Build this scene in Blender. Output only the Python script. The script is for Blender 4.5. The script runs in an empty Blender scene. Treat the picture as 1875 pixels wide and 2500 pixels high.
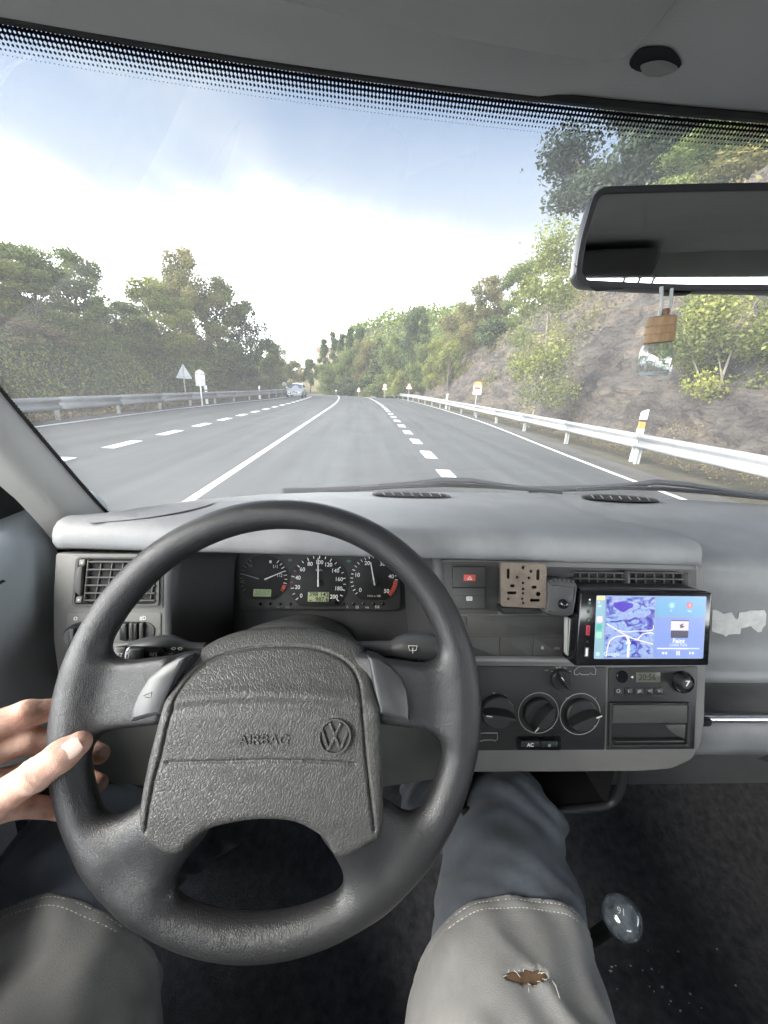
import bpy, bmesh, math, random
import numpy as np
from mathutils import Vector, Matrix, noise
random.seed(7)
SC = bpy.context.scene
COL = SC.collection
rad = math.radians

# ------------------------------------------------------------------ camera
H = 1.70                                   # eye height above the road
CAM = np.array([0.0, 0.0, H])
FPX, CX, CY = 939.0, 937.5, 1250.0         # pinhole model of the phone's wide lens
_Y = np.array([888 - CX, 940 - CY, FPX]); _Y /= np.linalg.norm(_Y)
_u = np.array([math.sin(rad(2.0)), -math.cos(rad(2.0)), 0.0])
_Z = _u - (_u @ _Y) * _Y; _Z /= np.linalg.norm(_Z)
_X = np.cross(_Y, _Z)
CM = np.array([_X, _Y, _Z])                # camera axes (right, down, forward) as columns in world space
cam_d = bpy.data.cameras.new('camera'); cam = bpy.data.objects.new('camera', cam_d); COL.objects.link(cam)
_r, _d, _f = CM[:, 0], CM[:, 1], CM[:, 2]
cam.matrix_world = Matrix(((_r[0], -_d[0], -_f[0], 0), (_r[1], -_d[1], -_f[1], 0), (_r[2], -_d[2], -_f[2], H), (0, 0, 0, 1)))
cam_d.sensor_fit = 'VERTICAL'; cam_d.sensor_height = 34.6; cam_d.sensor_width = 25.95
cam_d.lens = 34.6 * FPX / 2500.0
cam_d.clip_start = 0.02; cam_d.clip_end = 3000
SC.camera = cam

# ------------------------------------------------------------------ world, sun, exposure
SUN_EL, SUN_AZ = 36.0, 246.0               # low evening sun behind the left shoulder, widened by thin cloud
EXPO = 4.68
w = bpy.data.worlds.new('World'); SC.world = w; w.use_nodes = True
nt = w.node_tree; nt.nodes.clear()
def _n(t, **k):
    n = nt.nodes.new(t)
    for a, b in k.items(): setattr(n, a, b)
    return n
out = _n('ShaderNodeOutputWorld'); bg = _n('ShaderNodeBackground'); bg.inputs['Strength'].default_value = 0.092
sky = _n('ShaderNodeTexSky', sky_type='NISHITA', sun_disc=False, sun_elevation=rad(SUN_EL), sun_rotation=rad(SUN_AZ), air_density=1.0, dust_density=0.6, ozone_density=1.6)
tc = _n('ShaderNodeTexCoord'); sep = _n('ShaderNodeSeparateXYZ'); nt.links.new(tc.outputs['Generated'], sep.inputs[0])
zz = _n('ShaderNodeMath', operation='MAXIMUM'); nt.links.new(sep.outputs['Z'], zz.inputs[0]); zz.inputs[1].default_value = 0.0
za = _n('ShaderNodeMath', operation='ADD'); nt.links.new(zz.outputs[0], za.inputs[0]); za.inputs[1].default_value = 0.22
dv = _n('ShaderNodeVectorMath', operation='DIVIDE'); cb = _n('ShaderNodeCombineXYZ')
nt.links.new(tc.outputs['Generated'], dv.inputs[0])
for i in range(3): nt.links.new(za.outputs[0], cb.inputs[i])
nt.links.new(cb.outputs[0], dv.inputs[1])
nz = _n('ShaderNodeTexNoise'); nz.inputs['Scale'].default_value = 1.15; nz.inputs['Detail'].default_value = 7; nz.inputs['Roughness'].default_value = 0.52; nz.inputs['Distortion'].default_value = 0.5
mp = _n('ShaderNodeMapping'); mp.inputs['Scale'].default_value = (1.0, 0.55, 1.0); mp.inputs['Location'].default_value = (3.3, 0.4, 0)
nt.links.new(dv.outputs[0], mp.inputs[0]); nt.links.new(mp.outputs[0], nz.inputs['Vector'])
def _lk(a, b): nt.links.new(a, b)
def _map(src, f0, f1, t0, t1):
    n = _n('ShaderNodeMapRange'); n.interpolation_type = 'SMOOTHSTEP'
    for k, v in (('From Min', f0), ('From Max', f1), ('To Min', t0), ('To Max', t1)): n.inputs[k].default_value = v
    _lk(src, n.inputs['Value']); return n.outputs[0]
def _mix(fac, A, B):
    n = _n('ShaderNodeMix', data_type='RGBA'); _lk(fac, n.inputs['Factor'])
    for k, v in (('A', A), ('B', B)):
        if isinstance(v, tuple): n.inputs[k].default_value = v
        else: _lk(v, n.inputs[k])
    return n.outputs['Result']
sm = _n('ShaderNodeMix', data_type='RGBA', blend_type='MULTIPLY'); sm.inputs['Factor'].default_value = 1.0; _lk(sky.outputs[0], sm.inputs['A']); sm.inputs['B'].default_value = (.142, .122, .106, 1)
# thin high wisps, then the bright cloud bank low over the horizon
_wa = _n('ShaderNodeMath', operation='ADD', use_clamp=True); _lk(_map(nz.outputs['Fac'], .44, .72, .04, .75), _wa.inputs[0]); _lk(_map(sep.outputs['Z'], .24, .52, .75, 0.0), _wa.inputs[1]); wisp = _wa.outputs[0]
ad = _n('ShaderNodeMath', operation='ADD'); _lk(_map(sep.outputs['Z'], .17, .50, .60, -.18), ad.inputs[0]); _lk(nz.outputs['Fac'], ad.inputs[1])
_pw = _n('ShaderNodeMath', operation='POWER'); _lk(_map(ad.outputs[0], .12, 1.12, 0.0, 1.0), _pw.inputs[0]); _pw.inputs[1].default_value = 7.0; bank_f = _pw.outputs[0]
_res = _mix(bank_f, _mix(wisp, sm.outputs['Result'], (.40, .42, .44, 1)), (6.9, 7.1, 7.3, 1))
nt.links.new(_res, bg.inputs['Color']); nt.links.new(bg.outputs[0], out.inputs[0])

sun_d = bpy.data.lights.new('sun', 'SUN'); sun_d.energy = 0.5; sun_d.angle = rad(36); sun_d.color = (1.0, 0.965, 0.91)
sun = bpy.data.objects.new('sun', sun_d); COL.objects.link(sun)
_a, _e = rad(SUN_AZ), rad(SUN_EL)
_sd = Vector((math.sin(_a) * math.cos(_e), math.cos(_a) * math.cos(_e), math.sin(_e)))
sun.rotation_euler = _sd.to_track_quat('Z', 'Y').to_euler(); sun.location = (0, 0, 40)
SC.view_settings.view_transform = 'Standard'; SC.view_settings.look = 'None'
SC.view_settings.exposure = EXPO; SC.view_settings.gamma = 1.0; SC.view_settings.use_curve_mapping = False
SC.cycles.use_denoising = True
try: SC.cycles.denoiser = 'OPENIMAGEDENOISE'
except Exception: pass
SC.cycles.max_bounces = 9; SC.cycles.diffuse_bounces = 5; SC.cycles.glossy_bounces = 4; SC.cycles.transmission_bounces = 6; SC.cycles.transparent_max_bounces = 24
SC.cycles.caustics_reflective = False; SC.cycles.caustics_refractive = False
SC.cycles.sample_clamp_indirect = 6.0
GLOW = 1.0 / 2 ** EXPO                      # a lit display shows its own colour at this exposure

# ------------------------------------------------------------------ helpers: pixel rays and working planes
def ray(px, py): return CM @ np.array([(px - CX) / FPX, (py - CY) / FPX, 1.0])
def on_plane(px, py, p0, n):
    d = ray(px, py); return CAM + d * (((np.array(p0) - CAM) @ n) / (d @ n))
class Frame:
    """A working plane in the cabin: origin, right, up, normal (towards the driver)."""
    def __init__(s, o, tilt, yaw=0.0, roll=0.0):
        t = rad(tilt); s.o = np.array(o, float)
        s.n = np.array([math.sin(rad(yaw)) * math.cos(t), -math.cos(rad(yaw)) * math.cos(t), math.sin(t)])
        s.x = np.array([math.cos(rad(yaw)), math.sin(rad(yaw)), 0.0]); s.y = np.cross(s.n, s.x)
    def loc(s, px, py, off=0.0):
        p = on_plane(px, py, s.o + s.n * off, s.n) - s.o; return (float(p @ s.x), float(p @ s.y))
    def pts(s, L, off=0.0): return [s.loc(x, y, off) for x, y in L]
    def w(s, a, b, c=0.0): return s.o + s.x * a + s.y * b + s.n * c
    def mat(s, a=0, b=0, c=0, rot=0.0):
        o = s.w(a, b, c); q = math.cos(rot); r = math.sin(rot)
        x = s.x * q + s.y * r; y = s.y * q - s.x * r
        return Matrix(((x[0], y[0], s.n[0], o[0]), (x[1], y[1], s.n[1], o[1]), (x[2], y[2], s.n[2], o[2]), (0, 0, 0, 1)))
FA = Frame((0, .46, H - .22), 17)           # fascia of the dashboard
CL = Frame((-.10, .545, H - .30), 20)       # instrument cluster
SCF = Frame((.40, .46, H - .22), 16)        # front of the screen unit
WH = Frame((-.076, .305, H - .30), 31)      # steering wheel

# ------------------------------------------------------------------ helpers: objects
def link(name, me, mat=None, parent=None, smooth=False, label=None):
    o = bpy.data.objects.new(name, me); COL.objects.link(o)
    if mat is not None and not me.materials:
        for m in (mat if isinstance(mat, (list, tuple)) else [mat]): me.materials.append(m)
    if parent is not None: attach(o, parent)
    if smooth is True: me.polygons.foreach_set('use_smooth', [True] * len(me.polygons))
    elif smooth: soft(me, smooth)
    if label: o['label'] = label
    return o
def attach(o, parent):
    o.parent = parent
    o.matrix_parent_inverse = WORLD_INV.get(parent.name, Matrix.Identity(4))
WORLD_INV = {}
def soft(me, ang):
    me.polygons.foreach_set('use_smooth', [True] * len(me.polygons))
    try: me.set_sharp_from_angle(angle=rad(ang))
    except Exception: pass
def thing(name, label, cat, loc=(0, 0, 0), group=None):
    o = bpy.data.objects.new(name, None); COL.objects.link(o); o.empty_display_size = .1
    o.location = loc; o['label'] = label; o['category'] = cat
    if group: o['group'] = group
    WORLD_INV[o.name] = Matrix.Translation(-Vector(loc))
    return o
def tag(o, label, cat, group=None):
    o['label'] = label; o['category'] = cat
    if group: o['group'] = group
    return o
def kind(o, k): o['kind'] = k; return o
def pyd(name, V, F):
    me = bpy.data.meshes.new(name); me.from_pydata([tuple(map(float, v)) for v in V], [], [tuple(map(int, f)) for f in F]); me.update(); return me
def fast(name, V, Q):
    """mesh from numpy arrays, all faces quads (or all triangles)"""
    me = bpy.data.meshes.new(name); V = np.asarray(V, np.float32); Q = np.asarray(Q, np.int32); k = Q.shape[1]
    me.vertices.add(len(V)); me.vertices.foreach_set('co', V.ravel())
    me.loops.add(Q.size); me.loops.foreach_set('vertex_index', Q.ravel())
    me.polygons.add(len(Q)); me.polygons.foreach_set('loop_start', np.arange(0, Q.size, k, dtype=np.int32))
    me.update(calc_edges=True); me.validate(); return me
def bm_mesh(name, bm):
    me = bpy.data.meshes.new(name); bmesh.ops.recalc_face_normals(bm, faces=bm.faces); bm.to_mesh(me); bm.free(); return me
def inset(P, d):
    """offset a closed 2D outline inwards"""
    P = [np.array(p, float) for p in P]; n = len(P); A = sum(P[i][0] * P[(i + 1) % n][1] - P[(i + 1) % n][0] * P[i][1] for i in range(n)); sg = 1 if A > 0 else -1
    R = []
    for i in range(n):
        e1 = P[i] - P[i - 1]; e2 = P[(i + 1) % n] - P[i]; e1 /= max(np.linalg.norm(e1), 1e-9); e2 /= max(np.linalg.norm(e2), 1e-9)
        n1 = np.array([-e1[1], e1[0]]) * sg; n2 = np.array([-e2[1], e2[0]]) * sg; b = n1 + n2; l = b @ b
        b = b / l * 2 if l > .3 else b; R.append(P[i] + b * d)
    return R
def prism(name, P, z0, z1, mat, parent=None, fr=None, bev=.0008, smooth=30, back=False):
    """2D outline P extruded from z0 (far) to z1 (near the driver) with a chamfered front edge; fr puts it on a working plane"""
    rings = [[(x, y, z0) for x, y in P]]
    if bev > 0:
        rings += [[(x, y, z1 - bev) for x, y in P], [(q[0], q[1], z1 - bev * .3) for q in inset(P, bev * .35)], [(q[0], q[1], z1) for q in inset(P, bev)]]
    else: rings += [[(x, y, z1) for x, y in P]]
    n = len(P); V = sum(rings, []); F = []
    for k in range(len(rings) - 1):
        for i in range(n): j = (i + 1) % n; F.append((k * n + i, k * n + j, (k + 1) * n + j, (k + 1) * n + i))
    F.append(tuple((len(rings) - 1) * n + i for i in range(n)))
    if back: F.append(tuple(reversed(range(n))))
    if fr is not None: V = [fr.w(*v) for v in V]
    me = pyd(name, V, F); bm = bmesh.new(); bm.from_mesh(me); bmesh.ops.recalc_face_normals(bm, faces=bm.faces); bm.to_mesh(me); bm.free()
    return link(name, me, mat, parent, smooth)
def rrect(c, r, n=4):
    """round the corners of a polygon of 2D points"""
    c = [np.array(p, float) for p in c]; R = []
    for i in range(len(c)):
        p, a, b = c[i], c[i - 1], c[(i + 1) % len(c)]; ra = r[i] if isinstance(r, (list, tuple)) else r
        u = (a - p) / np.linalg.norm(a - p); v = (b - p) / np.linalg.norm(b - p)
        ra = min(ra, .49 * np.linalg.norm(a - p), .49 * np.linalg.norm(b - p))
        for k in range(n + 1):
            t = k / n; q0 = p + u * ra; q1 = p + v * ra
            R.append(tuple((1 - t) ** 2 * q0 + 2 * t * (1 - t) * p + t * t * q1))
    return R
def box4(x0, y0, x1, y1): return [(x0, y0), (x1, y0), (x1, y1), (x0, y1)]
def circ(cx, cy, r, n=24, ry=None, a0=0.0):
    ry = r if ry is None else ry
    return [(cx + r * math.cos(a0 + 2 * math.pi * i / n), cy + ry * math.sin(a0 + 2 * math.pi * i / n)) for i in range(n)]
def holed(name, outer, holes, z0, z1, mat, parent=None, fr=None, bev=.0006, smooth=30):
    """flat plate with holes, through a filled 2D curve"""
    cu = bpy.data.curves.new(name, 'CURVE'); cu.dimensions = '2D'; cu.fill_mode = 'BOTH'
    for P in [outer] + list(holes):
        s = cu.splines.new('POLY'); s.points.add(len(P) - 1); s.use_cyclic_u = True
        for q, (x, y) in zip(s.points, P): q.co = (x, y, 0, 1)
    cu.extrude = max((z1 - z0) / 2 - bev, 1e-5); cu.bevel_depth = bev; cu.bevel_resolution = 1; cu.offset = -bev
    t = bpy.data.objects.new('tmp', cu); COL.objects.link(t)
    me = bpy.data.meshes.new_from_object(t.evaluated_get(bpy.context.evaluated_depsgraph_get())); bpy.data.objects.remove(t); bpy.data.curves.remove(cu)
    me.name = name; me.materials.clear()
    me.transform(Matrix.Translation((0, 0, (z0 + z1) / 2)))
    if fr is not None: me.transform(fr.mat())
    return link(name, me, mat, parent, smooth)
_FONT = {}
def text(name, s, size, mat, parent, M4, ext=.00012, align='CENTER', sx=1.0, bold=0.0):
    key = (s, round(size, 5), align, sx, bold, ext)
    if key not in _FONT:
        cu = bpy.data.curves.new('t', 'FONT'); cu.body = s; cu.size = size; cu.extrude = ext; cu.align_x = align; cu.align_y = 'CENTER'; cu.resolution_u = 3; cu.offset = bold
        t = bpy.data.objects.new('tmp', cu); COL.objects.link(t)
        me = bpy.data.meshes.new_from_object(t.evaluated_get(bpy.context.evaluated_depsgraph_get())); bpy.data.objects.remove(t); bpy.data.curves.remove(cu)
        me.materials.clear()
        if sx != 1: me.transform(Matrix.Diagonal((sx, 1, 1, 1)))
        _FONT[key] = me
    me = _FONT[key].copy(); me.transform(M4); me.name = name
    return link(name, me, mat, parent)
def tube(name, P, r, mat, parent=None, n=8, cap=True, smooth=True, flat=1.0):
    """tube through 3D points, r a number or one per point"""
    P = [np.array(p, float) for p in P]; m = len(P); V = []; F = []
    t0 = P[1] - P[0]; t0 /= np.linalg.norm(t0); ref = np.array([0, 0, 1.0]) if abs(t0[2]) < .9 else np.array([1.0, 0, 0])
    u = np.cross(t0, ref); u /= np.linalg.norm(u)
    for i in range(m):
        t = P[min(i + 1, m - 1)] - P[max(i - 1, 0)]; t /= max(np.linalg.norm(t), 1e-9)
        u = u - (u @ t) * t; u /= np.linalg.norm(u); v = np.cross(t, u); rr = r[i] if hasattr(r, '__len__') else r
        for k in range(n):
            a = 2 * math.pi * k / n; V.append(P[i] + u * rr * math.cos(a) + v * rr * math.sin(a) * flat)
    for i in range(m - 1):
        for k in range(n): j = (k + 1) % n; F.append((i * n + k, i * n + j, (i + 1) * n + j, (i + 1) * n + k))
    if cap: F += [tuple(reversed(range(n))), tuple((m - 1) * n + k for k in range(n))]
    return link(name, pyd(name, V, F), mat, parent, 50 if smooth is True else smooth)
def lathe(name, prof, mat, parent=None, M4=None, n=24, smooth=35):
    """prof: (radius, height) along local z"""
    V = []; F = []; m = len(prof)
    for r, z in prof:
        for k in range(n): a = 2 * math.pi * k / n; V.append((r * math.cos(a), r * math.sin(a), z))
    for i in range(m - 1):
        for k in range(n): j = (k + 1) % n; F.append((i * n + k, i * n + j, (i + 1) * n + j, (i + 1) * n + k))
    F += [tuple(reversed(range(n))), tuple((m - 1) * n + k for k in range(n))]
    me = pyd(name, V, F)
    if M4 is not None: me.transform(M4)
    return link(name, me, mat, parent, smooth)
def boxm(name, lo, hi, mat, parent=None, M4=None, bev=.0):
    bm = bmesh.new(); bmesh.ops.create_cube(bm, size=1)
    for v in bm.verts: v.co = Vector([(lo[i] + hi[i]) / 2 + v.co[i] * (hi[i] - lo[i]) for i in range(3)])
    if bev: bmesh.ops.bevel(bm, geom=bm.edges[:], offset=bev, segments=2, affect='EDGES', profile=.6)
    me = bm_mesh(name, bm)
    if M4 is not None: me.transform(M4)
    return link(name, me, mat, parent, 35 if bev else False)
def grid(name, G, mat, parent=None, smooth=True, thick=0.0):
    """surface through a 2D array of points"""
    G = np.asarray(G, float); a, b = G.shape[:2]; V = G.reshape(-1, 3)
    i, j = np.meshgrid(np.arange(a - 1), np.arange(b - 1), indexing='ij'); k = (i * b + j).ravel()
    Q = np.stack([k, k + 1, k + b + 1, k + b], 1)
    o = link(name, fast(name, V, Q), mat, parent, smooth)
    if thick:
        md = o.modifiers.new('s', 'SOLIDIFY'); md.thickness = thick; md.offset = -1
    return o

# ------------------------------------------------------------------ helpers: smooth solids from distance fields
def surfnet(f, lo, hi, h):
    lo = np.array(lo, float); hi = np.array(hi, float); n = np.ceil((hi - lo) / h).astype(int) + 1
    ax = [(lo[i] + h * np.arange(n[i])).astype(np.float32) for i in range(3)]
    v = f(*np.meshgrid(*ax, indexing='ij')); s = v < 0
    c = np.zeros(n - 1, np.int8)
    for i in (0, 1):
        for j in (0, 1):
            for k in (0, 1): c += s[i:n[0] - 1 + i, j:n[1] - 1 + j, k:n[2] - 1 + k]
    A = np.argwhere((c > 0) & (c < 8)); ID = -np.ones(n - 1, np.int32); ID[tuple(A.T)] = np.arange(len(A))
    acc = np.zeros((len(A), 3)); cnt = np.zeros(len(A))
    cor = [(i, j, k) for i in (0, 1) for j in (0, 1) for k in (0, 1)]
    for p in cor:
        for q in cor:
            if sum(q) - sum(p) == 1 and sum(abs(a - b) for a, b in zip(p, q)) == 1:
                va = v[A[:, 0] + p[0], A[:, 1] + p[1], A[:, 2] + p[2]]; vb = v[A[:, 0] + q[0], A[:, 1] + q[1], A[:, 2] + q[2]]
                m = (va < 0) != (vb < 0); t = np.where(m, va / np.where(m, va - vb, 1), 0)
                acc += m[:, None] * (np.array(p) + t[:, None] * (np.array(q) - np.array(p))); cnt += m
    V = lo + h * (A + acc / cnt[:, None]); Q = []
    for a in range(3):
        b, d = (a + 1) % 3, (a + 2) % 3
        sl0 = [slice(None)] * 3; sl1 = [slice(None)] * 3; sl0[a] = slice(0, -1); sl1[a] = slice(1, None)
        s0 = s[tuple(sl0)]; s1 = s[tuple(sl1)]; E = np.argwhere(s0 != s1)
        E = E[(E[:, b] > 0) & (E[:, d] > 0) & (E[:, b] < n[b] - 1) & (E[:, d] < n[d] - 1)]
        eb = np.zeros(3, int); eb[b] = 1; ed = np.zeros(3, int); ed[d] = 1
        q = np.stack([ID[tuple((E - eb - ed).T)], ID[tuple((E - ed).T)], ID[tuple(E.T)], ID[tuple((E - eb).T)]], 1)
        fl = ~s0[tuple(E.T)]; q[fl] = q[fl][:, ::-1]; Q.append(q)
    Q = np.concatenate(Q); return V, Q[(Q >= 0).all(1)]
def smin(a, b, k):
    h = np.clip(.5 + .5 * (b - a) / k, 0, 1); return b + (a - b) * h - k * h * (1 - h)
def smax(a, b, k): return -smin(-a, -b, k)
def cap(x, y, z, a, b, ra, rb, sq=None):
    a = np.array(a, np.float32); b = np.array(b, np.float32); d = b - a
    t = np.clip(((x - a[0]) * d[0] + (y - a[1]) * d[1] + (z - a[2]) * d[2]) / float(d @ d), 0, 1)
    return np.sqrt((x - a[0] - t * d[0]) ** 2 + (y - a[1] - t * d[1]) ** 2 + (z - a[2] - t * d[2]) ** 2) - (ra + (rb - ra) * t)
def poly2(X, Y, P):
    """signed distance to a closed 2D outline"""
    P = np.array(P, float); D = np.full(X.shape, 1e9); ins = np.zeros(X.shape, bool)
    for i in range(len(P)):
        a, b = P[i - 1], P[i]; e = b - a; t = np.clip(((X - a[0]) * e[0] + (Y - a[1]) * e[1]) / max(e @ e, 1e-12), 0, 1)
        D = np.minimum(D, (X - a[0] - t * e[0]) ** 2 + (Y - a[1] - t * e[1]) ** 2)
        c = (a[1] > Y) != (b[1] > Y)
        with np.errstate(divide='ignore', invalid='ignore'): ins ^= c & (X < (b[0] - a[0]) * (Y - a[1]) / (b[1] - a[1] + 1e-15) + a[0])
    return np.where(ins, -np.sqrt(D), np.sqrt(D))
def line2(X, Y, P):
    P = np.array(P, float); D = np.full(X.shape, 1e9)
    for a, b in zip(P[:-1], P[1:]):
        e = b - a; t = np.clip(((X - a[0]) * e[0] + (Y - a[1]) * e[1]) / max(e @ e, 1e-12), 0, 1)
        D = np.minimum(D, (X - a[0] - t * e[0]) ** 2 + (Y - a[1] - t * e[1]) ** 2)
    return np.sqrt(D)
def spline(P, n=8, closed=False):
    """Catmull-Rom through points"""
    P = [np.array(p, float) for p in P]; m = len(P); R = []
    for i in range(m if closed else m - 1):
        g = lambda k: P[k % m] if closed else P[min(max(k, 0), m - 1)]
        p0, p1, p2, p3 = g(i - 1), g(i), g(i + 1), g(i + 2)
        for k in range(n):
            t = k / n; R.append(.5 * ((2 * p1) + (p2 - p0) * t + (2 * p0 - 5 * p1 + 4 * p2 - p3) * t * t + (3 * p1 - p0 - 3 * p2 + p3) * t ** 3))
    if not closed: R.append(P[-1])
    return R
def sstep(a, b, x): t = np.clip((x - a) / (b - a), 0, 1); return t * t * (3 - 2 * t)

# ------------------------------------------------------------------ helpers: materials
def M(name, col, rough=.5, metal=0.0, bump=0.0, bscale=300.0, var=0.0, vscale=8.0, spec=.5, coat=0.0, emit=None, estr=1.0, bdet=3.0, col2=None, rvar=0.0, sheen=0.0, stretch=None, sss=0.0):
    m = bpy.data.materials.new(name); m.use_nodes = True; t = m.node_tree; b = t.nodes['Principled BSDF']
    b.inputs['Base Color'].default_value = (*col, 1); b.inputs['Roughness'].default_value = rough; b.inputs['Metallic'].default_value = metal
    b.inputs['Specular IOR Level'].default_value = spec; b.inputs['Coat Weight'].default_value = coat
    if sheen: b.inputs['Sheen Weight'].default_value = sheen
    if sss: b.inputs['Subsurface Weight'].default_value = sss; b.inputs['Subsurface Radius'].default_value = (.012, .005, .003); b.inputs['Subsurface Scale'].default_value = .5
    if emit: b.inputs['Emission Color'].default_value = (*emit, 1); b.inputs['Emission Strength'].default_value = estr
    tc = t.nodes.new('ShaderNodeTexCoord'); src = tc.outputs['Object']
    if stretch:
        mp = t.nodes.new('ShaderNodeMapping'); mp.inputs['Scale'].default_value = stretch; t.links.new(src, mp.inputs[0]); src = mp.outputs[0]
    if var or col2:
        n = t.nodes.new('ShaderNodeTexNoise'); n.inputs['Scale'].default_value = vscale; n.inputs['Detail'].default_value = 6; n.inputs['Roughness'].default_value = .62; t.links.new(src, n.inputs['Vector'])
        r = t.nodes.new('ShaderNodeMapRange'); r.inputs['From Min'].default_value = .32; r.inputs['From Max'].default_value = .68; t.links.new(n.outputs['Fac'], r.inputs['Value'])
        mx = t.nodes.new('ShaderNodeMix'); mx.data_type = 'RGBA'; c2 = col2 or tuple(c * (1 + var) for c in col); c1 = col if col2 else tuple(c * (1 - var) for c in col)
        mx.inputs['A'].default_value = (*c1, 1); mx.inputs['B'].default_value = (*c2, 1); t.links.new(r.outputs[0], mx.inputs['Factor']); t.links.new(mx.outputs['Result'], b.inputs['Base Color'])
        if rvar:
            r2 = t.nodes.new('ShaderNodeMapRange'); r2.inputs['From Min'].default_value = .3; r2.inputs['From Max'].default_value = .7; r2.inputs['To Min'].default_value = rough - rvar; r2.inputs['To Max'].default_value = rough + rvar
            t.links.new(n.outputs['Fac'], r2.inputs['Value']); t.links.new(r2.outputs[0], b.inputs['Roughness'])
    if bump:
        n = t.nodes.new('ShaderNodeTexNoise'); n.inputs['Scale'].default_value = bscale; n.inputs['Detail'].default_value = bdet; t.links.new(src, n.inputs['Vector'])
        bp = t.nodes.new('ShaderNodeBump'); bp.inputs['Strength'].default_value = bump; bp.inputs['Distance'].default_value = .4 / bscale; t.links.new(n.outputs['Fac'], bp.inputs['Height']); t.links.new(bp.outputs[0], b.inputs['Normal'])
    return m
def thin_glass(name, tint=(1, 1, 1), refl=.06, haze=0.0):
    """a single sheet of glass: lets light straight through, mirrors a little, can mix in a milky veil of haze"""
    m = bpy.data.materials.new(name); m.use_nodes = True; t = m.node_tree; t.nodes.clear()
    o = t.nodes.new('ShaderNodeOutputMaterial'); tr = t.nodes.new('ShaderNodeBsdfTransparent'); tr.inputs[0].default_value = (*tint, 1)
    gl = t.nodes.new('ShaderNodeBsdfGlossy'); gl.inputs['Roughness'].default_value = .02
    lw = t.nodes.new('ShaderNodeLayerWeight'); lw.inputs['Blend'].default_value = .5       # Schlick, alike from both sides of the sheet
    pw = t.nodes.new('ShaderNodeMath'); pw.operation = 'POWER'; t.links.new(lw.outputs['Facing'], pw.inputs[0]); pw.inputs[1].default_value = 5.0
    ml = t.nodes.new('ShaderNodeMath'); ml.operation = 'MULTIPLY_ADD'; t.links.new(pw.outputs[0], ml.inputs[0]); ml.inputs[1].default_value = .9 - refl; ml.inputs[2].default_value = refl
    mx = t.nodes.new('ShaderNodeMixShader'); t.links.new(ml.outputs[0], mx.inputs[0]); t.links.new(tr.outputs[0], mx.inputs[1]); t.links.new(gl.outputs[0], mx.inputs[2]); last = mx
    if haze:
        tl = t.nodes.new('ShaderNodeBsdfTranslucent'); tl.inputs[0].default_value = (.9, .9, .9, 1)  # translucent white stands in for veiling glare over the view
        m2 = t.nodes.new('ShaderNodeMixShader'); m2.inputs[0].default_value = haze; t.links.new(last.outputs[0], m2.inputs[1]); t.links.new(tl.outputs[0], m2.inputs[2]); last = m2
    t.links.new(last.outputs[0], o.inputs[0]); return m
# ================================================================== OUTSIDE
K = 1.1724
def cx(y): y = np.asarray(y, float); t = np.clip(y - 25, 0, 62); return -.0016 * t * t - np.clip(y - 87, 0, None) * .198
def cz(y): y = np.asarray(y, float); t = np.clip(y - 45, 0, 45); return -.0011 * t * t - np.clip(y - 90, 0, 40) * .05
ZT_Y = [-40, 27, 33, 40, 48, 60, 75]; ZT_Z = [9.2, 8.4, 6.4, 5.2, 3.2, 1.4, .5]
XB = 8.5
def rtop(y): return np.interp(y, ZT_Y, ZT_Z) * sstep(-5, 5, np.asarray(y, float)) + .3  # rock flattened beside the van, out of view, to admit sky light
def terrain(x, y):
    x = np.asarray(x, float); y = np.asarray(y, float); dx = x - cx(y); z = cz(y) - .03
    d = np.clip(-9.0 - dx, 0, None); z = z + (.62 * np.clip(d, 0, 5) * sstep(0, 1.6, d) + .22 * np.clip(d - 5, 0, 40)) * sstep(1, 12, y)  # left bank flattened beside the van, unseen, to open the driver's window to sky
    d = np.clip(dx - 7.0, 0, None); z = z + .16 * np.clip(d, 0, 1.5)
    d = dx - XB; zt = rtop(y); z = z + np.where(d > 0, np.minimum(d / .62, zt) - .45 * sstep(0, .6, d) * sstep(zt * .62 + 1.5, zt * .62, d) + np.clip(d - .62 * zt, 0, 45) * .42 * sstep(-5, 5, y), 0)
    z = z + 13 * sstep(115, 250, y) * sstep(-70, -5, x) + 6 * sstep(130, 260, y) + 5 * sstep(35, 90, y) * sstep(8, 24, dx)
    return z
def E(x, y, z): return (K * x, K * y, K * z)
def T(x, y, dz=0.0): return E(x, y, float(terrain(x, y)) + dz)

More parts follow.
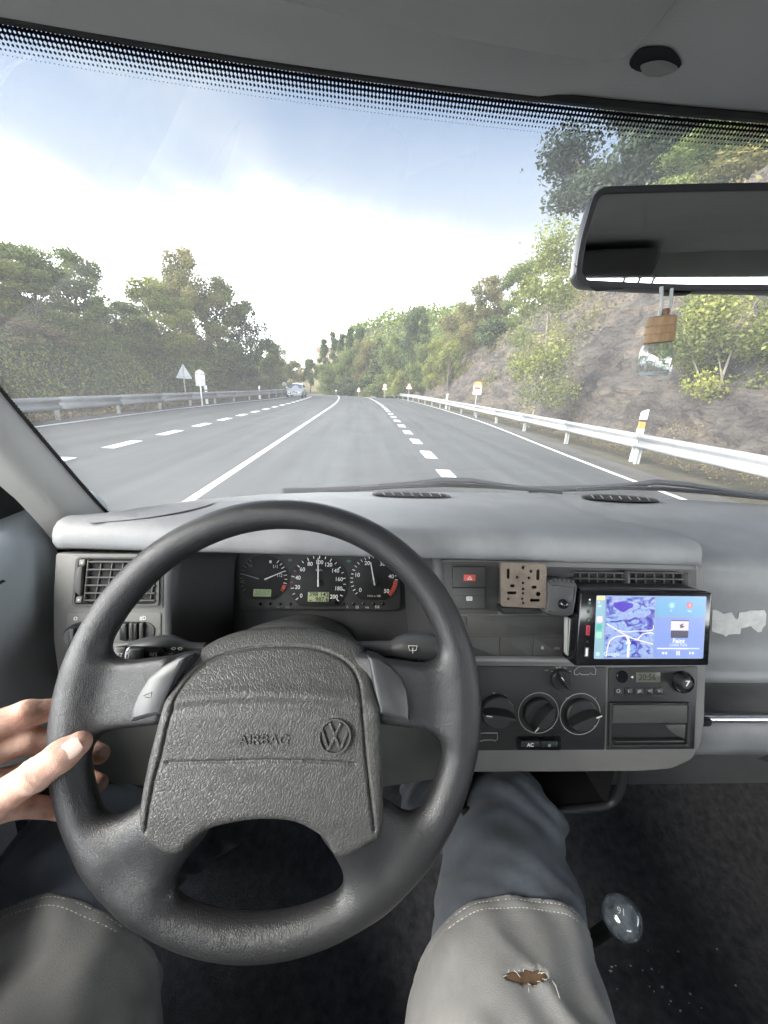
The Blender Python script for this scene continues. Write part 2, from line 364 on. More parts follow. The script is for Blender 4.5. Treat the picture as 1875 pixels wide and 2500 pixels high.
# materials
def mat_asphalt(name, c1, c2, spk):
    m = M(name, c1, .82, var=.0, col2=c2, vscale=.55, bump=.35, bscale=55, bdet=6); t = m.node_tree; b = t.nodes['Principled BSDF']
    tc = t.nodes.new('ShaderNodeTexCoord'); n = t.nodes.new('ShaderNodeTexNoise'); n.inputs['Scale'].default_value = 42; n.inputs['Detail'].default_value = 4; t.links.new(tc.outputs['Object'], n.inputs['Vector'])
    mp = t.nodes.new('ShaderNodeMapping'); mp.inputs['Scale'].default_value = (1.1, .045, 1); t.links.new(tc.outputs['Object'], mp.inputs[0])
    n2 = t.nodes.new('ShaderNodeTexNoise'); n2.inputs['Scale'].default_value = 1.6; n2.inputs['Detail'].default_value = 5; t.links.new(mp.outputs[0], n2.inputs['Vector'])
    base = b.inputs['Base Color'].links[0].from_socket
    for nn, lo, hi in ((n, 1 - spk, 1 + spk), (n2, .74, 1.26)):
        r = t.nodes.new('ShaderNodeMapRange'); r.inputs['From Min'].default_value = .3; r.inputs['From Max'].default_value = .7; r.inputs['To Min'].default_value = lo; r.inputs['To Max'].default_value = hi; t.links.new(nn.outputs['Fac'], r.inputs['Value'])
        v = t.nodes.new('ShaderNodeVectorMath'); v.operation = 'SCALE'; t.links.new(base, v.inputs[0]); t.links.new(r.outputs[0], v.inputs['Scale']); base = v.outputs[0]
    t.links.new(base, b.inputs['Base Color']); return m
m_road = mat_asphalt('asphalt', (.054, .058, .060), (.068, .073, .075), .26)
m_shoulder = mat_asphalt('shoulder_asphalt', (.055, .055, .052), (.085, .082, .076), .35)
m_line = M('road_paint', (.74, .75, .74), .6, var=.12, vscale=9, bump=.2, bscale=60)
m_soil = M('verge_soil', (.046, .044, .028), .95, col2=(.085, .074, .050), vscale=1.1, bump=.8, bscale=9, bdet=8)
m_galv = M('galvanised_steel', (.30, .31, .32), .5, metal=.25, var=.1, vscale=3, bump=.05, bscale=30)
m_post = M('galvanised_post', (.36, .375, .36), .6, metal=.2, var=.18, vscale=5)
m_signback = M('sign_back', (.44, .46, .475), .5, metal=.2, var=.08, vscale=4)
m_white = M('white_enamel', (.78, .78, .75), .4, var=.05, vscale=5)
m_red = M('sign_red', (.55, .06, .05), .45); m_black = M('sign_black', (.02, .02, .02), .5); m_orange = M('sign_orange', (.78, .27, .07), .45, var=.08, vscale=6)
m_bark = M('bark', (.09, .075, .055), .9, var=.35, vscale=9, bump=.9, bscale=22, stretch=(1, 1, .25))
m_barkpale = M('pale_bark', (.30, .27, .22), .9, var=.3, vscale=9, bump=.6, bscale=22, stretch=(1, 1, .25))

# ---- ground sheet, to the horizon
ys = np.concatenate([np.linspace(-140, -12, 14), np.arange(-10, 66, 1.5), np.arange(66, 132, 3.5), np.linspace(135, 900, 40)])
ds = np.concatenate([[-900, -500, -250, -140, -80, -50, -35], np.arange(-28, -8.5, .8), [-8.2, -4, 0, 4, 6.6, 7.2, 7.9, 8.4, 8.55], np.arange(8.8, 17, .6), [18, 20, 23, 27, 32, 40, 55, 80, 130, 250, 500, 900]])
G = np.zeros((len(ys), len(ds), 3))
for i, y in enumerate(ys):
    for j, d in enumerate(ds):
        x = float(cx(y)) * (1 if abs(d) < 100 else .3) + d; z = float(terrain(x, y))
        if abs(d) > 8.8: z += .35 * noise.noise(Vector((x * .25, y * .25, 0))) + .12 * noise.noise(Vector((x * 1.1, y * 1.1, 3)))
        G[i, j] = E(x, y, z)
ground = kind(grid('ground', G, m_soil), 'structure')

# ---- road
def ledge(y): return np.interp(y, [-40, 18, 26, 34, 46, 120], [-8.25, -8.35, -7.9, -7.15, -6.75, -6.75]) + cx(y)
def redge(y): return 5.08 + .95 * sstep(4, 22, y) + cx(y)
ry = np.concatenate([np.arange(-45, 70, 1.5), np.arange(70, 135, 4)])
def strip(name, fl, fr_, dz, mat, Y=ry, n=2, parent=None):
    G = [[E(a, y, float(cz(y)) + dz) for a in np.linspace(float(fl(y)), float(fr_(y)), n)] for y in Y]
    return grid(name, G, mat, parent)
road = kind(strip('road', lambda y: ledge(y) - .02, lambda y: redge(y) + .05, 0.0, m_road, n=9), 'structure')
kind(strip('shoulder', lambda y: redge(y) + .05, lambda y: redge(y) + .05 + .75 * sstep(60, 40, y) + .1, -.003, m_shoulder, n=4), 'structure')
kind(strip('shoulder', lambda y: ledge(y) - .62, lambda y: ledge(y) - .02, -.003, m_shoulder, n=4), 'structure')
ROADS = road
strip('centre_line', lambda y: cx(y) - 2.13, lambda y: cx(y) - 2.01, .0035, m_line, parent=ROADS)
strip('edge_line', lambda y: redge(y) - .06, lambda y: redge(y) + .06, .0035, m_line, parent=ROADS)
strip('edge_line', lambda y: ledge(y) - .01, lambda y: ledge(y) + .15, .0035, m_line, parent=ROADS)
def dashes(x0, y0, per, ln, wid, n, skew):
    for i in range(n):
        a = y0 + per * i; V = []
        for (s, t) in ((-1, -1), (1, -1), (1, 1), (-1, 1)):
            y = a + t * ln / 2; V.append(E(float(cx(y)) + x0 + s * wid / 2 + t * skew, y, float(cz(y)) + .0036))
        link('lane_dash', pyd('lane_dash', V, [(0, 1, 2, 3)]), m_line, ROADS)
dashes(1.545, 6.62 - 4.4, 2.2, 1.0, .27, 26, -.0)
dashes(-5.0, 8.33 - 4.1, 2.08, 1.05, .25, 19, .0)

# ---- guardrails
PROF = [(0, .36), (.05, .375), (.07, .42), (.06, .46), (-.01, .50), (-.015, .53), (-.01, .56), (.06, .60), (.07, .645), (.05, .69), (0, .705), (-.02, .70)]
def guardrail(label, fx, y0, y1, per, side, zoff, endy):
    t = thing('guardrail', label, 'guardrail', T(float(fx(y0)), y0, 0), 'guardrails along the road')
    n = int((y1 - y0) / per)
    for i in range(n):
        a = y0 + per * i; G = []
        for y in np.linspace(a - .04, a + per, 4):
            tw = .012 * ((y - a) / per)
            G.append([E(float(fx(y)) - side * (p[0] + .03 + tw), y, float(cz(y)) + p[1] + zoff) for p in PROF])
        o = grid('rail_beam', G, m_galv, t, smooth=True); md = o.modifiers.new('s', 'SOLIDIFY'); md.thickness = .006
        px_, pz = float(fx(a)), float(cz(a))
        bm = bmesh.new()
        for (u0, v0, u1, v1) in ((-.05, -.04, -.035, .04), (.035, -.04, .05, .04), (-.035, -.006, .035, .006)):
            r = bmesh.ops.create_cube(bm, size=1)['verts']
            for v in r: v.co = Vector(E(px_ + side * .06 + (u0 + u1) / 2 + v.co.x * (u1 - u0), a + (v0 + v1) / 2 + v.co.y * (v1 - v0), pz - .1 + (v.co.z + .5) * (.77 + zoff)))
        link('post', bm_mesh('post', bm), m_post, t)
        c = E(px_ - side * .0225, a + .02, pz + .53 + zoff)
        lathe('bolt', [(.02, -.01), (.02, .008), (.012, .016)], m_post, t, Matrix.Translation(c) @ Matrix.Rotation(-side * math.pi / 2, 4, 'Y'), n=8)
    return t
g_r = guardrail('right steel guardrail running below the grey rock cut', lambda y: float(cx(y)) + np.interp(y, [0, 14, 30, 60], [6.66, 6.6, 6.38, 6.5]), 5.55 - 6.8, 100, 3.4, 1, 0, 0)
g_l = guardrail('left steel guardrail in front of the bushy green bank', lambda y: float(cx(y)) + np.interp(y, [0, 12, 20, 29, 45, 120], [-8.95, -8.85, -8.6, -7.95, -7.4, -7.4]), 12.05 - 8.4, 60, 2.8, -1, -.06, 0)
for (a, lab) in ((14.3, 'nearer'), (24.5, 'farther')):
    o = boxm('reflector', (-.012, -.05, -.045), (.012, .05, .045), m_orange, g_r, Matrix.Translation(E(6.6 + float(cx(a)) - .03 - .035, a, .53)), .006)

# ---- delineator posts
def delineator(label, x, y, h, wd, top_orange, z0=0.0):
    t = thing('delineator_post', label, 'marker post', E(x, y, z0 + float(cz(y))), 'white delineator posts'); b = Vector(E(x, y, z0 + float(cz(y)))); s = K
    P = [(-wd / 2, -.03), (wd / 2, -.03), (wd * .42, .035), (0, .05), (-wd * .42, .035)]
    def seg(nm, z0, z1, m, slope=0.0, k=1.0):
        V = [(px_ * s * k, py_ * s * k, (z0) * s) for px_, py_ in P] + [(px_ * s * k, py_ * s * k, (z1 + slope * px_ / wd) * s) for px_, py_ in P]
        F = [tuple(range(5)), tuple(range(5, 10))] + [(i, (i + 1) % 5, 5 + (i + 1) % 5, 5 + i) for i in range(5)]
        me = pyd(nm, [Vector(v) + b for v in V], F); link(nm, me, m, t)
    seg('post_body', -.1, h - .42, m_white)
    seg('reflector', h - .42, h - .25, m_orange if top_orange else m_white, k=.93)
    seg('black_band', h - .25, h - .20, m_black, k=1.01)
    seg('cap', h - .20, h, m_white, slope=.08)
delineator('white marker post with orange reflector behind the near right guardrail', 6.83, 9.3, 1.21, .16, True)
delineator('small white marker post beyond the kilometre sign on the right', 6.5, 31, 1.12, .15, False)
delineator('white marker post beside the square sign on the left', -8.62, 22.6, .95, .14, False)
delineator('far white marker post on the left near the silver car', -8.0, 31.5, .95, .14, False)

# ---- traffic signs
def poly_at(nm, P, x, y, z, mat, parent, off=0.0, th=.012, bev=.002):
    """flat plate facing the driver (towards -y), outline in metres about (x, y, z)"""
    V = []; o = Vector(E(x, y, z)); n = len(P)
    for d in (off + th, off): V += [o + Vector((px_ * K, -d * K, pz * K)) for px_, pz in P]
    F = [tuple(range(n)), tuple(reversed(range(n, 2 * n)))] + [(i, (i + 1) % n, n + (i + 1) % n, n + i) for i in range(n)]
    return link(nm, pyd(nm, V, F), mat, parent)
def tri(w_, r, dn=0): return rrect([(-w_ / 2, -w_ * .29), (w_ / 2, -w_ * .29), (0, w_ * .58)], r, 3)
def pole(t, x, y, z0, z1, mat=m_post, r=.03, dy=.03):
    tube('pole', [E(x, y + dy, z0), E(x, y + dy, z1)], r * K, mat, t, 8)
def stext(s, size, x, y, z, mat, parent, off): 
    M4 = Matrix.Translation(Vector(E(x, y - off, z))) @ Matrix.Rotation(math.pi / 2, 4, 'X'); text('lettering', s, size * K, mat, parent, M4, ext=.001, bold=.004)
# back of a warning triangle, left
x, y, z = -9.55, 22.2, 1.52
t = thing('warning_sign', 'grey back of a triangular sign among left bushes', 'sign', T(x, y)); pole(t, x, y, float(terrain(x, y)), z + .45, r=.035, dy=-.04); poly_at('sign_plate', tri(.86, .05), x, y, z, m_signback, t)
boxm('rib', (-.30, -.02, -.012), (.30, 0, .012), m_post, t, Matrix.Translation(E(x, y - .015, z - .15)))
# back of the kilometre sign, left
x, y, z = -8.33, 21.2, 1.34
t = thing('kilometre_sign', 'grey back of an arch-topped sign on white pole, left', 'sign', E(x, y, 0)); pole(t, x, y, 0, z + .3, m_white, .036, -.035)
poly_at('sign_plate', [(-.24, -.38), (.24, -.38), (.24, .2), (.2, .3), (.1, .38), (0, .42), (-.1, .38), (-.2, .3), (-.24, .2)], x, y, z, m_signback, t)
boxm('rib', (-.28, -.022, -.012), (.28, 0, .012), m_black, t, Matrix.Translation(E(x, y - .015, z + .2)))
boxm('sticker', (-.04, -.004, -.02), (.04, 0, .02), m_post, t, Matrix.Translation(E(x + .15, y - .016, z - .08)))
# kilometre sign, right
x, y, z = 6.84, 24, 1.62
t = thing('kilometre_sign', 'white and orange kilometre 31 sign in front of the rock face', 'sign', E(x, y, .1)); pole(t, x, y, 0, z, m_post, .035)
poly_at('sign_plate', rrect([(-.25, -.36), (.25, -.36), (.25, .17), (-.25, .17)], .02), x, y, z, m_white, t)
poly_at('orange_cap', [(-.25, .175), (.25, .175), (.25, .26), (.19, .34), (.1, .385), (0, .40), (-.1, .385), (-.19, .34), (-.25, .26)], x, y, z, m_orange, t)
poly_at('star_panel', rrect(box4(-.13, .2, .13, .33), .03), x, y, z, M('pale_orange', (.8, .42, .16), .5), t, .013, .003)
poly_at('red_bar', box4(-.17, -.05, .15, .07), x, y, z, m_red, t, .013, .003)
stext('31', .2, x, y, z - .25, m_black, t, .017); stext('km', .11, x, y, z - .12, m_post, t, .017)
# narrowing-road triangle
x, y, z = 4.62, 41, 1.50
t = thing('warning_sign', 'nearest red-edged road-narrows triangle above the right guardrail', 'sign', E(x, y, 0)); pole(t, x, y, -.1, z)
poly_at('red_border', tri(.72, .05), x, y, z, m_red, t); poly_at('sign_face', tri(.60, .03), x, y, z, m_white, t, .013, .003)
poly_at('lane_mark', [(-.085, -.1), (-.04, -.1), (-.04, .03), (-.07, .12), (-.085, .03)], x, y, z, m_black, t, .017, .003); poly_at('lane_mark', [(.085, -.1), (.04, -.1), (.02, .03), (.025, .12), (.06, .03)], x, y, z, m_black, t, .017, .003)
# speed limit and plate
x, y, z = 2.66, 51, 1.52
t = thing('speed_sign', 'round speed limit sign with plate beneath, far right bend', 'sign', E(x, y, -.1)); pole(t, x, y, -.2, z)
poly_at('red_border', circ(0, 0, .24, 24), x, y, z, m_red, t); poly_at('sign_face', circ(0, 0, .19, 24), x, y, z, m_white, t, .013, .003); stext('70', .2, x, y, z, m_black, t, .018)
poly_at('plate', rrect(box4(-.25, -.5, .25, -.26), .02), x, y, z, m_white, t); poly_at('arrow', [(-.02, -.44), (.1, -.32), (.05, -.31), (.13, -.29), (.12, -.38), (.11, -.33), (.0, -.45)], x, y, z, m_black, t, .013, .003)
x, y, z = -.72, 60.5, .86
t = thing('warning_sign', 'small farthest warning triangle with white plate beyond the crest', 'sign', E(x, y, -.3)); pole(t, x, y, -.5, z)
poly_at('red_border', tri(.52, .04), x, y, z, m_red, t); poly_at('sign_face', tri(.42, .03), x, y, z, m_white, t, .013, .003); poly_at('bend_mark', [(-.02, -.09), (.02, -.09), (.03, 0), (.01, .1), (-.03, .1), (-.01, 0)], x, y, z, m_black, t, .017, .003)
poly_at('plate', rrect(box4(-.22, -.42, .22, -.2), .02), x, y, z, m_white, t)
x, y, z = -8.6, 44.5, 1.05
t = thing('round_sign', 'grey back of a round sign behind the silver car', 'sign', T(x, y)); pole(t, x, y, -.2, z + .1, dy=-.03); poly_at('sign_plate', circ(0, 0, .25, 20), x, y, z, m_signback, t)
x, y, z = -9.2, 68, -.2
t = thing('yield_sign', 'tiny upside-down triangle sign at the far road bend', 'sign', T(x + 4.5, y)); x = -4.6; pole(t, x, y, -1, z + .3)
poly_at('red_border', [(px_, -pz) for px_, pz in tri(.42, .04)], x, y, z + .5, m_red, t); poly_at('sign_face', [(px_, -pz) for px_, pz in tri(.32, .02)], x, y, z + .5, m_white, t, .013, .003)

# ---- rock cut
def mat_rock():
    m = M('rock', (.15, .135, .125), .92, bump=1.0, bscale=3.5, bdet=12); t = m.node_tree; b = t.nodes['Principled BSDF']
    tc = t.nodes.new('ShaderNodeTexCoord'); mp = t.nodes.new('ShaderNodeMapping'); mp.inputs['Rotation'].default_value = (.5, .6, .3); mp.inputs['Scale'].default_value = (1, 1, 2.4); t.links.new(tc.outputs['Object'], mp.inputs[0])
    n = t.nodes.new('ShaderNodeTexNoise'); n.inputs['Scale'].default_value = .45; n.inputs['Detail'].default_value = 12; n.inputs['Roughness'].default_value = .7; t.links.new(mp.outputs[0], n.inputs['Vector'])
    r = t.nodes.new('ShaderNodeValToRGB'); e = r.color_ramp.elements; e[0].position = .3; e[0].color = (.026, .022, .019, 1); e[1].position = .70; e[1].color = (.150, .126, .100, 1)
    for p, c in ((.44, (.058, .050, .044)), (.53, (.092, .079, .068)), (.61, (.122, .098, .072))): k = e.new(p); k.color = (*c, 1)
    t.links.new(n.outputs['Fac'], r.inputs[0]); t.links.new(r.outputs[0], b.inputs['Base Color'])
    ds = t.nodes.new('ShaderNodeVectorMath'); ds.operation = 'MULTIPLY_ADD'; t.links.new(n.outputs['Color'], ds.inputs[0]); ds.inputs[1].default_value = (1.6, 1.6, 1.6); t.links.new(mp.outputs[0], ds.inputs[2])
    vo = t.nodes.new('ShaderNodeTexVoronoi'); vo.feature = 'DISTANCE_TO_EDGE'; vo.inputs['Scale'].default_value = 1.1; t.links.new(ds.outputs[0], vo.inputs['Vector'])
    v2 = t.nodes.new('ShaderNodeTexVoronoi'); v2.feature = 'F1'; v2.inputs['Scale'].default_value = 3.2; t.links.new(ds.outputs[0], v2.inputs['Vector'])
    cr = t.nodes.new('ShaderNodeMapRange'); cr.inputs['From Max'].default_value = .12; t.links.new(vo.outputs['Distance'], cr.inputs['Value'])
    ad = t.nodes.new('ShaderNodeMath'); ad.operation = 'ADD'; t.links.new(cr.outputs[0], ad.inputs[0]); t.links.new(v2.outputs['Distance'], ad.inputs[1])
    bp = t.nodes.new('ShaderNodeBump'); bp.inputs['Strength'].default_value = .75; bp.inputs['Distance'].default_value = .14; t.links.new(ad.outputs[0], bp.inputs['Height'])
    old = b.inputs['Normal'].links[0].from_node; t.links.new(bp.outputs[0], old.inputs['Normal']); return m
RY = np.arange(-9, 72, .26); RS = np.linspace(-.04, 1.06, 44); G = np.zeros((len(RY), len(RS), 3))
for i, y in enumerate(RY):
    zt = float(rtop(y)) * (1 + .10 * noise.noise(Vector((y * .3, 2, 0))))
    for j, s in enumerate(RS):
        z = zt * s; x = XB + .62 * z; p = Vector((x * .55, y * .55, z * .9)); q = Vector((x * 1.7 + z, y * 1.7, z * 2.1))
        cell = noise.voronoi(Vector((y * .75 + z * .5, z * .8 - y * .25, 1)))[0]; d = (cell[1] - cell[0])
        dis = .34 * noise.noise(p) + .34 * noise.noise(q) + .26 * noise.noise(q * 2.3) + .17 * noise.noise(q * 5.1) + .45 * min(d, .6) + .22 * abs(noise.noise(Vector((y * 1.3 + z * .9, z * .35 - y * .3, 5))))
        G[i, j] = E(float(cx(y)) + x - dis * .9, y, float(cz(y)) + .22 + z + dis * .25)
rock = tag(grid('rock_face', G, mat_rock(), smooth=False), 'long grey-brown rock cut rising behind the right guardrail', 'rock face')

# ---- foliage
def mat_leaf(name, dark, mid, light, trans=.45):
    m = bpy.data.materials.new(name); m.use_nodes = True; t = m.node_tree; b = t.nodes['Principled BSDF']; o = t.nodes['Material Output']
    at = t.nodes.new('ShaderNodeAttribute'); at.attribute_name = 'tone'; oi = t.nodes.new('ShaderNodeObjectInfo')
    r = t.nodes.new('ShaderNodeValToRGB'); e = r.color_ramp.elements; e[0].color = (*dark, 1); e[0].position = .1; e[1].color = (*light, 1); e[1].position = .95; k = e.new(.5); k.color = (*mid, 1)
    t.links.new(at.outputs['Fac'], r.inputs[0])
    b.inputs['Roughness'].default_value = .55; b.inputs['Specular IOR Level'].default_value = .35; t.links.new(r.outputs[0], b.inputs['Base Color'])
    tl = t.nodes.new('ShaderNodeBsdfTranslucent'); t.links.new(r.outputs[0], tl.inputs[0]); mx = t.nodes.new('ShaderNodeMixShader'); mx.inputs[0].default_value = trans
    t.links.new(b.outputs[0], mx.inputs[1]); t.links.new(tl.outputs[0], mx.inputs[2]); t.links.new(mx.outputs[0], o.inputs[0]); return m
LF = {'dark': mat_leaf('leaf_dark', (0.035, 0.055, 0.022), (0.065, 0.100, 0.035), (0.135, 0.168, 0.057)),
      'mid': mat_leaf('leaf_mid', (0.066, 0.094, 0.028), (0.130, 0.170, 0.048), (0.244, 0.277, 0.077)),
      'yellow': mat_leaf('leaf_yellow', (0.103, 0.127, 0.030), (0.208, 0.236, 0.054), (0.368, 0.359, 0.085)),
      'olive': mat_leaf('leaf_olive', (0.090, 0.094, 0.036), (0.169, 0.162, 0.060), (0.293, 0.255, 0.099)),
      'oak': mat_leaf('leaf_oak', (.016, .028, .015), (.034, .054, .028), (.078, .102, .054)),
      'dry': mat_leaf('leaf_dry', (0.121, 0.096, 0.047), (0.216, 0.168, 0.082), (0.325, 0.256, 0.126), .2)}
def leaves(rng, P, Nrm, size, tone, aspect=.55):
    n = len(P); d = rng.normal(size=(n, 3)); nn = Nrm + .9 * d; nn /= np.linalg.norm(nn, axis=1)[:, None]
    a = np.cross(nn, rng.normal(size=(n, 3))); a /= np.linalg.norm(a, axis=1)[:, None]; b = np.cross(nn, a)
    s = (size * rng.uniform(.55, 1.35, n))[:, None]
    bend = nn * s * .18
    V = np.stack([P - a * s, P - b * s * aspect + bend, P + a * s, P + b * s * aspect + bend], 1).reshape(-1, 3)
    return V, np.arange(4 * n).reshape(-1, 4), np.repeat(tone, 4)
def leaf_mesh(name, rng, P, Nrm, size, tone):
    V, Q, t = leaves(rng, P, Nrm, size, tone); me = fast(name, V, Q); at = me.attributes.new('tone', 'FLOAT', 'POINT'); at.data.foreach_set('value', np.clip(t, 0, 1).astype(np.float32)); return me
def blob_pts(rng, blobs, n):
    C_ = np.array([b[0] for b in blobs]); R_ = np.array([b[1] for b in blobs]); wt = (R_.prod(1)) ** (2 / 3); k = rng.choice(len(blobs), n, p=wt / wt.sum())
    d = rng.normal(size=(n, 3)); d /= np.linalg.norm(d, axis=1)[:, None]; r = rng.uniform(0, 1, n) ** .38
    r = r * (1 + .22 * np.sin(d[:, 0] * 9 + k) * np.sin(d[:, 1] * 8 + 2 * k))
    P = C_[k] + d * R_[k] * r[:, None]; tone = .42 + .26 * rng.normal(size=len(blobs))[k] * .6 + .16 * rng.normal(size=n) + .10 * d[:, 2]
    return P, d, tone
def make_crown(name, seed, shape, n, leaf):
    """crown in a unit box: height 1 (z from 0), half-width about .42"""
    rng = np.random.default_rng(seed); B = []
    if shape == 'round':
        for _ in range(26):
            a = rng.uniform(0, 6.28); z = rng.uniform(-.8, 1); r = math.sqrt(max(0, 1 - z * z)) * rng.uniform(.45, 1); B.append(((.31 * r * math.cos(a), .31 * r * math.sin(a), .56 + .33 * z), rng.uniform(.075, .16) * np.array([1, 1, .8])))
    elif shape == 'tall':
        for _ in range(26):
            z = rng.uniform(.12, .97); r = .20 * (1 - abs(z - .45) * 1.2) * rng.uniform(.2, 1); a = rng.uniform(0, 6.28); B.append(((r * math.cos(a), r * math.sin(a), z), rng.uniform(.05, .105) * np.array([1, 1, 1.25])))
    elif shape == 'bush':
        for _ in range(22):
            a = rng.uniform(0, 6.28); r = rng.uniform(0, .42); z = rng.uniform(.1, .85) * (1 - r * .9); B.append(((r * math.cos(a), r * math.sin(a), z), rng.uniform(.10, .19) * np.array([1, 1, .85])))
    elif shape == 'wall':
        for _ in range(40):
            z = rng.uniform(.04, .93); r = .40 * math.sqrt(max(.03, 1 - (max(0, z - .25) / .75) ** 1.7)) * rng.uniform(.15, 1); a = rng.uniform(0, 6.28); B.append(((r * math.cos(a), r * math.sin(a), z), rng.uniform(.075, .135) * np.array([1, 1, .75])))
    elif shape == 'conifer':
        for k in range(34):
            z = .1 + .88 * k / 34; r = .22 * (1 - z) ** .8 * rng.uniform(.3, 1.1); a = rng.uniform(0, 6.28); B.append(((r * math.cos(a), r * math.sin(a), z), np.array([.09 * (1.15 - z), .09 * (1.15 - z), .035])))
    elif shape == 'pine':
        for k in range(20):
            z = rng.uniform(.45, 1); r = .2 * (1.15 - z) * rng.uniform(0, 1.2); a = rng.uniform(0, 6.28); B.append(((r * math.cos(a), r * math.sin(a), z), np.array([.085, .085, .05]) * rng.uniform(.7, 1.2)))
    P, d, tone = blob_pts(rng, B, n)
    k = int(n * .10); P2 = P[:k] + rng.normal(size=(k, 3)) * .035; P = np.concatenate([P, P2]); d = np.concatenate([d, d[:k]]); tone = np.concatenate([tone, tone[:k] + .1])
    return leaf_mesh(name, rng, P, d, leaf, tone), B
def make_trunk(name, seed, B, zlow, r0, nl=9):
    rng = np.random.default_rng(seed); bm = bmesh.new()
    def limb(P, R):
        n = 7; rings = []; P = [np.array(p, float) for p in P]
        for i, p in enumerate(P):
            t = P[min(i + 1, len(P) - 1)] - P[max(i - 1, 0)]; t /= np.linalg.norm(t); u = np.cross(t, [.3, 1, .1]); u /= np.linalg.norm(u); v = np.cross(t, u)
            rings.append([bm.verts.new(p + (u * math.cos(2 * math.pi * k / n) + v * math.sin(2 * math.pi * k / n)) * R[i]) for k in range(n)])
        for a, b in zip(rings[:-1], rings[1:]):
            for k in range(n): bm.faces.new((a[k], a[(k + 1) % n], b[(k + 1) % n], b[k]))
    top = max(b[0][2] for b in B) * .9; M_ = [np.array([0.02 * math.sin(5 * t + seed), .02 * math.cos(4 * t + seed), -.05 + t * (top + .05)]) for t in np.linspace(0, 1, 7)]
    limb(M_, [r0 * (1 - .13 * i) for i in range(7)])
    for b in sorted(B, key=lambda q: -float(np.prod(q[1])))[:nl]:
        c = np.array(b[0]); s = M_[min(5, max(1, int(c[2] * 4.2)))]; mid = (s + c) / 2 + np.array([0, 0, -.03]); limb([s, mid, c], [r0 * .42, r0 * .28, r0 * .1])
    return bm_mesh(name, bm)
VAR = {}
for key, shape, seed, n, leaf, r0 in (('round', 'round', 1, 6500, .0175, .028), ('round2', 'round', 5, 6500, .019, .026), ('tall', 'tall', 2, 4200, .0165, .017), ('bush', 'bush', 3, 4200, .026, .02), ('bush2', 'bush', 8, 4200, .024, .02), ('conifer', 'conifer', 4, 5200, .016, .018), ('pine', 'pine', 6, 3600, .016, .014), ('big', 'round', 11, 17000, .0115, .030), ('sap', 'tall', 31, 9500, .0080, .007), ('sap2', 'round', 33, 14000, .0105, .010), ('wall', 'wall', 13, 20000, .0120, .018), ('wall2', 'wall', 17, 20000, .0120, .018)):
    me, B = make_crown('crown_' + key, seed, shape, n, leaf); VAR[key] = (me, make_trunk('trunk_' + key, seed, B, 0, r0, 2 if key.startswith('sap') else 9))
def tree(name, label, var, leafm, x, y, top, wid, base=None, group=None, bark=None, rot=None, cat='tree'):
    """top = height of the tip above the road plane, wid = crown width, in working units"""
    zb = float(terrain(x, y)) if base is None else base; h = top - zb; me, tr = VAR[var]
    t = thing(name, label, cat, E(x, y, zb - .05), group); t.rotation_euler.z = random.uniform(0, 6.28) if rot is None else rot
    k = {'round': .84, 'round2': .84, 'big': .84, 'tall': .48, 'sap': .48, 'sap2': .84, 'bush': 1.0, 'bush2': 1.0, 'wall': .95, 'wall2': .95, 'conifer': .5, 'pine': .42}[var]
    t.scale = (wid / k * K, wid / k * K, h * K)
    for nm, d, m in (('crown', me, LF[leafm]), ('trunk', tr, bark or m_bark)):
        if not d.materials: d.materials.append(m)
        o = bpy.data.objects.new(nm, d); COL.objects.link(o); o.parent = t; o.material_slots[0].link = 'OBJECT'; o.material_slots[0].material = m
    return t
GL, GR, GF = 'trees on the left bank', 'trees above the rock cut', 'trees around the far bend'
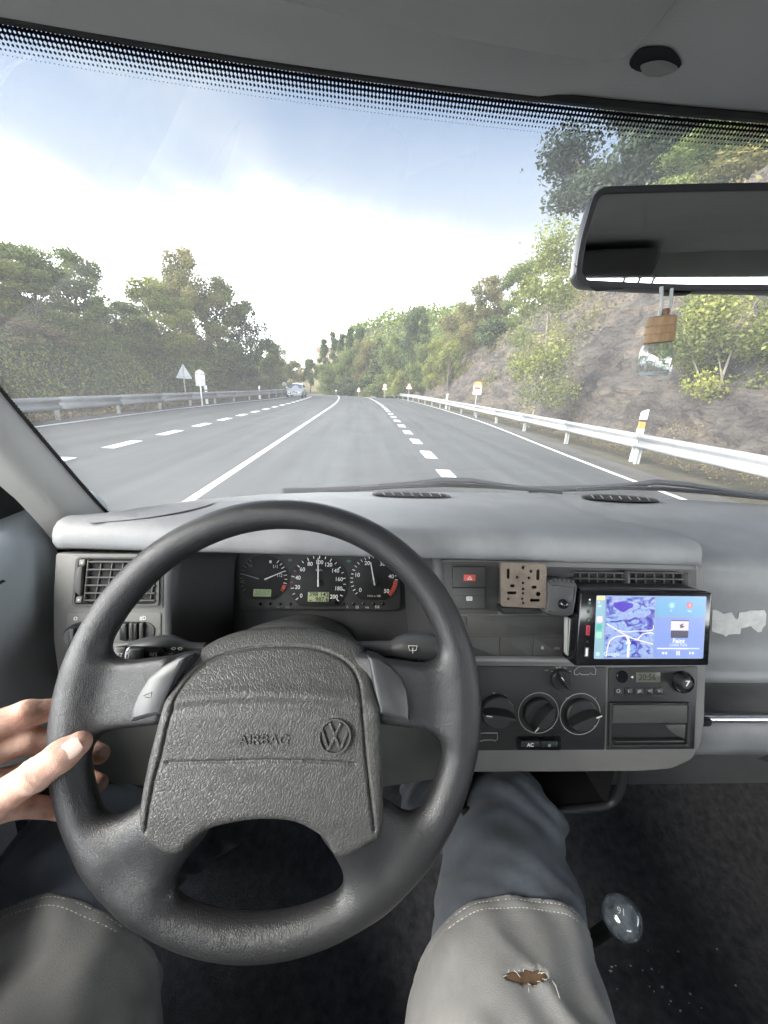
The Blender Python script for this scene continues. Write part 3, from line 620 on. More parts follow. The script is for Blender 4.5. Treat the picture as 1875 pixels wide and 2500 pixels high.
TREES = [
 # left bank, near to far
 ('bank_tree', 'tall pale green tree filling the left picture corner behind the bank', 'wall2', 'mid', -17.4, 17.5, 6.9, 6.4, GL),
 ('bank_tree', 'broad olive tree behind the leafy left trees', 'wall', 'olive', -17.6, 22.5, 7.0, 6.4, GL),
 ('bank_tree', 'yellow-green tree cut off by the left picture edge, on the bank', 'wall', 'yellow', -14.2, 15.6, 5.9, 5.4, GL),
 ('bank_tree', 'leafy mid green tree second from the left edge', 'wall2', 'mid', -14.2, 19.2, 6.6, 4.6, GL),
 ('bank_tree', 'dark green pointed tree rising behind the second left tree', 'wall', 'mid', -15.6, 24.0, 7.5, 5.0, GL),
 ('bank_tree', 'bright green rounded tree low on the left bank', 'wall2', 'mid', -12.6, 22.2, 5.2, 4.8, GL),
 ('bank_tree', 'yellowish shrubby tree between two dark left bank trees', 'wall', 'yellow', -13.2, 27.4, 7.2, 5.2, GL),
 ('bank_tree', 'olive tree with thin twiggy top, middle of the left bank', 'wall2', 'olive', -13.8, 31.6, 8.8, 5.4, GL),
 ('oak_tree', 'tallest tree with loose top on the left bank', 'wall', 'olive', -13.9, 34.5, 10.8, 6.0, GL),
 ('oak_tree', 'dense green oak right of the tallest left tree', 'wall2', 'mid', -12.6, 37.0, 10.0, 6.4, GL),
 ('oak_tree', 'dark overhanging oak nearest the road on the left bank', 'wall', 'dark', -11.0, 39.5, 8.5, 5.4, GL),
 ('oak_tree', 'lower dark tree closing the left bank beside the road', 'wall2', 'mid', -9.7, 43.0, 6.0, 4.6, GL),
 ('shrub', 'low dark shrub below the overhanging oak, left', 'bush', 'dark', -10.6, 35.0, 3.6, 4.6, GL),
 ('shrub', 'mid green shrub behind the arch-topped sign, left', 'bush2', 'mid', -11.2, 27.5, 2.9, 4.4, GL),
 ('shrub', 'dry brown shrub on the near left slope', 'bush', 'dry', -12.6, 15.4, 3.4, 4.2, GL),
 ('shrub', 'olive bush beside the dry brown shrub, left slope', 'bush2', 'olive', -12.6, 23.5, 3.4, 4.6, GL),
 ('birch_tree', 'slender pale-trunked birch just past the dark left oaks', 'tall', 'mid', -11.9, 60.0, 5.7, 3.6, GF),
 ('bank_tree', 'pointed green tree beside the pale birch', 'wall', 'mid', -13.4, 62.0, 5.0, 4.4, GF),
 ('bank_tree', 'low green tree left of the pale birch', 'wall2', 'mid', -11.4, 52.0, 4.1, 4.6, GF),
 ('far_tree', 'left one of two small round trees in the far gap', 'round', 'olive', -24.0, 140, 9.0, 8.5, GF),
 ('far_tree', 'right one of two small round trees in the far gap', 'round2', 'dark', -18.5, 142, 9.6, 8.0, GF),
 # right, far to near
 ('pine_tree', 'leftmost thin dark pine on the far right ridge', 'pine', 'dark', -12.6, 128, 13.6, 5.6, GF),
 ('pine_tree', 'second thin dark pine on the far right ridge', 'pine', 'dark', -9.6, 127, 15.6, 5.0, GF),
 ('pine_tree', 'third dark pine on the far right ridge', 'pine', 'dark', -7.0, 124, 15.0, 5.2, GF),
 ('pine_tree', 'fourth dark pine on the far right ridge', 'pine', 'dark', -4.6, 122, 16.4, 5.4, GF),
 ('pine_tree', 'broad dark pine at the right of the ridge row', 'pine', 'dark', -1.6, 118, 16.2, 6.6, GF),
 ('bank_tree', 'light green rounded tree where the road bends out of sight', 'wall', 'mid', -7.5, 88, 5.6, 9.0, GF),
 ('bank_tree', 'pale yellow-green tree beside the bend, below the pine ridge', 'wall2', 'mid', -3.4, 86, 9.2, 8.5, GF),
 ('bank_tree', 'olive tree below the broad dark pine', 'wall', 'olive', .4, 84, 10.8, 8.0, GF),
 ('bank_tree', 'dark low tree touching the far guardrail at the bend', 'bush', 'dark', -2.4, 74, 3.4, 7.0, GF),
 ('spruce_tree', 'dark pointed spruce centre of the right far slope', 'conifer', 'dark', 2.6, 74, 9.8, 7.5, GF),
 ('bank_tree', 'mid green tree between the dark spruce and the round-topped tree', 'wall2', 'mid', 4.6, 70, 10.6, 7.0, GF),
 ('bank_tree', 'green bush hiding the foot of the dark spruce', 'bush2', 'mid', 2.4, 64, 4.4, 6.6, GF),
 ('oak_tree', 'round-topped dark tree standing above the right slope', 'wall', 'dark', 7.2, 60, 12.8, 6.4, GR),
 ('bank_tree', 'bright yellow-green bush over the round speed sign', 'bush2', 'yellow', 5.0, 56, 4.9, 4.8, GR),
 ('bank_tree', 'mid green tree behind the road-narrows triangle', 'wall2', 'mid', 8.2, 52, 8.4, 6.6, GR),
 ('bank_tree', 'yellow-green tree over the road-narrows triangle', 'wall', 'yellow', 8.6, 47.5, 7.2, 4.6, GR),
 ('bank_tree', 'light yellow tree by the start of the rock cut', 'round2', 'yellow', 8.6, 41, 6.2, 3.8, GR),
 ('bank_tree', 'olive tree above the far end of the rock cut', 'wall2', 'olive', 10.4, 47, 11.4, 6.4, GR),
 ('bank_tree', 'brownish green tree right of the olive one, rock top', 'wall', 'olive', 11.6, 40.5, 12.2, 6.4, GR),
 ('bank_tree', 'mid green tree filling the rock top behind the tall sapling', 'wall2', 'mid', 12.9, 34.5, 12.4, 6.6, GR),
 ('shrub', 'dark low shrub hanging over the rock edge', 'bush2', 'dark', 11.6, 36.5, 8.8, 5.0, GR),
 ('shrub', 'olive shrub on the rock edge right of the tall sapling', 'bush', 'olive', 14.4, 27.5, 11.4, 5.0, GR),
 ('oak_tree', 'large dark oak crown at the top right beneath the roof edge', 'big', 'oak', 15.2, 27.5, 20.0, 11.5, GR),
 ('oak_tree', 'second dark oak behind the rear-view mirror', 'big', 'oak', 19.5, 25.5, 19.5, 10.5, GR),
 ('bank_tree', 'mid green tree half hidden by the mirror, upper slope', 'wall', 'mid', 16.6, 22.0, 14.4, 6.4, GR),
 ('bank_tree', 'broad olive-tan tree at the upper right picture edge', 'wall2', 'olive', 18.6, 18.4, 16.4, 10.5, GR),
]
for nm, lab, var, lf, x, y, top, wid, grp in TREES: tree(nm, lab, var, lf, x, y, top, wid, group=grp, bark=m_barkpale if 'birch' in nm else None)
tree('sapling', 'tall yellow-green sapling in front of the rock face', 'sap', 'yellow', 6.95, 16.0, 7.1, 3.6, base=.5, group='roadside saplings', bark=m_barkpale)
tree('sapling', 'bright green sapling at the right picture edge below the mirror', 'sap2', 'yellow', 9.5, 10.2, 5.0, 4.2, base=.6, group='roadside saplings', bark=m_barkpale)

# ---- ground cover nobody could count
def cover(name, label, seed, n, fpos, size, leafm, cat='undergrowth'):
    rng = np.random.default_rng(seed); P = fpos(rng, n); d = rng.normal(size=P.shape); d[:, 2] = abs(d[:, 2])
    k = np.array([noise.noise(Vector(p) * .35) for p in P]); tone = .45 + .5 * k + .14 * rng.normal(size=len(P))
    o = link(name, leaf_mesh(name, rng, P * K, d, size * K, tone), LF[leafm]); o['label'] = label; o['category'] = cat; kind(o, 'stuff'); return o
def bank(x0, x1, y0, y1, h):
    def f(rng, n):
        y = y0 + (y1 - y0) * rng.uniform(0, 1, n) ** 1.25; x = rng.uniform(x0, x1, n) + cx(y); hh = np.array([.35 + .9 * max(0, noise.noise(Vector((a * .55, b * .55, 7))) + .35) for a, b in zip(x, y)])
        return np.stack([x, y, terrain(x, y) + h * hh * rng.uniform(0, 1, n) ** .6], 1)
    return f
cover('undergrowth', 'dense green ferns and brambles covering the left bank', 21, 60000, bank(-16, -9.5, 7, 60, 1.3), .052, 'mid')
cover('undergrowth', 'pale yellow-green bracken patches on the left bank', 29, 24000, bank(-15.5, -9.8, 7, 45, 1.4), .050, 'yellow')
cover('undergrowth', 'dark ivy and bramble patches on the left bank', 22, 16000, bank(-15, -10, 7, 60, 1.5), .055, 'dark')
cover('dry_grass', 'brown dry grass behind the left guardrail', 23, 7000, bank(-10.2, -8.8, 6, 40, .28), .06, 'dry', 'grass')
def rtopc(rng, n):
    y = rng.uniform(4, 110, n); d = rng.uniform(-.6, 9, n); x = cx(y) + XB + .62 * rtop(y) + d
    return np.stack([x, y, terrain(x, y) + rng.uniform(0, 1, n) ** .7 * (1.2 + .8 * np.sin(x * .9) * np.sin(y * .6))], 1)
cover('undergrowth', 'olive brush along the top of the rock cut', 24, 26000, rtopc, .12, 'olive')
def farc(rng, n):
    y = rng.uniform(58, 128, n); d = rng.uniform(7.2, 26, n); x = cx(y) + d; h = .8 + 3.2 * sstep(7.2, 16, d)
    return np.stack([x, y, terrain(x, y) + rng.uniform(0, 1, n) ** .7 * h * (1 + .4 * np.sin(x * .7) * np.sin(y * .5))], 1)
cover('undergrowth', 'mid green thicket along the far right bend', 25, 30000, farc, .17, 'mid')
def rockgrass(rng, n):
    y = rng.uniform(5, 45, n); d = rng.uniform(-1.4, .5, n); x = cx(y) + XB + d
    return np.stack([x, y, terrain(x, y) + .4 * np.clip(d, 0, 1) + rng.uniform(0, .28, n)], 1)
cover('dry_grass', 'straw-coloured dry grass at the foot of the rock cut', 26, 20000, rockgrass, .026, 'dry', 'grass')
def rockivy(rng, n):
    c = [(24, .8), (27, .85), (35, .8), (40, .6), (18, .9), (45, .5), (30, .25), (21, .55)]; k = rng.integers(0, len(c), n); y = np.array([c[i][0] for i in k]) + rng.normal(size=n) * 1.1; s = np.clip(np.array([c[i][1] for i in k]) + rng.normal(size=n) * .08, 0, 1.05)
    z = rtop(y) * s; return np.stack([cx(y) + XB + .62 * z - .35 + rng.uniform(-.3, .25, n), y, cz(y) + .3 + z], 1)
cover('ivy', 'scattered weeds growing on the rock face', 27, 5000, rockivy, .08, 'olive', 'weeds')
def farwood(rng, n):
    y = rng.uniform(118, 260, n); x = rng.uniform(-110, 60, n); return np.stack([x, y, terrain(x, y) + rng.uniform(0, 1, n) ** .6 * (5 + 3 * np.sin(x * .21 + 1) * np.sin(y * .13))], 1)
cover('far_wood', 'distant wooded hillside beyond the bend', 28, 26000, lambda r, n: (lambda P: P[(P[:, 0] > -9) | (P[:, 0] < -45)])(farwood(r, n)), .75, 'mid', 'wood')
m_field = M('dry_field', (.15, .13, .07), .95, var=.25, vscale=.08)
G = [[E(x, y, float(terrain(x, y)) + .6) for x in np.linspace(-60, -8, 14)] for y in np.linspace(140, 300, 12)]
kind(grid('field', G, m_field), 'structure')
# far farmhouse
hx, hy = -18.0, 205.0; hz = float(terrain(hx, hy)); t = thing('farmhouse', 'small distant orange-roofed farmhouse in the far gap', 'house', E(hx, hy, hz))
m_wall = M('pale_render', (.30, .24, .18), .9, var=.1, vscale=.5); m_tile = M('clay_tile', (.17, .11, .08), .85, var=.2, vscale=.6, bump=.5, bscale=2)
HB = Matrix.Translation(E(hx, hy, hz + .5))
boxm('wall', (-6, -4, 0), (6, 4, 5.5), m_wall, t, HB)
link('roof', pyd('roof', [HB @ Vector(v) for v in ((-6.6, -4.6, 5.4), (6.6, -4.6, 5.4), (6.6, 4.6, 5.4), (-6.6, 4.6, 5.4), (-6.6, 0, 8), (6.6, 0, 8))], [(0, 1, 5, 4), (2, 3, 4, 5), (0, 4, 3), (1, 2, 5), (0, 3, 2, 1)]), m_tile, t)
for wx in (-4, -1.3, 1.4, 4): boxm('window', (wx - .5, -4.06, 2.6), (wx + .5, -3.95, 4), m_black, t, HB)
# power line
t = thing('power_line', 'pair of thin overhead wires crossing above the right slope', 'wires', E(16, 30, 10))
for dz in (0, .55): tube('wire', [E(5.2 + (25 - 5.2) * k / 10, 30 + 14 * k / 10, 9.6 + dz + 5.5 * k / 10 + .01 * (k - 5) ** 2) for k in range(11)], .012, m_black, t, 5)
tube('pole', [E(25, 44, 5), E(25, 44, 16.5)], .12, m_bark, t, 8)
# ================================================================== INSIDE THE VAN
def c3(x, y, z): return np.array([x, y, H + z])
def at_y(px, py, y): return on_plane(px, py, (0, y, 0), np.array([0, 1.0, 0]))
def at_z(px, py, z): return on_plane(px, py, (0, 0, H + z), np.array([0, 0, 1.0]))
def at_x(px, py, x): return on_plane(px, py, (x, 0, 0), np.array([1.0, 0, 0]))
m_pad = M('dash_pad_vinyl', (.235, .239, .244), .56, bump=.6, bscale=700, var=.13, vscale=16, rvar=.08, spec=.45)
m_trim = M('fascia_plastic', (.135, .134, .127), .6, bump=.4, bscale=1100, var=.08, vscale=14)
m_trimd = M('dark_grey_plastic', (.048, .048, .046), .58, bump=.4, bscale=1100, var=.12, vscale=14)
m_blk = M('black_plastic', (.015, .015, .016), .48, bump=.35, bscale=1200, var=.15, vscale=20, rvar=.06)
m_gloss = M('gloss_black', (.008, .008, .010), .12, spec=.5)
m_cav = M('vent_cavity', (.006, .006, .007), .8)  # near-black for flat sheets; the shade of hollows is put into the colour
m_slat = M('vent_slat', (.055, .054, .052), .5, var=.1, vscale=30)
m_print = M('white_print', (.72, .72, .70), .6); m_dimprint = M('grey_print', (.30, .30, .29), .6)
m_head = M('headliner_vinyl', (.48, .485, .475), .85, bump=.5, bscale=420, var=.05, vscale=3)
m_visor = M('visor_vinyl', (.36, .365, .35), .8, bump=.5, bscale=420, var=.05, vscale=4)
m_pillar = M('pillar_plastic', (.42, .415, .395), .6, bump=.5, bscale=700, var=.06, vscale=6)
m_door = M('door_vinyl', (.42, .47, .50), .65, bump=.4, bscale=600, var=.1, vscale=5)
m_rubber = M('black_rubber', (.012, .012, .013), .65)
m_carpet = M('black_carpet', (.075, .075, .081), .98, bump=1.0, bscale=420, var=.4, vscale=60)
m_seat = M('dark_seat_cloth', (.05, .05, .054), .95, bump=.7, bscale=500, var=.25, vscale=40)
m_paint = M('grey_body_paint', (.42, .43, .44), .35, coat=.4)
m_wind = thin_glass('windscreen_glass', (.98, .99, .985), .05, .105)
m_side = thin_glass('side_glass', (.97, .98, .98), .05, .01)
XC = .42                                        # centre line of the van
def yb(x): return .862 - .42 * (x - XC) ** 2      # foot of the windscreen in plan
def yt(x): return .497 - .095 * (x - .2) ** 2     # its top edge
PBX = [-.45, -.365, -.281, -.182, -.078, .02, .173, .312, .467, .623, .722, .885, 1.3]; PBY = [.51, .563, .635, .684, .715, .732, .752, .765, .772, .772, .766, .750, .66]
def ypb(x): return float(np.interp(x, PBX, PBY))   # back edge of the dash pad
van = thing('van', 'grey van cabin seen from the driver seat, shell with windscreen, roof lining and doors', 'van', (XC, -1.2, 0))

# ---- windscreen
def wsp(x, t):
    b = c3(x, yb(x), -.197); u = c3(x, yt(x), .284); p = b + (u - b) * t; return p + np.array([0, .6, .45]) * .02 * math.sin(math.pi * min(max(t, 0), 1))
def wxl(t): return -.395 - .165 * t
def wxr(t): return 2 * XC - wxl(t)
G = [[wsp(wxl(t) + (wxr(t) - wxl(t)) * s, t) for s in np.linspace(0, 1, 40)] for t in np.linspace(-.12, 1.05, 24)]
ws = grid('windscreen', G, m_wind, van)
# printed dot band along the top edge
m_frit = bpy.data.materials.new('dot_print'); m_frit.use_nodes = True; t_ = m_frit.node_tree; t_.nodes.clear()
def nd(t, typ, **k):
    n = t.nodes.new(typ)
    for a, b in k.items(): setattr(n, a, b)
    return n
def mth(t, op, a, b=None):
    n = nd(t, 'ShaderNodeMath', operation=op)
    for i, v in enumerate((a, b)):
        if v is None: continue
        if isinstance(v, (int, float)): n.inputs[i].default_value = v
        else: t.links.new(v, n.inputs[i])
    return n.outputs[0]
uvn = nd(t_, 'ShaderNodeUVMap'); uvn.uv_map = 'UVMap'; sp = nd(t_, 'ShaderNodeSeparateXYZ'); t_.links.new(uvn.outputs[0], sp.inputs[0])
PIT = .0037
cu_ = mth(t_, 'COSINE', mth(t_, 'MULTIPLY', sp.outputs[0], 2 * math.pi / PIT)); cv_ = mth(t_, 'COSINE', mth(t_, 'MULTIPLY', sp.outputs[1], 2 * math.pi / PIT / 1.1))
g_ = mth(t_, 'MULTIPLY', mth(t_, 'ADD', cu_, cv_), .5)
th = nd(t_, 'ShaderNodeMapRange'); th.inputs['From Min'].default_value = -.002; th.inputs['From Max'].default_value = .024; th.inputs['To Min'].default_value = .85; th.inputs['To Max'].default_value = -1.0; t_.links.new(sp.outputs[1], th.inputs['Value'])
fac = mth(t_, 'LESS_THAN', g_, th.outputs[0])
bs = nd(t_, 'ShaderNodeBsdfDiffuse'); bs.inputs[0].default_value = (.010, .010, .014, 1); tr_ = nd(t_, 'ShaderNodeBsdfTransparent'); mx_ = nd(t_, 'ShaderNodeMixShader'); oo = nd(t_, 'ShaderNodeOutputMaterial')
t_.links.new(fac, mx_.inputs[0]); t_.links.new(tr_.outputs[0], mx_.inputs[1]); t_.links.new(bs.outputs[0], mx_.inputs[2]); t_.links.new(mx_.outputs[0], oo.inputs[0])
V = []; UV = []; xs = np.linspace(-.58, 1.42, 90); tt = [.90, .93, .96, 1.0]
for t in tt:
    for x in xs: V.append(wsp(x, t) - np.array([0, .6, .45]) * .003); UV.append((x, (1.0 - t) * .61 * (1 + .12 * x)))
Q = [(i * 90 + j, i * 90 + j + 1, (i + 1) * 90 + j + 1, (i + 1) * 90 + j) for i in range(3) for j in range(89)]
me = pyd('dot_band', V, Q); ul = me.uv_layers.new(name='UVMap')
for l in me.loops: ul.data[l.index].uv = UV[l.vertex_index]
link('dot_band', me, m_frit, ws)
grid('black_edge', [[wsp(wxl(t) + s, t) - np.array([0, .6, .45]) * .002 for s in (-.03, .0030 + .0006 * math.sin(t * 900))] for t in np.linspace(-.1, 1, 400)], m_rubber, ws, smooth=False)

# ---- roof lining, header trim, visor
xs = np.linspace(-.75, 1.59, 70)
def edge_drop(x): return .004 * sstep(.185, .165, x)
rows = []
for (dy, z) in ((.012, .299), (.004, .2895), (-.004, .2870), (-.014, .2885), (-.03, .2945), (-.06, .306), (-.10, .320), (-.14, .330), (-.20, .340), (-.30, .346)):
    rows.append([c3(x, yt(x) + dy, z - float(edge_drop(x)) * (1 if dy > -.03 else .3)) for x in xs])
grid('header_trim', rows, m_head, van)
rows = [[c3(x, yt(x) * (1 if k == 0 else 0) + dy, z) for x in xs] for k, (dy, z) in enumerate(((-.30, .346), (-.2, .352), (-1.2, .36), (-2.4, .355), (-3.45, .30)))]
rows[0] = [c3(x, yt(x) - .298, .3455) for x in xs]
grid('roof_lining', rows, m_head, van)
tube('header_gasket', [wsp(x, 1.005) - np.array([0, .004, .0005]) for x in np.linspace(-.58, 1.42, 50)], .0045, m_rubber, van, 6)
HDP = [(.012, .299), (.004, .2895), (-.004, .2870), (-.014, .2885), (-.03, .2945), (-.06, .306), (-.10, .320), (-.14, .330), (-.20, .340), (-.30, .346)]
def on_head(px, py, drop=.002):
    d = ray(px, py); s = .2
    while s < 1.2:
        p = CAM + d * s; z = np.interp(p[1] - yt(p[0]), [q[0] for q in HDP[::-1]], [q[1] for q in HDP[::-1]])
        if p[2] - H > z - drop: break
        s += .0008
    return p
vf = [(-.40, .375), (-.137, .411), (-.005, .429), (.15, .4405), (.205, .4435)]; vo_ = vf + [(.222, .43), (.226, .40), (.222, .25), (-.42, .24)]
V = []; vin = inset(vo_, .006); nV = len(vo_)
for P_, z in ((vo_, .300), (vo_, .288), (vin, .2815)): V += [c3(x, y, z) for x, y in P_]
link('sun_visor', pyd('sun_visor', V, [(k * nV + i, k * nV + (i + 1) % nV, (k + 1) * nV + (i + 1) % nV, (k + 1) * nV + i) for k in range(2) for i in range(nV)] + [tuple(range(2 * nV, 3 * nV)), tuple(reversed(range(nV)))]), m_visor, van, 40)
def hole_ring(name, px, py, a, b, mat, drop, parent, seed=0):
    P = [on_head(px + a * math.cos(q) * (1 + .10 * math.sin(3 * q + seed)), py + b * math.sin(q) * (1 + .09 * math.cos(2 * q + seed)), drop) for q in np.linspace(0, 2 * math.pi, 24, endpoint=False)]
    return link(name, pyd(name, P, [tuple(range(24))]), mat, parent)

# ---- A-pillars
def pillar(sgn):
    mx = lambda p: p if sgn < 0 else np.array([2 * XC - p[0], p[1], p[2]])
    ge = [wsp(wxl(t), t) - np.array([0, .004, 0]) for t in (-.14, 0, .18, .37, .65, 1.02)]
    ie = [c3(-.392, .52, -.26), c3(-.398, .503, -.209), c3(-.413, .485, -.154), c3(-.428, .472, -.116), c3(-.50, .42, .05), c3(-.56, .33, .27)]
    ge = spline(ge, 6); ie = spline(ie, 6); R = []
    for g, i in zip(ge, ie):
        row = []
        for s in np.linspace(-.12, 1.12, 14):
            p = g + (i - g) * s; row.append(mx(p + np.array([.6, -.8, .0]) * .017 * math.sin(math.pi * min(max(s, 0), 1) ** 1.3) - (np.array([.02, 0, 0]) * max(0, abs(s - .5) - .5) * 4)))
        R.append(row)
    return grid('windscreen_pillar', R, m_pillar, van)
pillar(-1); pillar(1)

# ---- doors, side walls, floor, rear
def yz_poly(name, P, x, mat, parent, th=.012):
    n = len(P); V = [c3(x, y, z) for y, z in P] + [c3(x + th, y, z) for y, z in P]
    F = [tuple(range(n)), tuple(reversed(range(n, 2 * n)))] + [(i, (i + 1) % n, n + (i + 1) % n, n + i) for i in range(n)]
    return link(name, pyd(name, V, F), mat, parent)
for sg in (-1, 1):
    X = (lambda x: x) if sg < 0 else (lambda x: 2 * XC - x)
    G = []
    for y in np.linspace(-.62, .64, 24):
        pr = [(-.475, -.20), (-.455, -.197), (-.43, -.203), (-.413, -.222), (-.408, -.26), (-.415, -.33), (-.418, -.40), (-.40, -.43), (-.398, -.48), (-.44, -.51), (-.53, -.56), (-.55, -.80), (-.55, -1.0)]
        G.append([c3(X(a - .012 * sstep(.35, .64, y)), y, z + .012 * sstep(.2, .6, y) - .22 * sstep(.40, .27, y) * sstep(-.50, -.24, z)) for a, z in pr])  # sill dropped out of view so window light reaches the legs
    dr = grid('door_panel', G, m_door, van)
    yz_poly('door_glass', [(-.60, -.43), (.27, -.43), (.39, -.22), (.46, -.21), (.20, .27), (-.60, .29)], X(-.478), m_side, dr, .003)
    yz_poly('mirror_triangle', [(.44, -.205), (.60, -.205), (.48, -.03), (.465, -.03)], X(-.470) - (.01 if sg > 0 else 0), m_blk, dr, .012)
    tube('window_frame', [c3(X(-.476), .52, -.14), c3(X(-.49), .43, .02), c3(X(-.50), .29, .22), c3(X(-.49), .05, .30), c3(X(-.468), -.6, .315)], .022, m_rubber, dr, 8)
    tube('door_pull', [at_y(0, 1385, .42) + np.array([-.02, -.05, 0]), at_y(0, 1420, .42) + np.array([-.01, 0, 0]), at_y(0, 1432, .42)], .008, m_blk, dr, 8) if sg < 0 else None
    yz_poly('side_wall', [(-.62, -1.0), (-.62, -.26), (-3.45, -.26), (-3.45, -1.0)], X(-.50), m_head, van, .02)
    yz_poly('roof_rail', [(-.62, .27), (-.62, .36), (-3.45, .33), (-3.45, .25)], X(-.50), m_head, van, .02)
    for ya in (-.62, -1.9, -3.33): yz_poly('door_pillar', [(ya, -.26), (ya, .28), (ya - .09, .28), (ya - .11, -.26)], X(-.495), m_head, van, .03)
    yz_poly('rear_side_glass', [(-.72, -.26), (-1.9, -.26), (-1.9, .27), (-.72, .27)], X(-.49), m_side, van, .003); yz_poly('added_side_panel', [(-2.0, -.27), (-3.33, -.27), (-3.33, .28), (-2.0, .28)], X(-.492), m_head, van, .01)  # unseen panel added over the rear side to cut light on the dash lip
# rear wall with its window
def xz_poly(name, P, y, mat, parent, th=.02):
    n = len(P); V = [c3(x, y, z) for x, z in P] + [c3(x, y + th, z) for x, z in P]
    F = [tuple(range(n)), tuple(reversed(range(n, 2 * n)))] + [(i, (i + 1) % n, n + (i + 1) % n, n + i) for i in range(n)]
    return link(name, pyd(name, V, F), mat, parent)
for P in ([(-.5, -1.0), (1.34, -1.0), (1.34, -.34), (-.5, -.34)], [(-.5, .13), (1.34, .13), (1.34, .34), (-.5, .34)], [(-.5, -.34), (-.42, -.34), (-.40, .20), (-.5, .20)], [(1.26, -.34), (1.34, -.34), (1.34, .20), (1.24, .20)]):
    xz_poly('rear_wall', P, -3.45, m_head, van)
xz_poly('rear_glass', [(-.42, -.34), (1.26, -.34), (1.24, .13), (-.40, .13)], -3.44, m_side, van, .003)
boxm('roof_locker', (-.40, -3.2, H + .14), (.24, -2.6, H + .30), M('locker_grey', (.16, .16, .16), .7), van, bev=.02)
for k, xk in enumerate((.02, .10, .17)): tube('rack_strut', [c3(xk, -3.62, -.4), c3(xk + .04 * k, -3.62, .15)], .012, m_rubber, van, 6)
grid('floor_carpet', [[c3(x, y, -1.03 + (.28 * sstep(.45, 1.0, y))) for x in np.linspace(-.56, 1.4, 12)] for y in np.linspace(-.45, 1.0, 20)], m_carpet, van)
grid('load_floor', [[c3(x, y, -.98) for x in np.linspace(-.5, 1.34, 6)] for y in np.linspace(-3.45, -.45, 8)], M('pale_vinyl_floor', (.50, .47, .42), .7, var=.1, vscale=6), van)  # unseen rear floor, made pale to bounce light into the cabin
grid('bulkhead_carpet', [[c3(x, yb(x) - .04 - .05 * (1 - k / 6), -.80 + .54 * k / 6) for i, x in enumerate(np.linspace(-.5, 1.36, 20))] for k in range(7)], m_carpet, van)
m_bench = M('grey_bench_cloth', (.20, .205, .21), .95, var=.15, vscale=30, bump=.5, bscale=500)
boxm('added_passenger_seat', (.50, -.62, H - .98), (1.22, -.02, H - .62), m_bench, van, bev=.05); boxm('added_passenger_backrest', (.50, -.74, H - .70), (1.22, -.58, H - .02), m_bench, van, bev=.05)  # unseen bench added to bounce fill light from the right
# bonnet and cowl outside
G = [[c3(x, yb(x) + dy, z - .06 * ((x - XC) / .9) ** 2) for x in np.linspace(-.5, 1.34, 30)] for dy, z in ((.0, -.262), (.05, -.258), (.12, -.262), (.25, -.30), (.40, -.38), (.50, -.50), (.54, -.70))]
grid('bonnet', G, m_paint, van)
grid('cowl', [[c3(x, yb(x) + dy, z) for x in np.linspace(-.42, 1.26, 30)] for dy, z in ((-.03, -.245), (.01, -.236), (.05, -.245))], m_blk, van)

# ================================================================== DASHBOARD
dash = thing('dashboard', 'grey moulded van dashboard with vents, switches and heater panel', 'dashboard', (.2, .5, H - .55))
DR = [('f', 1.005, -.2400), ('f', 1.0, -.1990), ('f', .70, -.1930), ('f', .52, -.1890), ('f', .36, -.1860), ('f', .22, -.1832), ('f', .12, -.1810), ('f', .04, -.1792),
      ('a', .481, -.1787), ('a', .470, -.1805), ('a', .462, -.186), ('a', .4575, -.194), ('a', .456, -.203), ('a', .4572, -.2095), ('a', .460, -.2128), ('a', .467, -.2140), ('a', .50, -.2142)]
DR += [('a', .62, -.22 - .022 * k) for k in range(20)]
PA = [('f', 1.005, -.2400), ('f', 1.0, -.1990), ('f', .60, -.1955), ('f', .42, -.1958), ('f', .345, -.1985), ('f', .285, -.2060), ('f', .20, -.2140), ('f', .12, -.2210),
      ('f', .04, -.2290), ('a', .498, -.2400), ('a', .492, -.252), ('a', .489, -.275), ('a', .488, -.31), ('a', .487, -.35), ('a', .485, -.372), ('a', .477, -.385), ('a', .465, -.392), ('a', .458, -.401), ('a', .459, -.411), ('a', .470, -.4175),
      ('r', .53, -.420), ('r', .565, -.425), ('r', .575, -.445), ('r', .572, -.466), ('r', .555, -.4745), ('r', .50, -.4755), ('a', .458, -.4755), ('a', .446, -.480), ('a', .4385, -.495), ('a', .437, -.520), ('a', .444, -.542), ('a', .465, -.556), ('a', .54, -.562), ('a', .60, -.60), ('a', .62, -.72), ('a', .66, -.85), ('a', .70, -1.02)]
assert len(DR) == len(PA), (len(DR), len(PA))
def yd(k, x, f): return f if k != 'f' else .486 + f * (ypb(x) - .486)
xs = np.concatenate([np.linspace(-.372, .34, 60), np.linspace(.345, .535, 90), np.linspace(.55, 1.23, 40)]); G = []
for x in xs:
    row = []
    for k, (d, p) in enumerate(zip(DR, PA)):
        yd_, zd = yd(d[0], x, d[1]), d[2]; yp_ = yd(p[0], x, p[1]); zp = p[2]
        if p[0] == 'r': yp_ = .463 + (yp_ - .463) * sstep(.475, .497, x)
        # right end of the driver-side pad curves forward in plan
        xe = .472 - .105 * sstep(.46, .68, yd_) ** 1.0
        s = float(sstep(xe - .004, xe + .016 + .03 * sstep(.5, .68, yd_), x)); row.append(c3(x, yd_ + (yp_ - yd_) * s, zd + (zp - zd) * s))
    G.append(row)
for (dx, dz, ins_) in ((-.0035, -.0015, .002), (-.006, -.006, .006), (-.007, -.016, .010), (-.007, -.05, .012)):
    G.insert(0, [p + np.array([dx, ins_ * (1 if p[1] < .5 else -.2), dz]) for p in G[0 if dx == -.0035 else 0]]) if False else None
first = [p.copy() for p in G[0]]
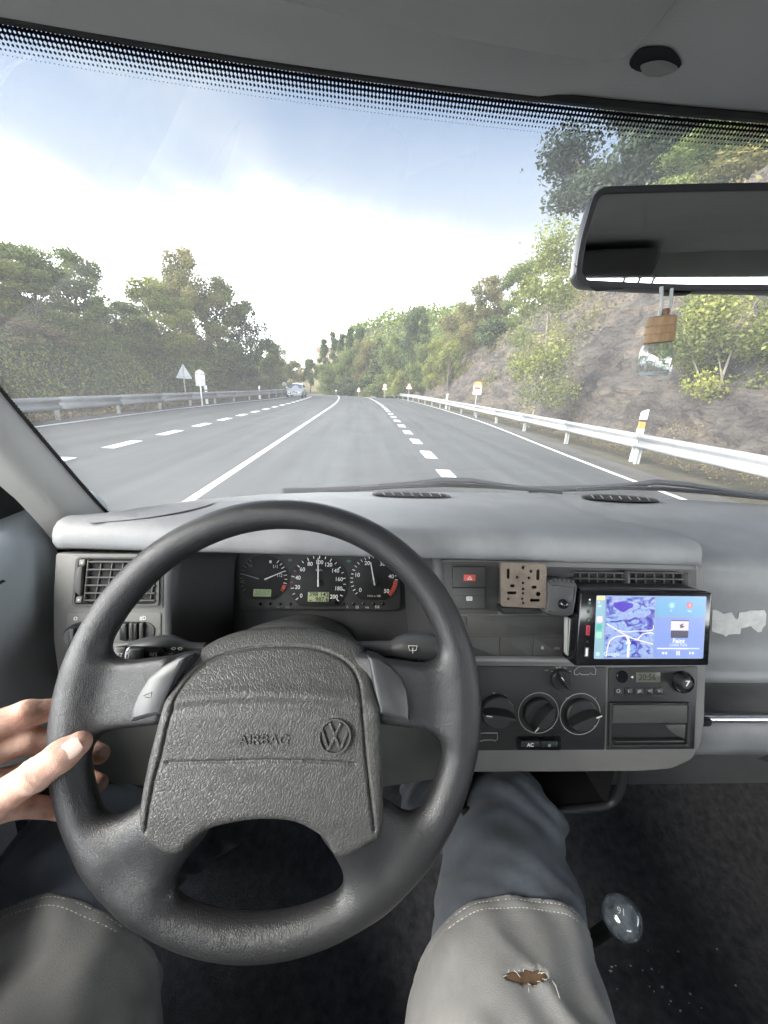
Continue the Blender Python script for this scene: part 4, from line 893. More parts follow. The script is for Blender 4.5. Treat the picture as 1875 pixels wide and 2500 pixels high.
for (dx, dz, iy) in ((-.0035, -.0015, .002), (-.006, -.0055, .006), (-.0072, -.014, .010), (-.0072, -.06, .012)):
    G.insert(0, [np.array([p[0] + dx, p[1] + (iy if p[1] < .5 else 0), p[2] + dz]) if i < 13 else np.array([p[0] + dx, max(p[1], .48), p[2] + dz]) for i, p in enumerate(first)])
pad = grid('upper_pad', G, m_pad, dash)
PADY = [yd(d[0], 0, d[1]) for d in DR[:9]]
def padz(x, y):
    f = [0 if d is DR[0] else ((.486 + d[1] * (ypb(x) - .486)) if d[0] == 'f' else d[1]) for d in DR[:10]]; return np.interp(y, f[:0:-1], [d[2] for d in DR[1:10]][::-1])
def on_pad(px, py, lift=.001):
    d = ray(px, py); s = .30
    for _ in range(400):
        p = CAM + d * s
        if p[2] - H < padz(p[0], p[1]) + lift: break
        s += .002
    return p
def pad_patch(name, px_pts, lift, mat, n=3):
    P = [on_pad(x, y, lift) for x, y in spline(px_pts, n, True)]; return link(name, pyd(name, P, [tuple(range(len(P)))]), mat, pad)
m_mesh = M('speaker_mesh', (.25, .252, .256), .7, bump=1.0, bscale=1400, bdet=1, var=.1, vscale=20)
pad_patch('speaker_grille', [(210, 1276), (262, 1258), (330, 1241), (430, 1229), (520, 1224), (500, 1236), (440, 1250), (370, 1262), (300, 1270)], .0018, m_mesh)
for (x0, y0, x1, y1) in ((922, 1206, 1084, 1209), (1432, 1213, 1592, 1219)):
    pad_patch('demist_frame', [(x0 - 8, y0 - 4), (x0 + 60, y0 - 6), (x1 - 10, y1 - 5), (x1 + 16, y1 + 4), (x1 - 40, y1 + 6), (x0 + 5, y0 + 5)], .0018, m_trimd, 4)
    pad_patch('demist_slot', [(x0, y0 - 2), (x0 + 60, y0 - 4), (x1 - 16, y1 - 3), (x1 + 4, y1 + 2), (x1 - 40, y1 + 4), (x0 + 5, y0 + 3)], .0028, m_cav, 4)
    for k in range(7):
        xx_ = x0 + 14 + (x1 - x0 - 24) * k / 6; a = on_pad(xx_ - 3, y0 - 3 + (y1 - y0) * k / 6, .003); b = on_pad(xx_ + 4, y0 + 4 + (y1 - y0) * k / 6, .003); tube('demist_vane', [a + [0, 0, .001], b + [0, 0, .001]], .0011, m_trim, pad, 5)

# ---- fascia bodies
def plate(name, px_pts, off, th, mat, parent, r=.002, bev=.0008, fr=FA, rn=4):
    P = fr.pts(px_pts, off); P = rrect(P, r, rn) if r else P; return prism(name, P, off - th, off, mat, parent, fr, bev)
body_l = plate('driver_fascia', [(134, 1350), (420, 1353), (424, 1500), (426, 1652), (140, 1652), (128, 1560), (128, 1450)], 0, .05, m_trim, dash, .004, .003)
body_c = plate('centre_fascia', [(1064, 1364), (1719, 1376), (1722, 1500), (1726, 1640), (1722, 1770), (1712, 1822), (1690, 1858), (1640, 1880), (1560, 1886), (1118, 1888), (1096, 1700), (1072, 1500)], 0, .05, m_trim, dash, .006, .004)
plate('knee_panel', [(140, 1640), (1125, 1640), (1125, 1790), (1100, 1900), (700, 1960), (150, 1900)], -.035, .02, m_trimd, dash, .01, .004)
# left air vent
SL = 4.1475
def pl(x, y): return (100 + x / SL, 1300 + y / SL)
plate('vent_panel', [pl(318, 232), pl(1240, 240), pl(1232, 768), pl(262, 768)], .0012, .003, m_trim, body_l, .002)
VO = [pl(382, 264), pl(1168, 268), pl(1162, 728), pl(338, 730)]
holed('vent_bezel', rrect(FA.pts([pl(350, 246), pl(1200, 250), pl(1195, 748), pl(305, 748)], .004), .006), [rrect(FA.pts(VO, .004), .005)], .0012, .004, m_trimd, body_l, FA)
plate('vent_cavity', VO, .0018, .0004, m_cav, body_l, .005, 0)
for k, (y0, x0) in enumerate(((300, 478), (378, 462), (458, 446), (538, 436), (617, 434), (690, 440))):
    plate('vent_slat', [pl(x0, y0 - 9), pl(1152, y0 - 6), pl(1152, y0 + 9), pl(x0, y0 + 7)], .0065, .004, m_slat, body_l, .0005, .0006)
for k in range(6):
    xk = 595 + 112 * k; plate('vent_fin', [pl(xk + 8, 306), pl(xk + 20, 306), pl(xk - 44, 690), pl(xk - 58, 690)], .0038, .0018, m_slat, body_l, 0, .0003)
plate('vent_side', [pl(468, 276), pl(482, 276), pl(442, 712), pl(424, 712)], .0062, .004, m_slat, body_l, .0005, .0006)
w1 = FA.pts([pl(385, 340), pl(432, 345), pl(412, 640), pl(345, 600), pl(342, 480)], .006); prism('vent_thumbwheel', w1, .002, .0085, m_trimd, body_l, FA, .0015)
for (x, y) in ((412, 305), (380, 682)): plate('vent_tab', [pl(x - 26, y - 32), pl(x + 36, y - 32), pl(x + 26, y + 32), pl(x - 36, y + 32)], .0055, .003, m_trim, body_l, .002); plate('vent_dot', [pl(x - 8, y - 8), pl(x + 8, y - 8), pl(x + 8, y + 8), pl(x - 8, y + 8)], .0058, .0004, m_print, body_l, .0008, 0)
# lighting switches
plate('switch_panel', [pl(258, 815), pl(1215, 820), pl(1213, 1056), pl(1040, 1075), pl(1010, 1180), pl(240, 1200)], .0012, .003, m_trim, body_l, .002)
a, b = FA.loc(*pl(400, 1030), .002); kn = lathe('light_knob', [(.0150, .0), (.0150, .004), (.0135, .011), (.0120, .0125), (.0, .0125)], m_blk, body_l, FA.mat(a, b, .0012), 28)
prism('knob_bar', rrect(box4(a - .0035, b - .0125, a + .0035, b + .0125), .002), .012, .0185, m_blk, kn, FA, .0012)
text('switch_icon', 'o', .010, m_print, body_l, FA.mat(*FA.loc(*pl(350, 866), .0016), .0016)); text('switch_icon', '#D', .0075, m_print, body_l, FA.mat(*FA.loc(*pl(1032, 868), .0016), .0016), sx=.8)
plate('dimmer_housing', [pl(785, 912), pl(1100, 914), pl(1150, 960), pl(1150, 1040), pl(1100, 1075), pl(860, 1108), pl(800, 1095)], .0025, .003, m_trimd, body_l, .005)
for (x0, x1) in ((798, 880), (886, 936), (940, 985), (990, 1040)):
    P = FA.pts([pl(x0, 915), pl(x1, 915), pl(x1 - 4, 1092), pl(x0 + 2, 1092)], .006); prism('dimmer_wheel', rrect(P, .0018), .001, .0085 if x0 in (798, 940) else .007, m_blk if x0 in (798, 940) else m_trimd, body_l, FA, .002)
plate('lower_trim', [pl(690, 1120), pl(1300, 1128), pl(1300, 1252), pl(676, 1250)], .0015, .003, m_trim, body_l, .001)
plate('lower_trim', [pl(240, 1262), pl(1300, 1262), pl(1300, 1440), pl(240, 1440)], .006, .01, m_trim, body_l, .003, .003)

# ---- hazard switches, blanks, ledge
def ph(x, y): return (1060 + x / SL, 1330 + y / SL)
plate('switch_surround', [ph(52, 174), ph(655, 178), ph(650, 708), ph(120, 708)], .0012, .003, m_trimd, body_c, .002)
holed('switch_frame', rrect(FA.pts([ph(172, 202), ph(545, 206), ph(540, 668), ph(176, 662)], .003), .002), [rrect(FA.pts([ph(186, 216), ph(530, 219), ph(526, 652), ph(188, 648)], .003), .001)], .0012, .0032, m_trimd, body_c, FA)
hz_ = plate('hazard_switch', [ph(191, 222), ph(524, 224), ph(522, 430), ph(191, 430)], .0042, .003, m_trimd, body_c, .0012)
m_hazr = M('hazard_red', (.62, .10, .08), .45, var=.1, vscale=60)
plate('hazard_lens', [ph(300, 302), ph(420, 303), ph(418, 366), ph(300, 365)], .0046, .0006, m_hazr, hz_, .0006, .0002)
tp = FA.pts([ph(361, 314), ph(386, 354), ph(336, 354)], .0049); holed('hazard_triangle', tp, [[tuple(np.array(q) * .58 + .42 * np.mean(tp, 0)) for q in tp]], .0046, .0049, m_print, hz_, FA, 0.00004, False)
df = plate('defrost_switch', [ph(188, 438), ph(522, 438), ph(520, 646), ph(190, 646)], .0042, .003, m_trimd, body_c, .0012)
holed('defrost_icon', rrect(FA.pts([ph(328, 526), ph(386, 526), ph(386, 565), ph(328, 565)], .0046), .0008), [rrect(FA.pts([ph(336, 533), ph(378, 533), ph(378, 558), ph(336, 558)], .0046), .0005)], .0043, .0046, m_print, df, FA, .00004, False)
for k in range(3): plate('defrost_icon', [ph(344 + 11 * k, 537), ph(349 + 11 * k, 537), ph(349 + 11 * k, 556), ph(344 + 11 * k, 556)], .0046, .0003, m_print, df, 0, 0)
plate('defrost_ridge', [ph(190, 514), ph(520, 517), ph(520, 521), ph(190, 518)], .0048, .001, m_trimd, df, 0, .0003)
plate('blank_cover', [ph(-60, 720), ph(322, 720), ph(322, 922), ph(0, 922)], .0016, .003, m_trimd, body_c, .001)
plate('blank_cover', [ph(334, 717), ph(1335, 722), ph(1332, 925), ph(340, 924)], .0016, .003, m_trimd, body_c, .001)
plate('blank_cover', [ph(120, 932), ph(656, 933), ph(658, 1138), ph(160, 1138)], .0016, .003, m_trimd, body_c, .001)
plate('blank_cover', [ph(668, 933), ph(996, 934), ph(996, 1140), ph(670, 1140)], .0016, .003, m_trimd, body_c, .001)
sw = plate('fog_switch', [ph(1006, 934), ph(1333, 935), ph(1330, 1142), ph(1006, 1141)], .0016, .003, m_trimd, body_c, .001)
plate('switch_icon', [ph(1083, 1030), ph(1100, 1025), ph(1113, 1045), ph(1110, 1060), ph(1083, 1060)], .002, .0004, m_dimprint, sw, .0005, 0); text('switch_icon', 'oIo', .006, m_dimprint, sw, FA.mat(*FA.loc(*ph(1243, 1046), .002), .002))
plate('centre_ledge', [ph(330, 1152), ph(1480, 1156), ph(1480, 1200), ph(330, 1198)], .010, .02, m_pad, body_c, .003, .003)

# ---- centre vents
plate('vent_surround', [(1336, 1384), (1700, 1391), (1700, 1450), (1336, 1450)], .001, .0004, m_blk, body_c, .003, 0)
for (xa, xb_) in ((1402, 1526), (1538, 1672)):
    plate('vent_cavity', [(xa, 1396), (xb_, 1398), (xb_, 1450), (xa, 1450)], .0016, .0004, m_cav, body_c, .002, 0)
    for y0 in (1398, 1413, 1427): plate('vent_slat', [(xa, y0 - 2.2), (xb_, y0), (xb_, y0 + 3.6), (xa, y0 + 1.6)], .008, .004, m_slat, body_c, .0004, .0005)
    for k in range(6): xk = xa + 14 + k * (xb_ - xa - 20) / 5; plate('vent_fin', [(xk, 1400), (xk + 2.5, 1400), (xk + 5, 1448), (xk + 2.5, 1448)], .0042, .002, m_slat, body_c, 0, .0003)
    plate('vent_tab', [((xa + xb_) / 2 - 16, 1429), ((xa + xb_) / 2 + 16, 1429), ((xa + xb_) / 2 + 14, 1434), ((xa + xb_) / 2 - 14, 1434)], .013, .004, m_slat, body_c, .001)
plate('vent_side', [(1526, 1393), (1538, 1393), (1540, 1450), (1528, 1450)], .009, .006, m_blk, body_c, .001)
plate('vent_thumbwheel', [(1674, 1400), (1684, 1400), (1684, 1442), (1676, 1442)], .009, .006, m_trimd, body_c, .002, .002)

# ---- heater panel
def pk(x, y): return (1130 + x / 2.765, 1600 + y / 2.765)
hp_ = plate('heater_panel', [(1130, 1626), (1481, 1629), (1476, 1831), (1128, 1833)], .0014, .004, m_blk, dash, .002)
def knob(px, py, rp, ang, ring, small=False):
    a, b = FA.loc(px, py, .004); r = abs(FA.loc(px + rp, py, .004)[0] - a)
    k = lathe('heater_knob', [(r, .0), (r, .003), (r * .97, .0055), (r * .9, .0068), (0, .0068)], m_blk, dash, FA.mat(a, b, .0014), 32)
    if ring:
        rr_ = abs(FA.loc(px + ring, py, .002)[0] - a); holed('knob_ring', circ(a, b, rr_, 40), [circ(a, b, rr_ * .965, 40)], .0016, .0019, m_dimprint, k, FA, .00004, False)
    L = r * .93; W = r * (.34 if not small else .30); ca, sa = math.cos(ang), math.sin(ang); n = 14; top = []; mid = []
    prof = [(-1, .28), (-.9, .55), (-.5, .9), (0, 1), (.5, .9), (.9, .55), (1, .28)]
    out_ = [(L * t, W * q) for t, q in prof] + [(L * t, -W * q) for t, q in reversed(prof)]
    rot2 = lambda P, s=1.0, o=0.0: [(a + (x * ca - y * sa) * 1.0, b + (x * sa + y * ca)) for x, y in [(x, y * s) for x, y in P]]
    V = [(*q, .008) for q in rot2(out_)] + [(*q, .013) for q in rot2(out_, .72)] + [(*q, .0195) for q in rot2(out_, .30)]; N = len(out_)
    F = [(i, (i + 1) % N, N + (i + 1) % N, N + i) for i in range(N)] + [(N + i, N + (i + 1) % N, 2 * N + (i + 1) % N, 2 * N + i) for i in range(N)] + [tuple(range(2 * N, 3 * N))]
    link('knob_grip', pyd('knob_grip', [FA.w(*v) for v in V], F), m_blk, k, 40)
    e = (a + ca * L * .80, b + sa * L * .80); q = [(a + ca * L * t - sa * w_, b + sa * L * t + ca * w_) for t, w_ in ((.60, -.0006), (.98, -.0006), (.98, .0006), (.60, .0006))]; prism('knob_pointer', q, .019, .0202, m_print, k, FA, 0)
    return k
knob(*pk(232, 380), 40, rad(172), 0); knob(*pk(516, 395), 38.5, rad(231), 47.5); knob(*pk(798, 402), 38.5, rad(21), 47.5); knob(*pk(663, 162), 24.5, rad(130), 0, True)
for k in range(7):
    q = rad(200 - 36 * k + 8); cx_, cy_ = pk(232, 380); 
    if k < 6: text('dial_mark', ['.', '*', '-', '=', '-', '.'][k], .007, m_dimprint, hp_, FA.mat(*FA.loc(cx_ + 45 * math.cos(q), cy_ - 45 * math.sin(q), .0018), .0018))
for (x, y, s) in ((565, 100, '~'), (602, 104, '-'), (635, 85, '+'), (655, 83, '+'), (690, 84, '~'), (725, 104, '-'), (706, 288, '~'), (897, 277, '.'), (420, 487, '.'), (602, 483, '.'), (680, 490, '.'), (888, 487, '*')):
    text('dial_mark', s, .009, m_dimprint, hp_, FA.mat(*FA.loc(*pk(x, y), .0018), .0018))
def icon_line(name, pts, mat, parent, wd=.0005, off=.0018):
    P = FA.pts(pts, off); tube(name, [FA.w(x, y, off) for x, y in P], wd, mat, parent, 4)
icon_line('van_icon', [pk(x, y) for x, y in ((752, 128), (752, 105), (775, 82), (800, 76), (885, 78), (898, 92), (896, 128), (872, 130), (862, 118), (852, 130), (800, 130), (788, 120), (776, 132), (752, 128))], m_dimprint, hp_)
icon_line('van_icon', [pk(x, y) for x, y in ((90, 565), (105, 535), (130, 524), (232, 524), (234, 565), (215, 578), (200, 570), (140, 572), (125, 580), (110, 572), (90, 565))], m_dimprint, hp_)
plate('rocker_surround', [pk(362, 545), pk(662, 545), pk(662, 640), pk(362, 640)], .0018, .0006, m_gloss, hp_, .003, 0)
for (x0, x1, s) in ((392, 520, 'AC'), (526, 644, 'o')):
    rk = plate('rocker_switch', [pk(x0, 580), pk(x1, 578), pk(x1, 622), pk(x0, 626)], .0075, .006, m_blk, hp_, .002, .0016)
    text('switch_icon', s, .0065, m_print if s == 'AC' else M('green_print', (.3, .55, .42), .6), hp_, FA.mat(*FA.loc(*pk((x0 + x1) / 2, 606), .0078), .0077), bold=.0002)

# ---- auxiliary heater timer and pocket
ap = plate('timer_panel', [(1487, 1631), (1704, 1627), (1696, 1829), (1481, 1831)], .0014, .004, m_blk, dash, .002)
lcd_off = M('timer_lcd', (.10, .105, .085), .3, var=.08, vscale=60); m_seg = M('lcd_segment', (.012, .014, .010), .5)
plate('timer_display', [pk(1172, 115), pk(1335, 115), pk(1333, 182), pk(1172, 182)], .0022, .001, lcd_off, ap, .0006, .0002)
text('timer_digits', '20:56', .0120, m_seg, ap, FA.mat(*FA.loc(*pk(1245, 150), .0024), .00235), sx=.95, bold=.0001)
a, b = FA.loc(*pk(1075, 145), .002); lathe('timer_button', [(.0085, 0), (.0085, .0012), (.0075, .002), (0, .002)], m_gloss, ap, FA.mat(a, b, .0014), 24)
prism('timer_arrow', FA.pts([pk(1134, 148), pk(1150, 139), pk(1150, 157)], .0019), .0014, .0019, m_print, ap, FA, 0)
for x, s in ((1050, 'O'), (1120, 'i'), (1190, '#'), (1258, '<'), (1325, '>')):
    plate('timer_key', [pk(x - 26, 222), pk(x + 26, 222), pk(x + 26, 268), pk(x - 26, 268)], .0026, .0012, m_blk, ap, .001); text('key_icon', s, .0075, m_dimprint, ap, FA.mat(*FA.loc(*pk(x, 243), .003), .0028))
a, b = FA.loc(*pk(1485, 180), .003); tk = lathe('timer_dial', [(.0150, 0), (.0150, .004), (.0135, .006), (.0125, .0045), (0, .0045)], m_gloss, ap, FA.mat(a, b, .0014), 32)
a2, b2 = FA.loc(*pk(1506, 186), .016); lathe('dial_cap', [(.0082, .0), (.0082, .012), (.007, .0145), (0, .0145)], m_blk, tk, FA.mat(a2, b2, .004), 28)
text('dial_mark', '7', .0105, m_print, tk, FA.mat(a2, b2, .0187), bold=.0003, sx=1.25)
holed('pocket_frame', rrect(FA.pts([pk(990, 318), pk(1540, 320), pk(1536, 618), pk(985, 622)], .004), .003), [rrect(FA.pts([pk(1012, 334), pk(1522, 336), pk(1516, 600), pk(1008, 604)], .004), .003)], .0014, .0045, m_blk, ap, FA)
plate('pocket_flap', [pk(1014, 336), pk(1520, 338), pk(1518, 458), pk(1012, 460)], .0036, .0018, m_trimd, ap, .002)
plate('pocket_well', [pk(1012, 462), pk(1518, 460), pk(1515, 598), pk(1010, 602)], .0018, .0003, m_cav, ap, .002, 0)
plate('pocket_lip', [pk(1030, 578), pk(1500, 574), pk(1500, 594), pk(1030, 598)], .009, .007, m_blk, ap, .002, .002)
prism('pocket_cheek', FA.pts([pk(1360, 468), pk(1508, 468), pk(1500, 566), pk(1440, 540), pk(1390, 505)], .004), .002, .004, m_trimd, ap, FA, .001)
pl_ = [pk(1012, 330), pk(1524, 326)]; P2 = FA.pts(pl_, .005); tube('pocket_glint', [FA.w(*P2[0], .0045), FA.w(*P2[1], .0045)], .0009, m_gloss, ap, 6)

# ---- open tray under the console
TR = [at_y(*p, .41) for p in ((1128, 1982), (1280, 1982), (1420, 1974), (1490, 1962), (1513, 1930), (1519, 1890), (1521, 1862))]
tr = tube('lower_tray', spline(TR, 6), .0065, m_blk, dash, 8)
Q = [at_y(*p, .41) for p in ((1120, 1985), (1480, 1968), (1500, 1880), (1120, 1880))]; V = [q + np.array([0, .0, 0]) for q in Q] + [q + np.array([0, .16, -.01]) for q in Q]
link('tray_well', pyd('tray_well', V, [(4, 5, 6, 7), (0, 1, 5, 4), (1, 2, 6, 5), (3, 0, 4, 7)]), m_blk, tr)
# ---- passenger side: bright grab rail, torn label
rail = [c3(x, .448, -.470) for x in np.linspace(.462, 1.2, 20)]; m_chr = M('satin_chrome', (.62, .62, .62), .22, metal=.9, bump=.02, bscale=40)
gr = tube('shelf_rail', rail, [.004] + [.0072] * 19, m_chr, dash, 12)
boxm('rail_latch', (-.010, -.006, -.006), (.010, .004, .006), m_blk, gr, Matrix.Translation(c3(.545, .441, -.468)), .003)
PF = Frame((.55, .4875, H - .32), 1.5)
lab = [(733, 938), (760, 940), (790, 955), (806, 966), (830, 960), (862, 955), (872, 975), (892, 1004), (905, 1000), (912, 955), (960, 950), (985, 940), (1040, 942), (1083, 938), (1094, 965), (1090, 1040), (1070, 1058), (1062, 1085), (1040, 1088), (1010, 1068), (990, 1045), (960, 1055), (925, 1062), (918, 1100), (880, 1100), (838, 1105), (822, 1120), (805, 1104), (770, 1095), (725, 1080)]
lp = [(1475 + x / 2.765, 1150 + y / 2.765) for x, y in lab]; m_lab = M('torn_label', (.62, .62, .60), .7, var=.15, vscale=60, bump=.3, bscale=300)
lb = prism('torn_label', PF.pts(lp, .0005), 0, .0006, m_lab, dash, PF, 0)
text('label_print', 'IS07 1F05 N1C3', .0058, m_print, lb, PF.mat(*PF.loc(1475 + 850 / 2.765, 1150 + 998 / 2.765, .0008), .0008), sx=1.15); text('label_print', 'NO. 157376423', .0058, m_print, lb, PF.mat(*PF.loc(1475 + 850 / 2.765, 1150 + 1026 / 2.765, .0008), .0008), sx=1.15)

# ---- hooded recess of the instruments
front = [(424, 1640), (420, 1560), (418, 1480), (420, 1420), (428, 1372), (470, 1345), (560, 1330), (700, 1324), (860, 1326), (980, 1338), (1040, 1352), (1062, 1372), (1068, 1440), (1072, 1520), (1082, 1640)]
back_ = [(575, 1590), (572, 1540), (570, 1490), (572, 1430), (576, 1370), (590, 1346), (640, 1338), (760, 1334), (880, 1336), (950, 1341), (978, 1352), (986, 1375), (988, 1430), (992, 1500), (1000, 1590)]
fr_ = [FA.w(*p, .002) for p in FA.pts(spline(front, 4), .002)]; bk = [CL.w(*p, -.004) for p in CL.pts(spline(back_, 4), -.004)]
G = []
for s, rnd in ((-.02, .004), (0, .0), (.12, 0), (.3, 0), (.5, 0), (.75, 0), (1, 0)):
    G.append([f + (b - f) * (s if s > 0 else 0) + (FA.n * .0 if s >= 0 else (f - np.mean(fr_, 0)) * .05) for f, b in zip(fr_, bk)])
m_hood = M('shaded_binnacle_plastic', (.045, .046, .048), .55, bump=.4, bscale=1000, var=.08, vscale=14)  # dark tone carries the shade of walls turned from the light
grid('instrument_hood', G, m_hood, dash)
link('hood_back', pyd('hood_back', [CL.w(*p, -.008) for p in CL.pts([(540, 1310), (1020, 1310), (1020, 1620), (540, 1620)], -.008)], [(0, 1, 2, 3)]), m_hood, dash)
# steering column shroud
def shroud(x, y, z):
    p = np.stack([x, y, z], -1) - WH.o; a = p @ WH.x; b = p @ WH.y; c = p @ WH.n
    r = np.sqrt((a / 1.15) ** 2 + ((b - .012) / .85) ** 2) - .074; return smax(r, smax(c + .035, -c - .26, .02), .03)
V, Q = surfnet(shroud, WH.w(0, 0, -.15) - .2, WH.w(0, 0, -.15) + .2, .006)
link('column_shroud', fast('column_shroud', V, Q), m_trimd, dash, True)
# ================================================================== INSTRUMENT CLUSTER
def pc(x, y): return (540 + x / 3.318, 1300 + y / 3.318)
clu = thing('instrument_cluster', 'black instrument cluster with speedometer, rev counter and fuel gauge', 'gauges', tuple(CL.w(0, -.06, 0)))
m_face = M('dial_face', (.014, .014, .015), .6, var=.1, vscale=60); m_clus = M('cluster_panel', (.045, .046, .046), .6, var=.08, vscale=30, bump=.2, bscale=900)
m_dial = M('dial_print', (.85, .85, .82), .6); m_rdial = M('dial_red', (.62, .09, .06), .6); m_gdim = M('dial_dim', (.16, .16, .155), .6)
m_lcd = M('green_lcd', (.30, .34, .20), .35, emit=(.30, .36, .19), estr=.25 * GLOW, var=.06, vscale=80)
cb_ = prism('cluster_panel', rrect(CL.pts([pc(150, 158), pc(1452, 172), pc(1450, 622), pc(1340, 628), pc(150, 622)]), .008), -.004, 0, m_clus, clu, CL, .001)
def cpt(x, y, o=0.0): return CL.loc(*pc(x, y), o)
RSC = abs(cpt(787 + 230, 410)[0] - cpt(787, 410)[0]) / 230
def dial(x, y, r, cut=None):
    a, b = cpt(x, y); R = r * RSC; P = circ(a, b, R, 56)
    if cut: P = [(p[0], max(p[1], b - cut * RSC)) for p in P]
    d = prism('dial', P, -.001, .0012, m_face, clu, CL, .0004)
    n = 72; ring = [(a + R * 1.012 * math.cos(2 * math.pi * k / n), max(b + R * 1.012 * math.sin(2 * math.pi * k / n), b - (cut * RSC if cut else 9))) for k in range(n + 1)]
    tube('dial_rim', [CL.w(p[0], p[1], .0012) for p in ring], .0006, m_trimd, d, 5)
    return d, a, b, R
def tick(d, a, b, R, ang, l0, l1, w_, mat):
    ca, sa = math.cos(rad(ang)), math.sin(rad(ang)); q = [(a + R * t * ca - sa * w_ * s, b + R * t * sa + ca * w_ * s) for t, s in ((l0, -1), (l1, -1), (l1, 1), (l0, 1))]
    prism('dial_tick', q, .0011, .0015, mat, d, CL, 0, False)
sp, a, b, R = dial(787, 410, 230, 190)
for k in range(21):
    an = 218 - 257.5 * k / 20; big = k % 2 == 0; red_ = k in (3, 5)
    tick(sp, a, b, R, an, .86 if big else .88, .97, .0007 if big else .00055, m_rdial if red_ else m_dial)
    if k % 2 == 0: text('dial_number', str(k * 10), .0088, m_dial, sp, CL.mat(a + R * .735 * math.cos(rad(an)), b + R * .735 * math.sin(rad(an)), .0013), sx=.95, bold=.0001)
text('dial_caption', 'km/h', .0050, m_dial, sp, CL.mat(a + .0005, b + R * .46, .0013))
ta, a2, b2, R2 = dial(1238, 378, 198, 170)
for k in range(51):
    an = 220 - 262 * k / 50
    if k % 2 == 0 and k < 40 and k < 17 or k in (18, 20, 22, 24, 26, 28, 30, 32, 34, 36, 38, 40, 42): tick(ta, a2, b2, R2, an, .87, .98, .0006, m_dial)
    if k > 42: tick(ta, a2, b2, R2, an, .82, .98, .0011, m_rdial)
    if 17 < k < 31 and k % 1 == 0: tick(ta, a2, b2, R2, an, .90, .98, .0003, m_gdim)
    if k % 10 == 0: text('dial_number', str(k), .0088, m_dial, ta, CL.mat(a2 + R2 * .72 * math.cos(rad(an)), b2 + R2 * .72 * math.sin(rad(an)), .0013), bold=.0001)
text('dial_caption', '1/min x 100', .0044, m_dial, ta, CL.mat(*cpt(1236, 513), .0013))
fu, a3, b3, R3 = dial(345, 372, 192, 170)
for k in range(9): tick(fu, a3, b3, R3, 52 - 10.5 * k, .84 if k % 2 == 0 else .87, .98, .0006, m_dial if k < 7 else m_rdial)
for k in range(3): tick(fu, a3, b3, R3, -18 - 4 * k, .84, .98, .0012, m_rdial)
for k in range(9): tick(fu, a3, b3, R3, 128 + 10.5 * k, .86, .98, .0005, m_gdim)  # left gauge marks dimmed, the hood's shade put into the print colour
text('dial_number', '1/1', .0075, m_dial, fu, CL.mat(*cpt(440, 276), .0013)); text('dial_number', '1/2', .0075, m_dial, fu, CL.mat(*cpt(474, 347), .0013))
text('dial_number', '°C', .0065, m_gdim, fu, CL.mat(*cpt(178, 400), .0013)); text('dial_number', '90', .0065, m_gdim, fu, CL.mat(*cpt(238, 270), .0013))
prism('fuel_icon', CL.pts([pc(390, 226), pc(408, 226), pc(408, 248), pc(390, 248)], .0014), .0011, .0015, m_dial, fu, CL, 0)
def needle(d, x0, y0, x1, y1, w_, off, mat=m_dial):
    p, q = np.array(cpt(x0, y0, off)), np.array(cpt(x1, y1, off)); t = (q - p) / np.linalg.norm(q - p); nn = np.array([-t[1], t[0]])
    prism('needle', [tuple(p - nn * w_), tuple(q - nn * w_ * .55), tuple(q + nn * w_ * .55), tuple(p + nn * w_)], off, off + .0012, mat, d, CL, .0002)
needle(sp, 785, 438, 785, 205, .0012, .006); needle(ta, 1243, 428, 1210, 240, .0012, .006); needle(fu, 352, 380, 514, 312, .0011, .005); needle(fu, 305, 375, 160, 332, .0008, .005, m_dimprint)
for d, x, y in ((sp, 787, 408), (ta, 1240, 400), (fu, 375, 375)): lathe('needle_hub', [(.0052, .0012), (.0050, .005), (.004, .0058), (0, .0058)], m_blk, d, CL.mat(*cpt(x, y), 0), 20)
l1 = prism('odometer_display', rrect(CL.pts([pc(703, 482), pc(874, 484), pc(870, 562), pc(699, 560)], .002), .001), 0, .002, m_lcd, clu, CL, .0003)
text('lcd_digits', '398 142', .0092, m_seg, l1, CL.mat(*cpt(792, 503, .002), .00215), sx=1.02, bold=.00012); text('lcd_digits', '987.6', .0092, m_seg, l1, CL.mat(*cpt(815, 543, .002), .00215), sx=1.0, bold=.00012)
prism('lcd_digits', CL.pts([pc(712, 546), pc(735, 546), pc(735, 552), pc(712, 552)], .0022), .002, .0023, m_seg, l1, CL, 0)
l2 = prism('clock_display', rrect(CL.pts([pc(262, 458), pc(406, 462), pc(402, 520), pc(258, 518)], .002), .001), 0, .002, m_lcd, clu, CL, .0003)
text('lcd_digits', '20:57', .0098, M('lcd_green', (.10, .26, .09), .5), l2, CL.mat(*cpt(332, 490, .002), .00215), sx=1.05, bold=.0001)
a, b = cpt(908, 560, .001); lathe('reset_button', [(.0030, 0), (.0030, .009), (.0022, .010), (0, .010)], m_blk, clu, CL.mat(a, b, 0), 14)
for x in (318, 400, 483, 566, 992, 1072, 1152, 1235, 1312): a, b = cpt(x, 578); lathe('warning_lamp', [(.0022, 0), (.0022, .0006), (.0016, .001), (0, .001)], m_gloss, clu, CL.mat(a, b, 0), 10)
for x, s in ((460, '—'), (538, 'oo'), (1022, '/\\'), (1102, '(I)'), (1182, 'uu'), (1265, 'DE')): text('warning_icon', s, .0058, m_dial if x > 900 else m_dimprint, clu, CL.mat(*cpt(x, 604), .0002))
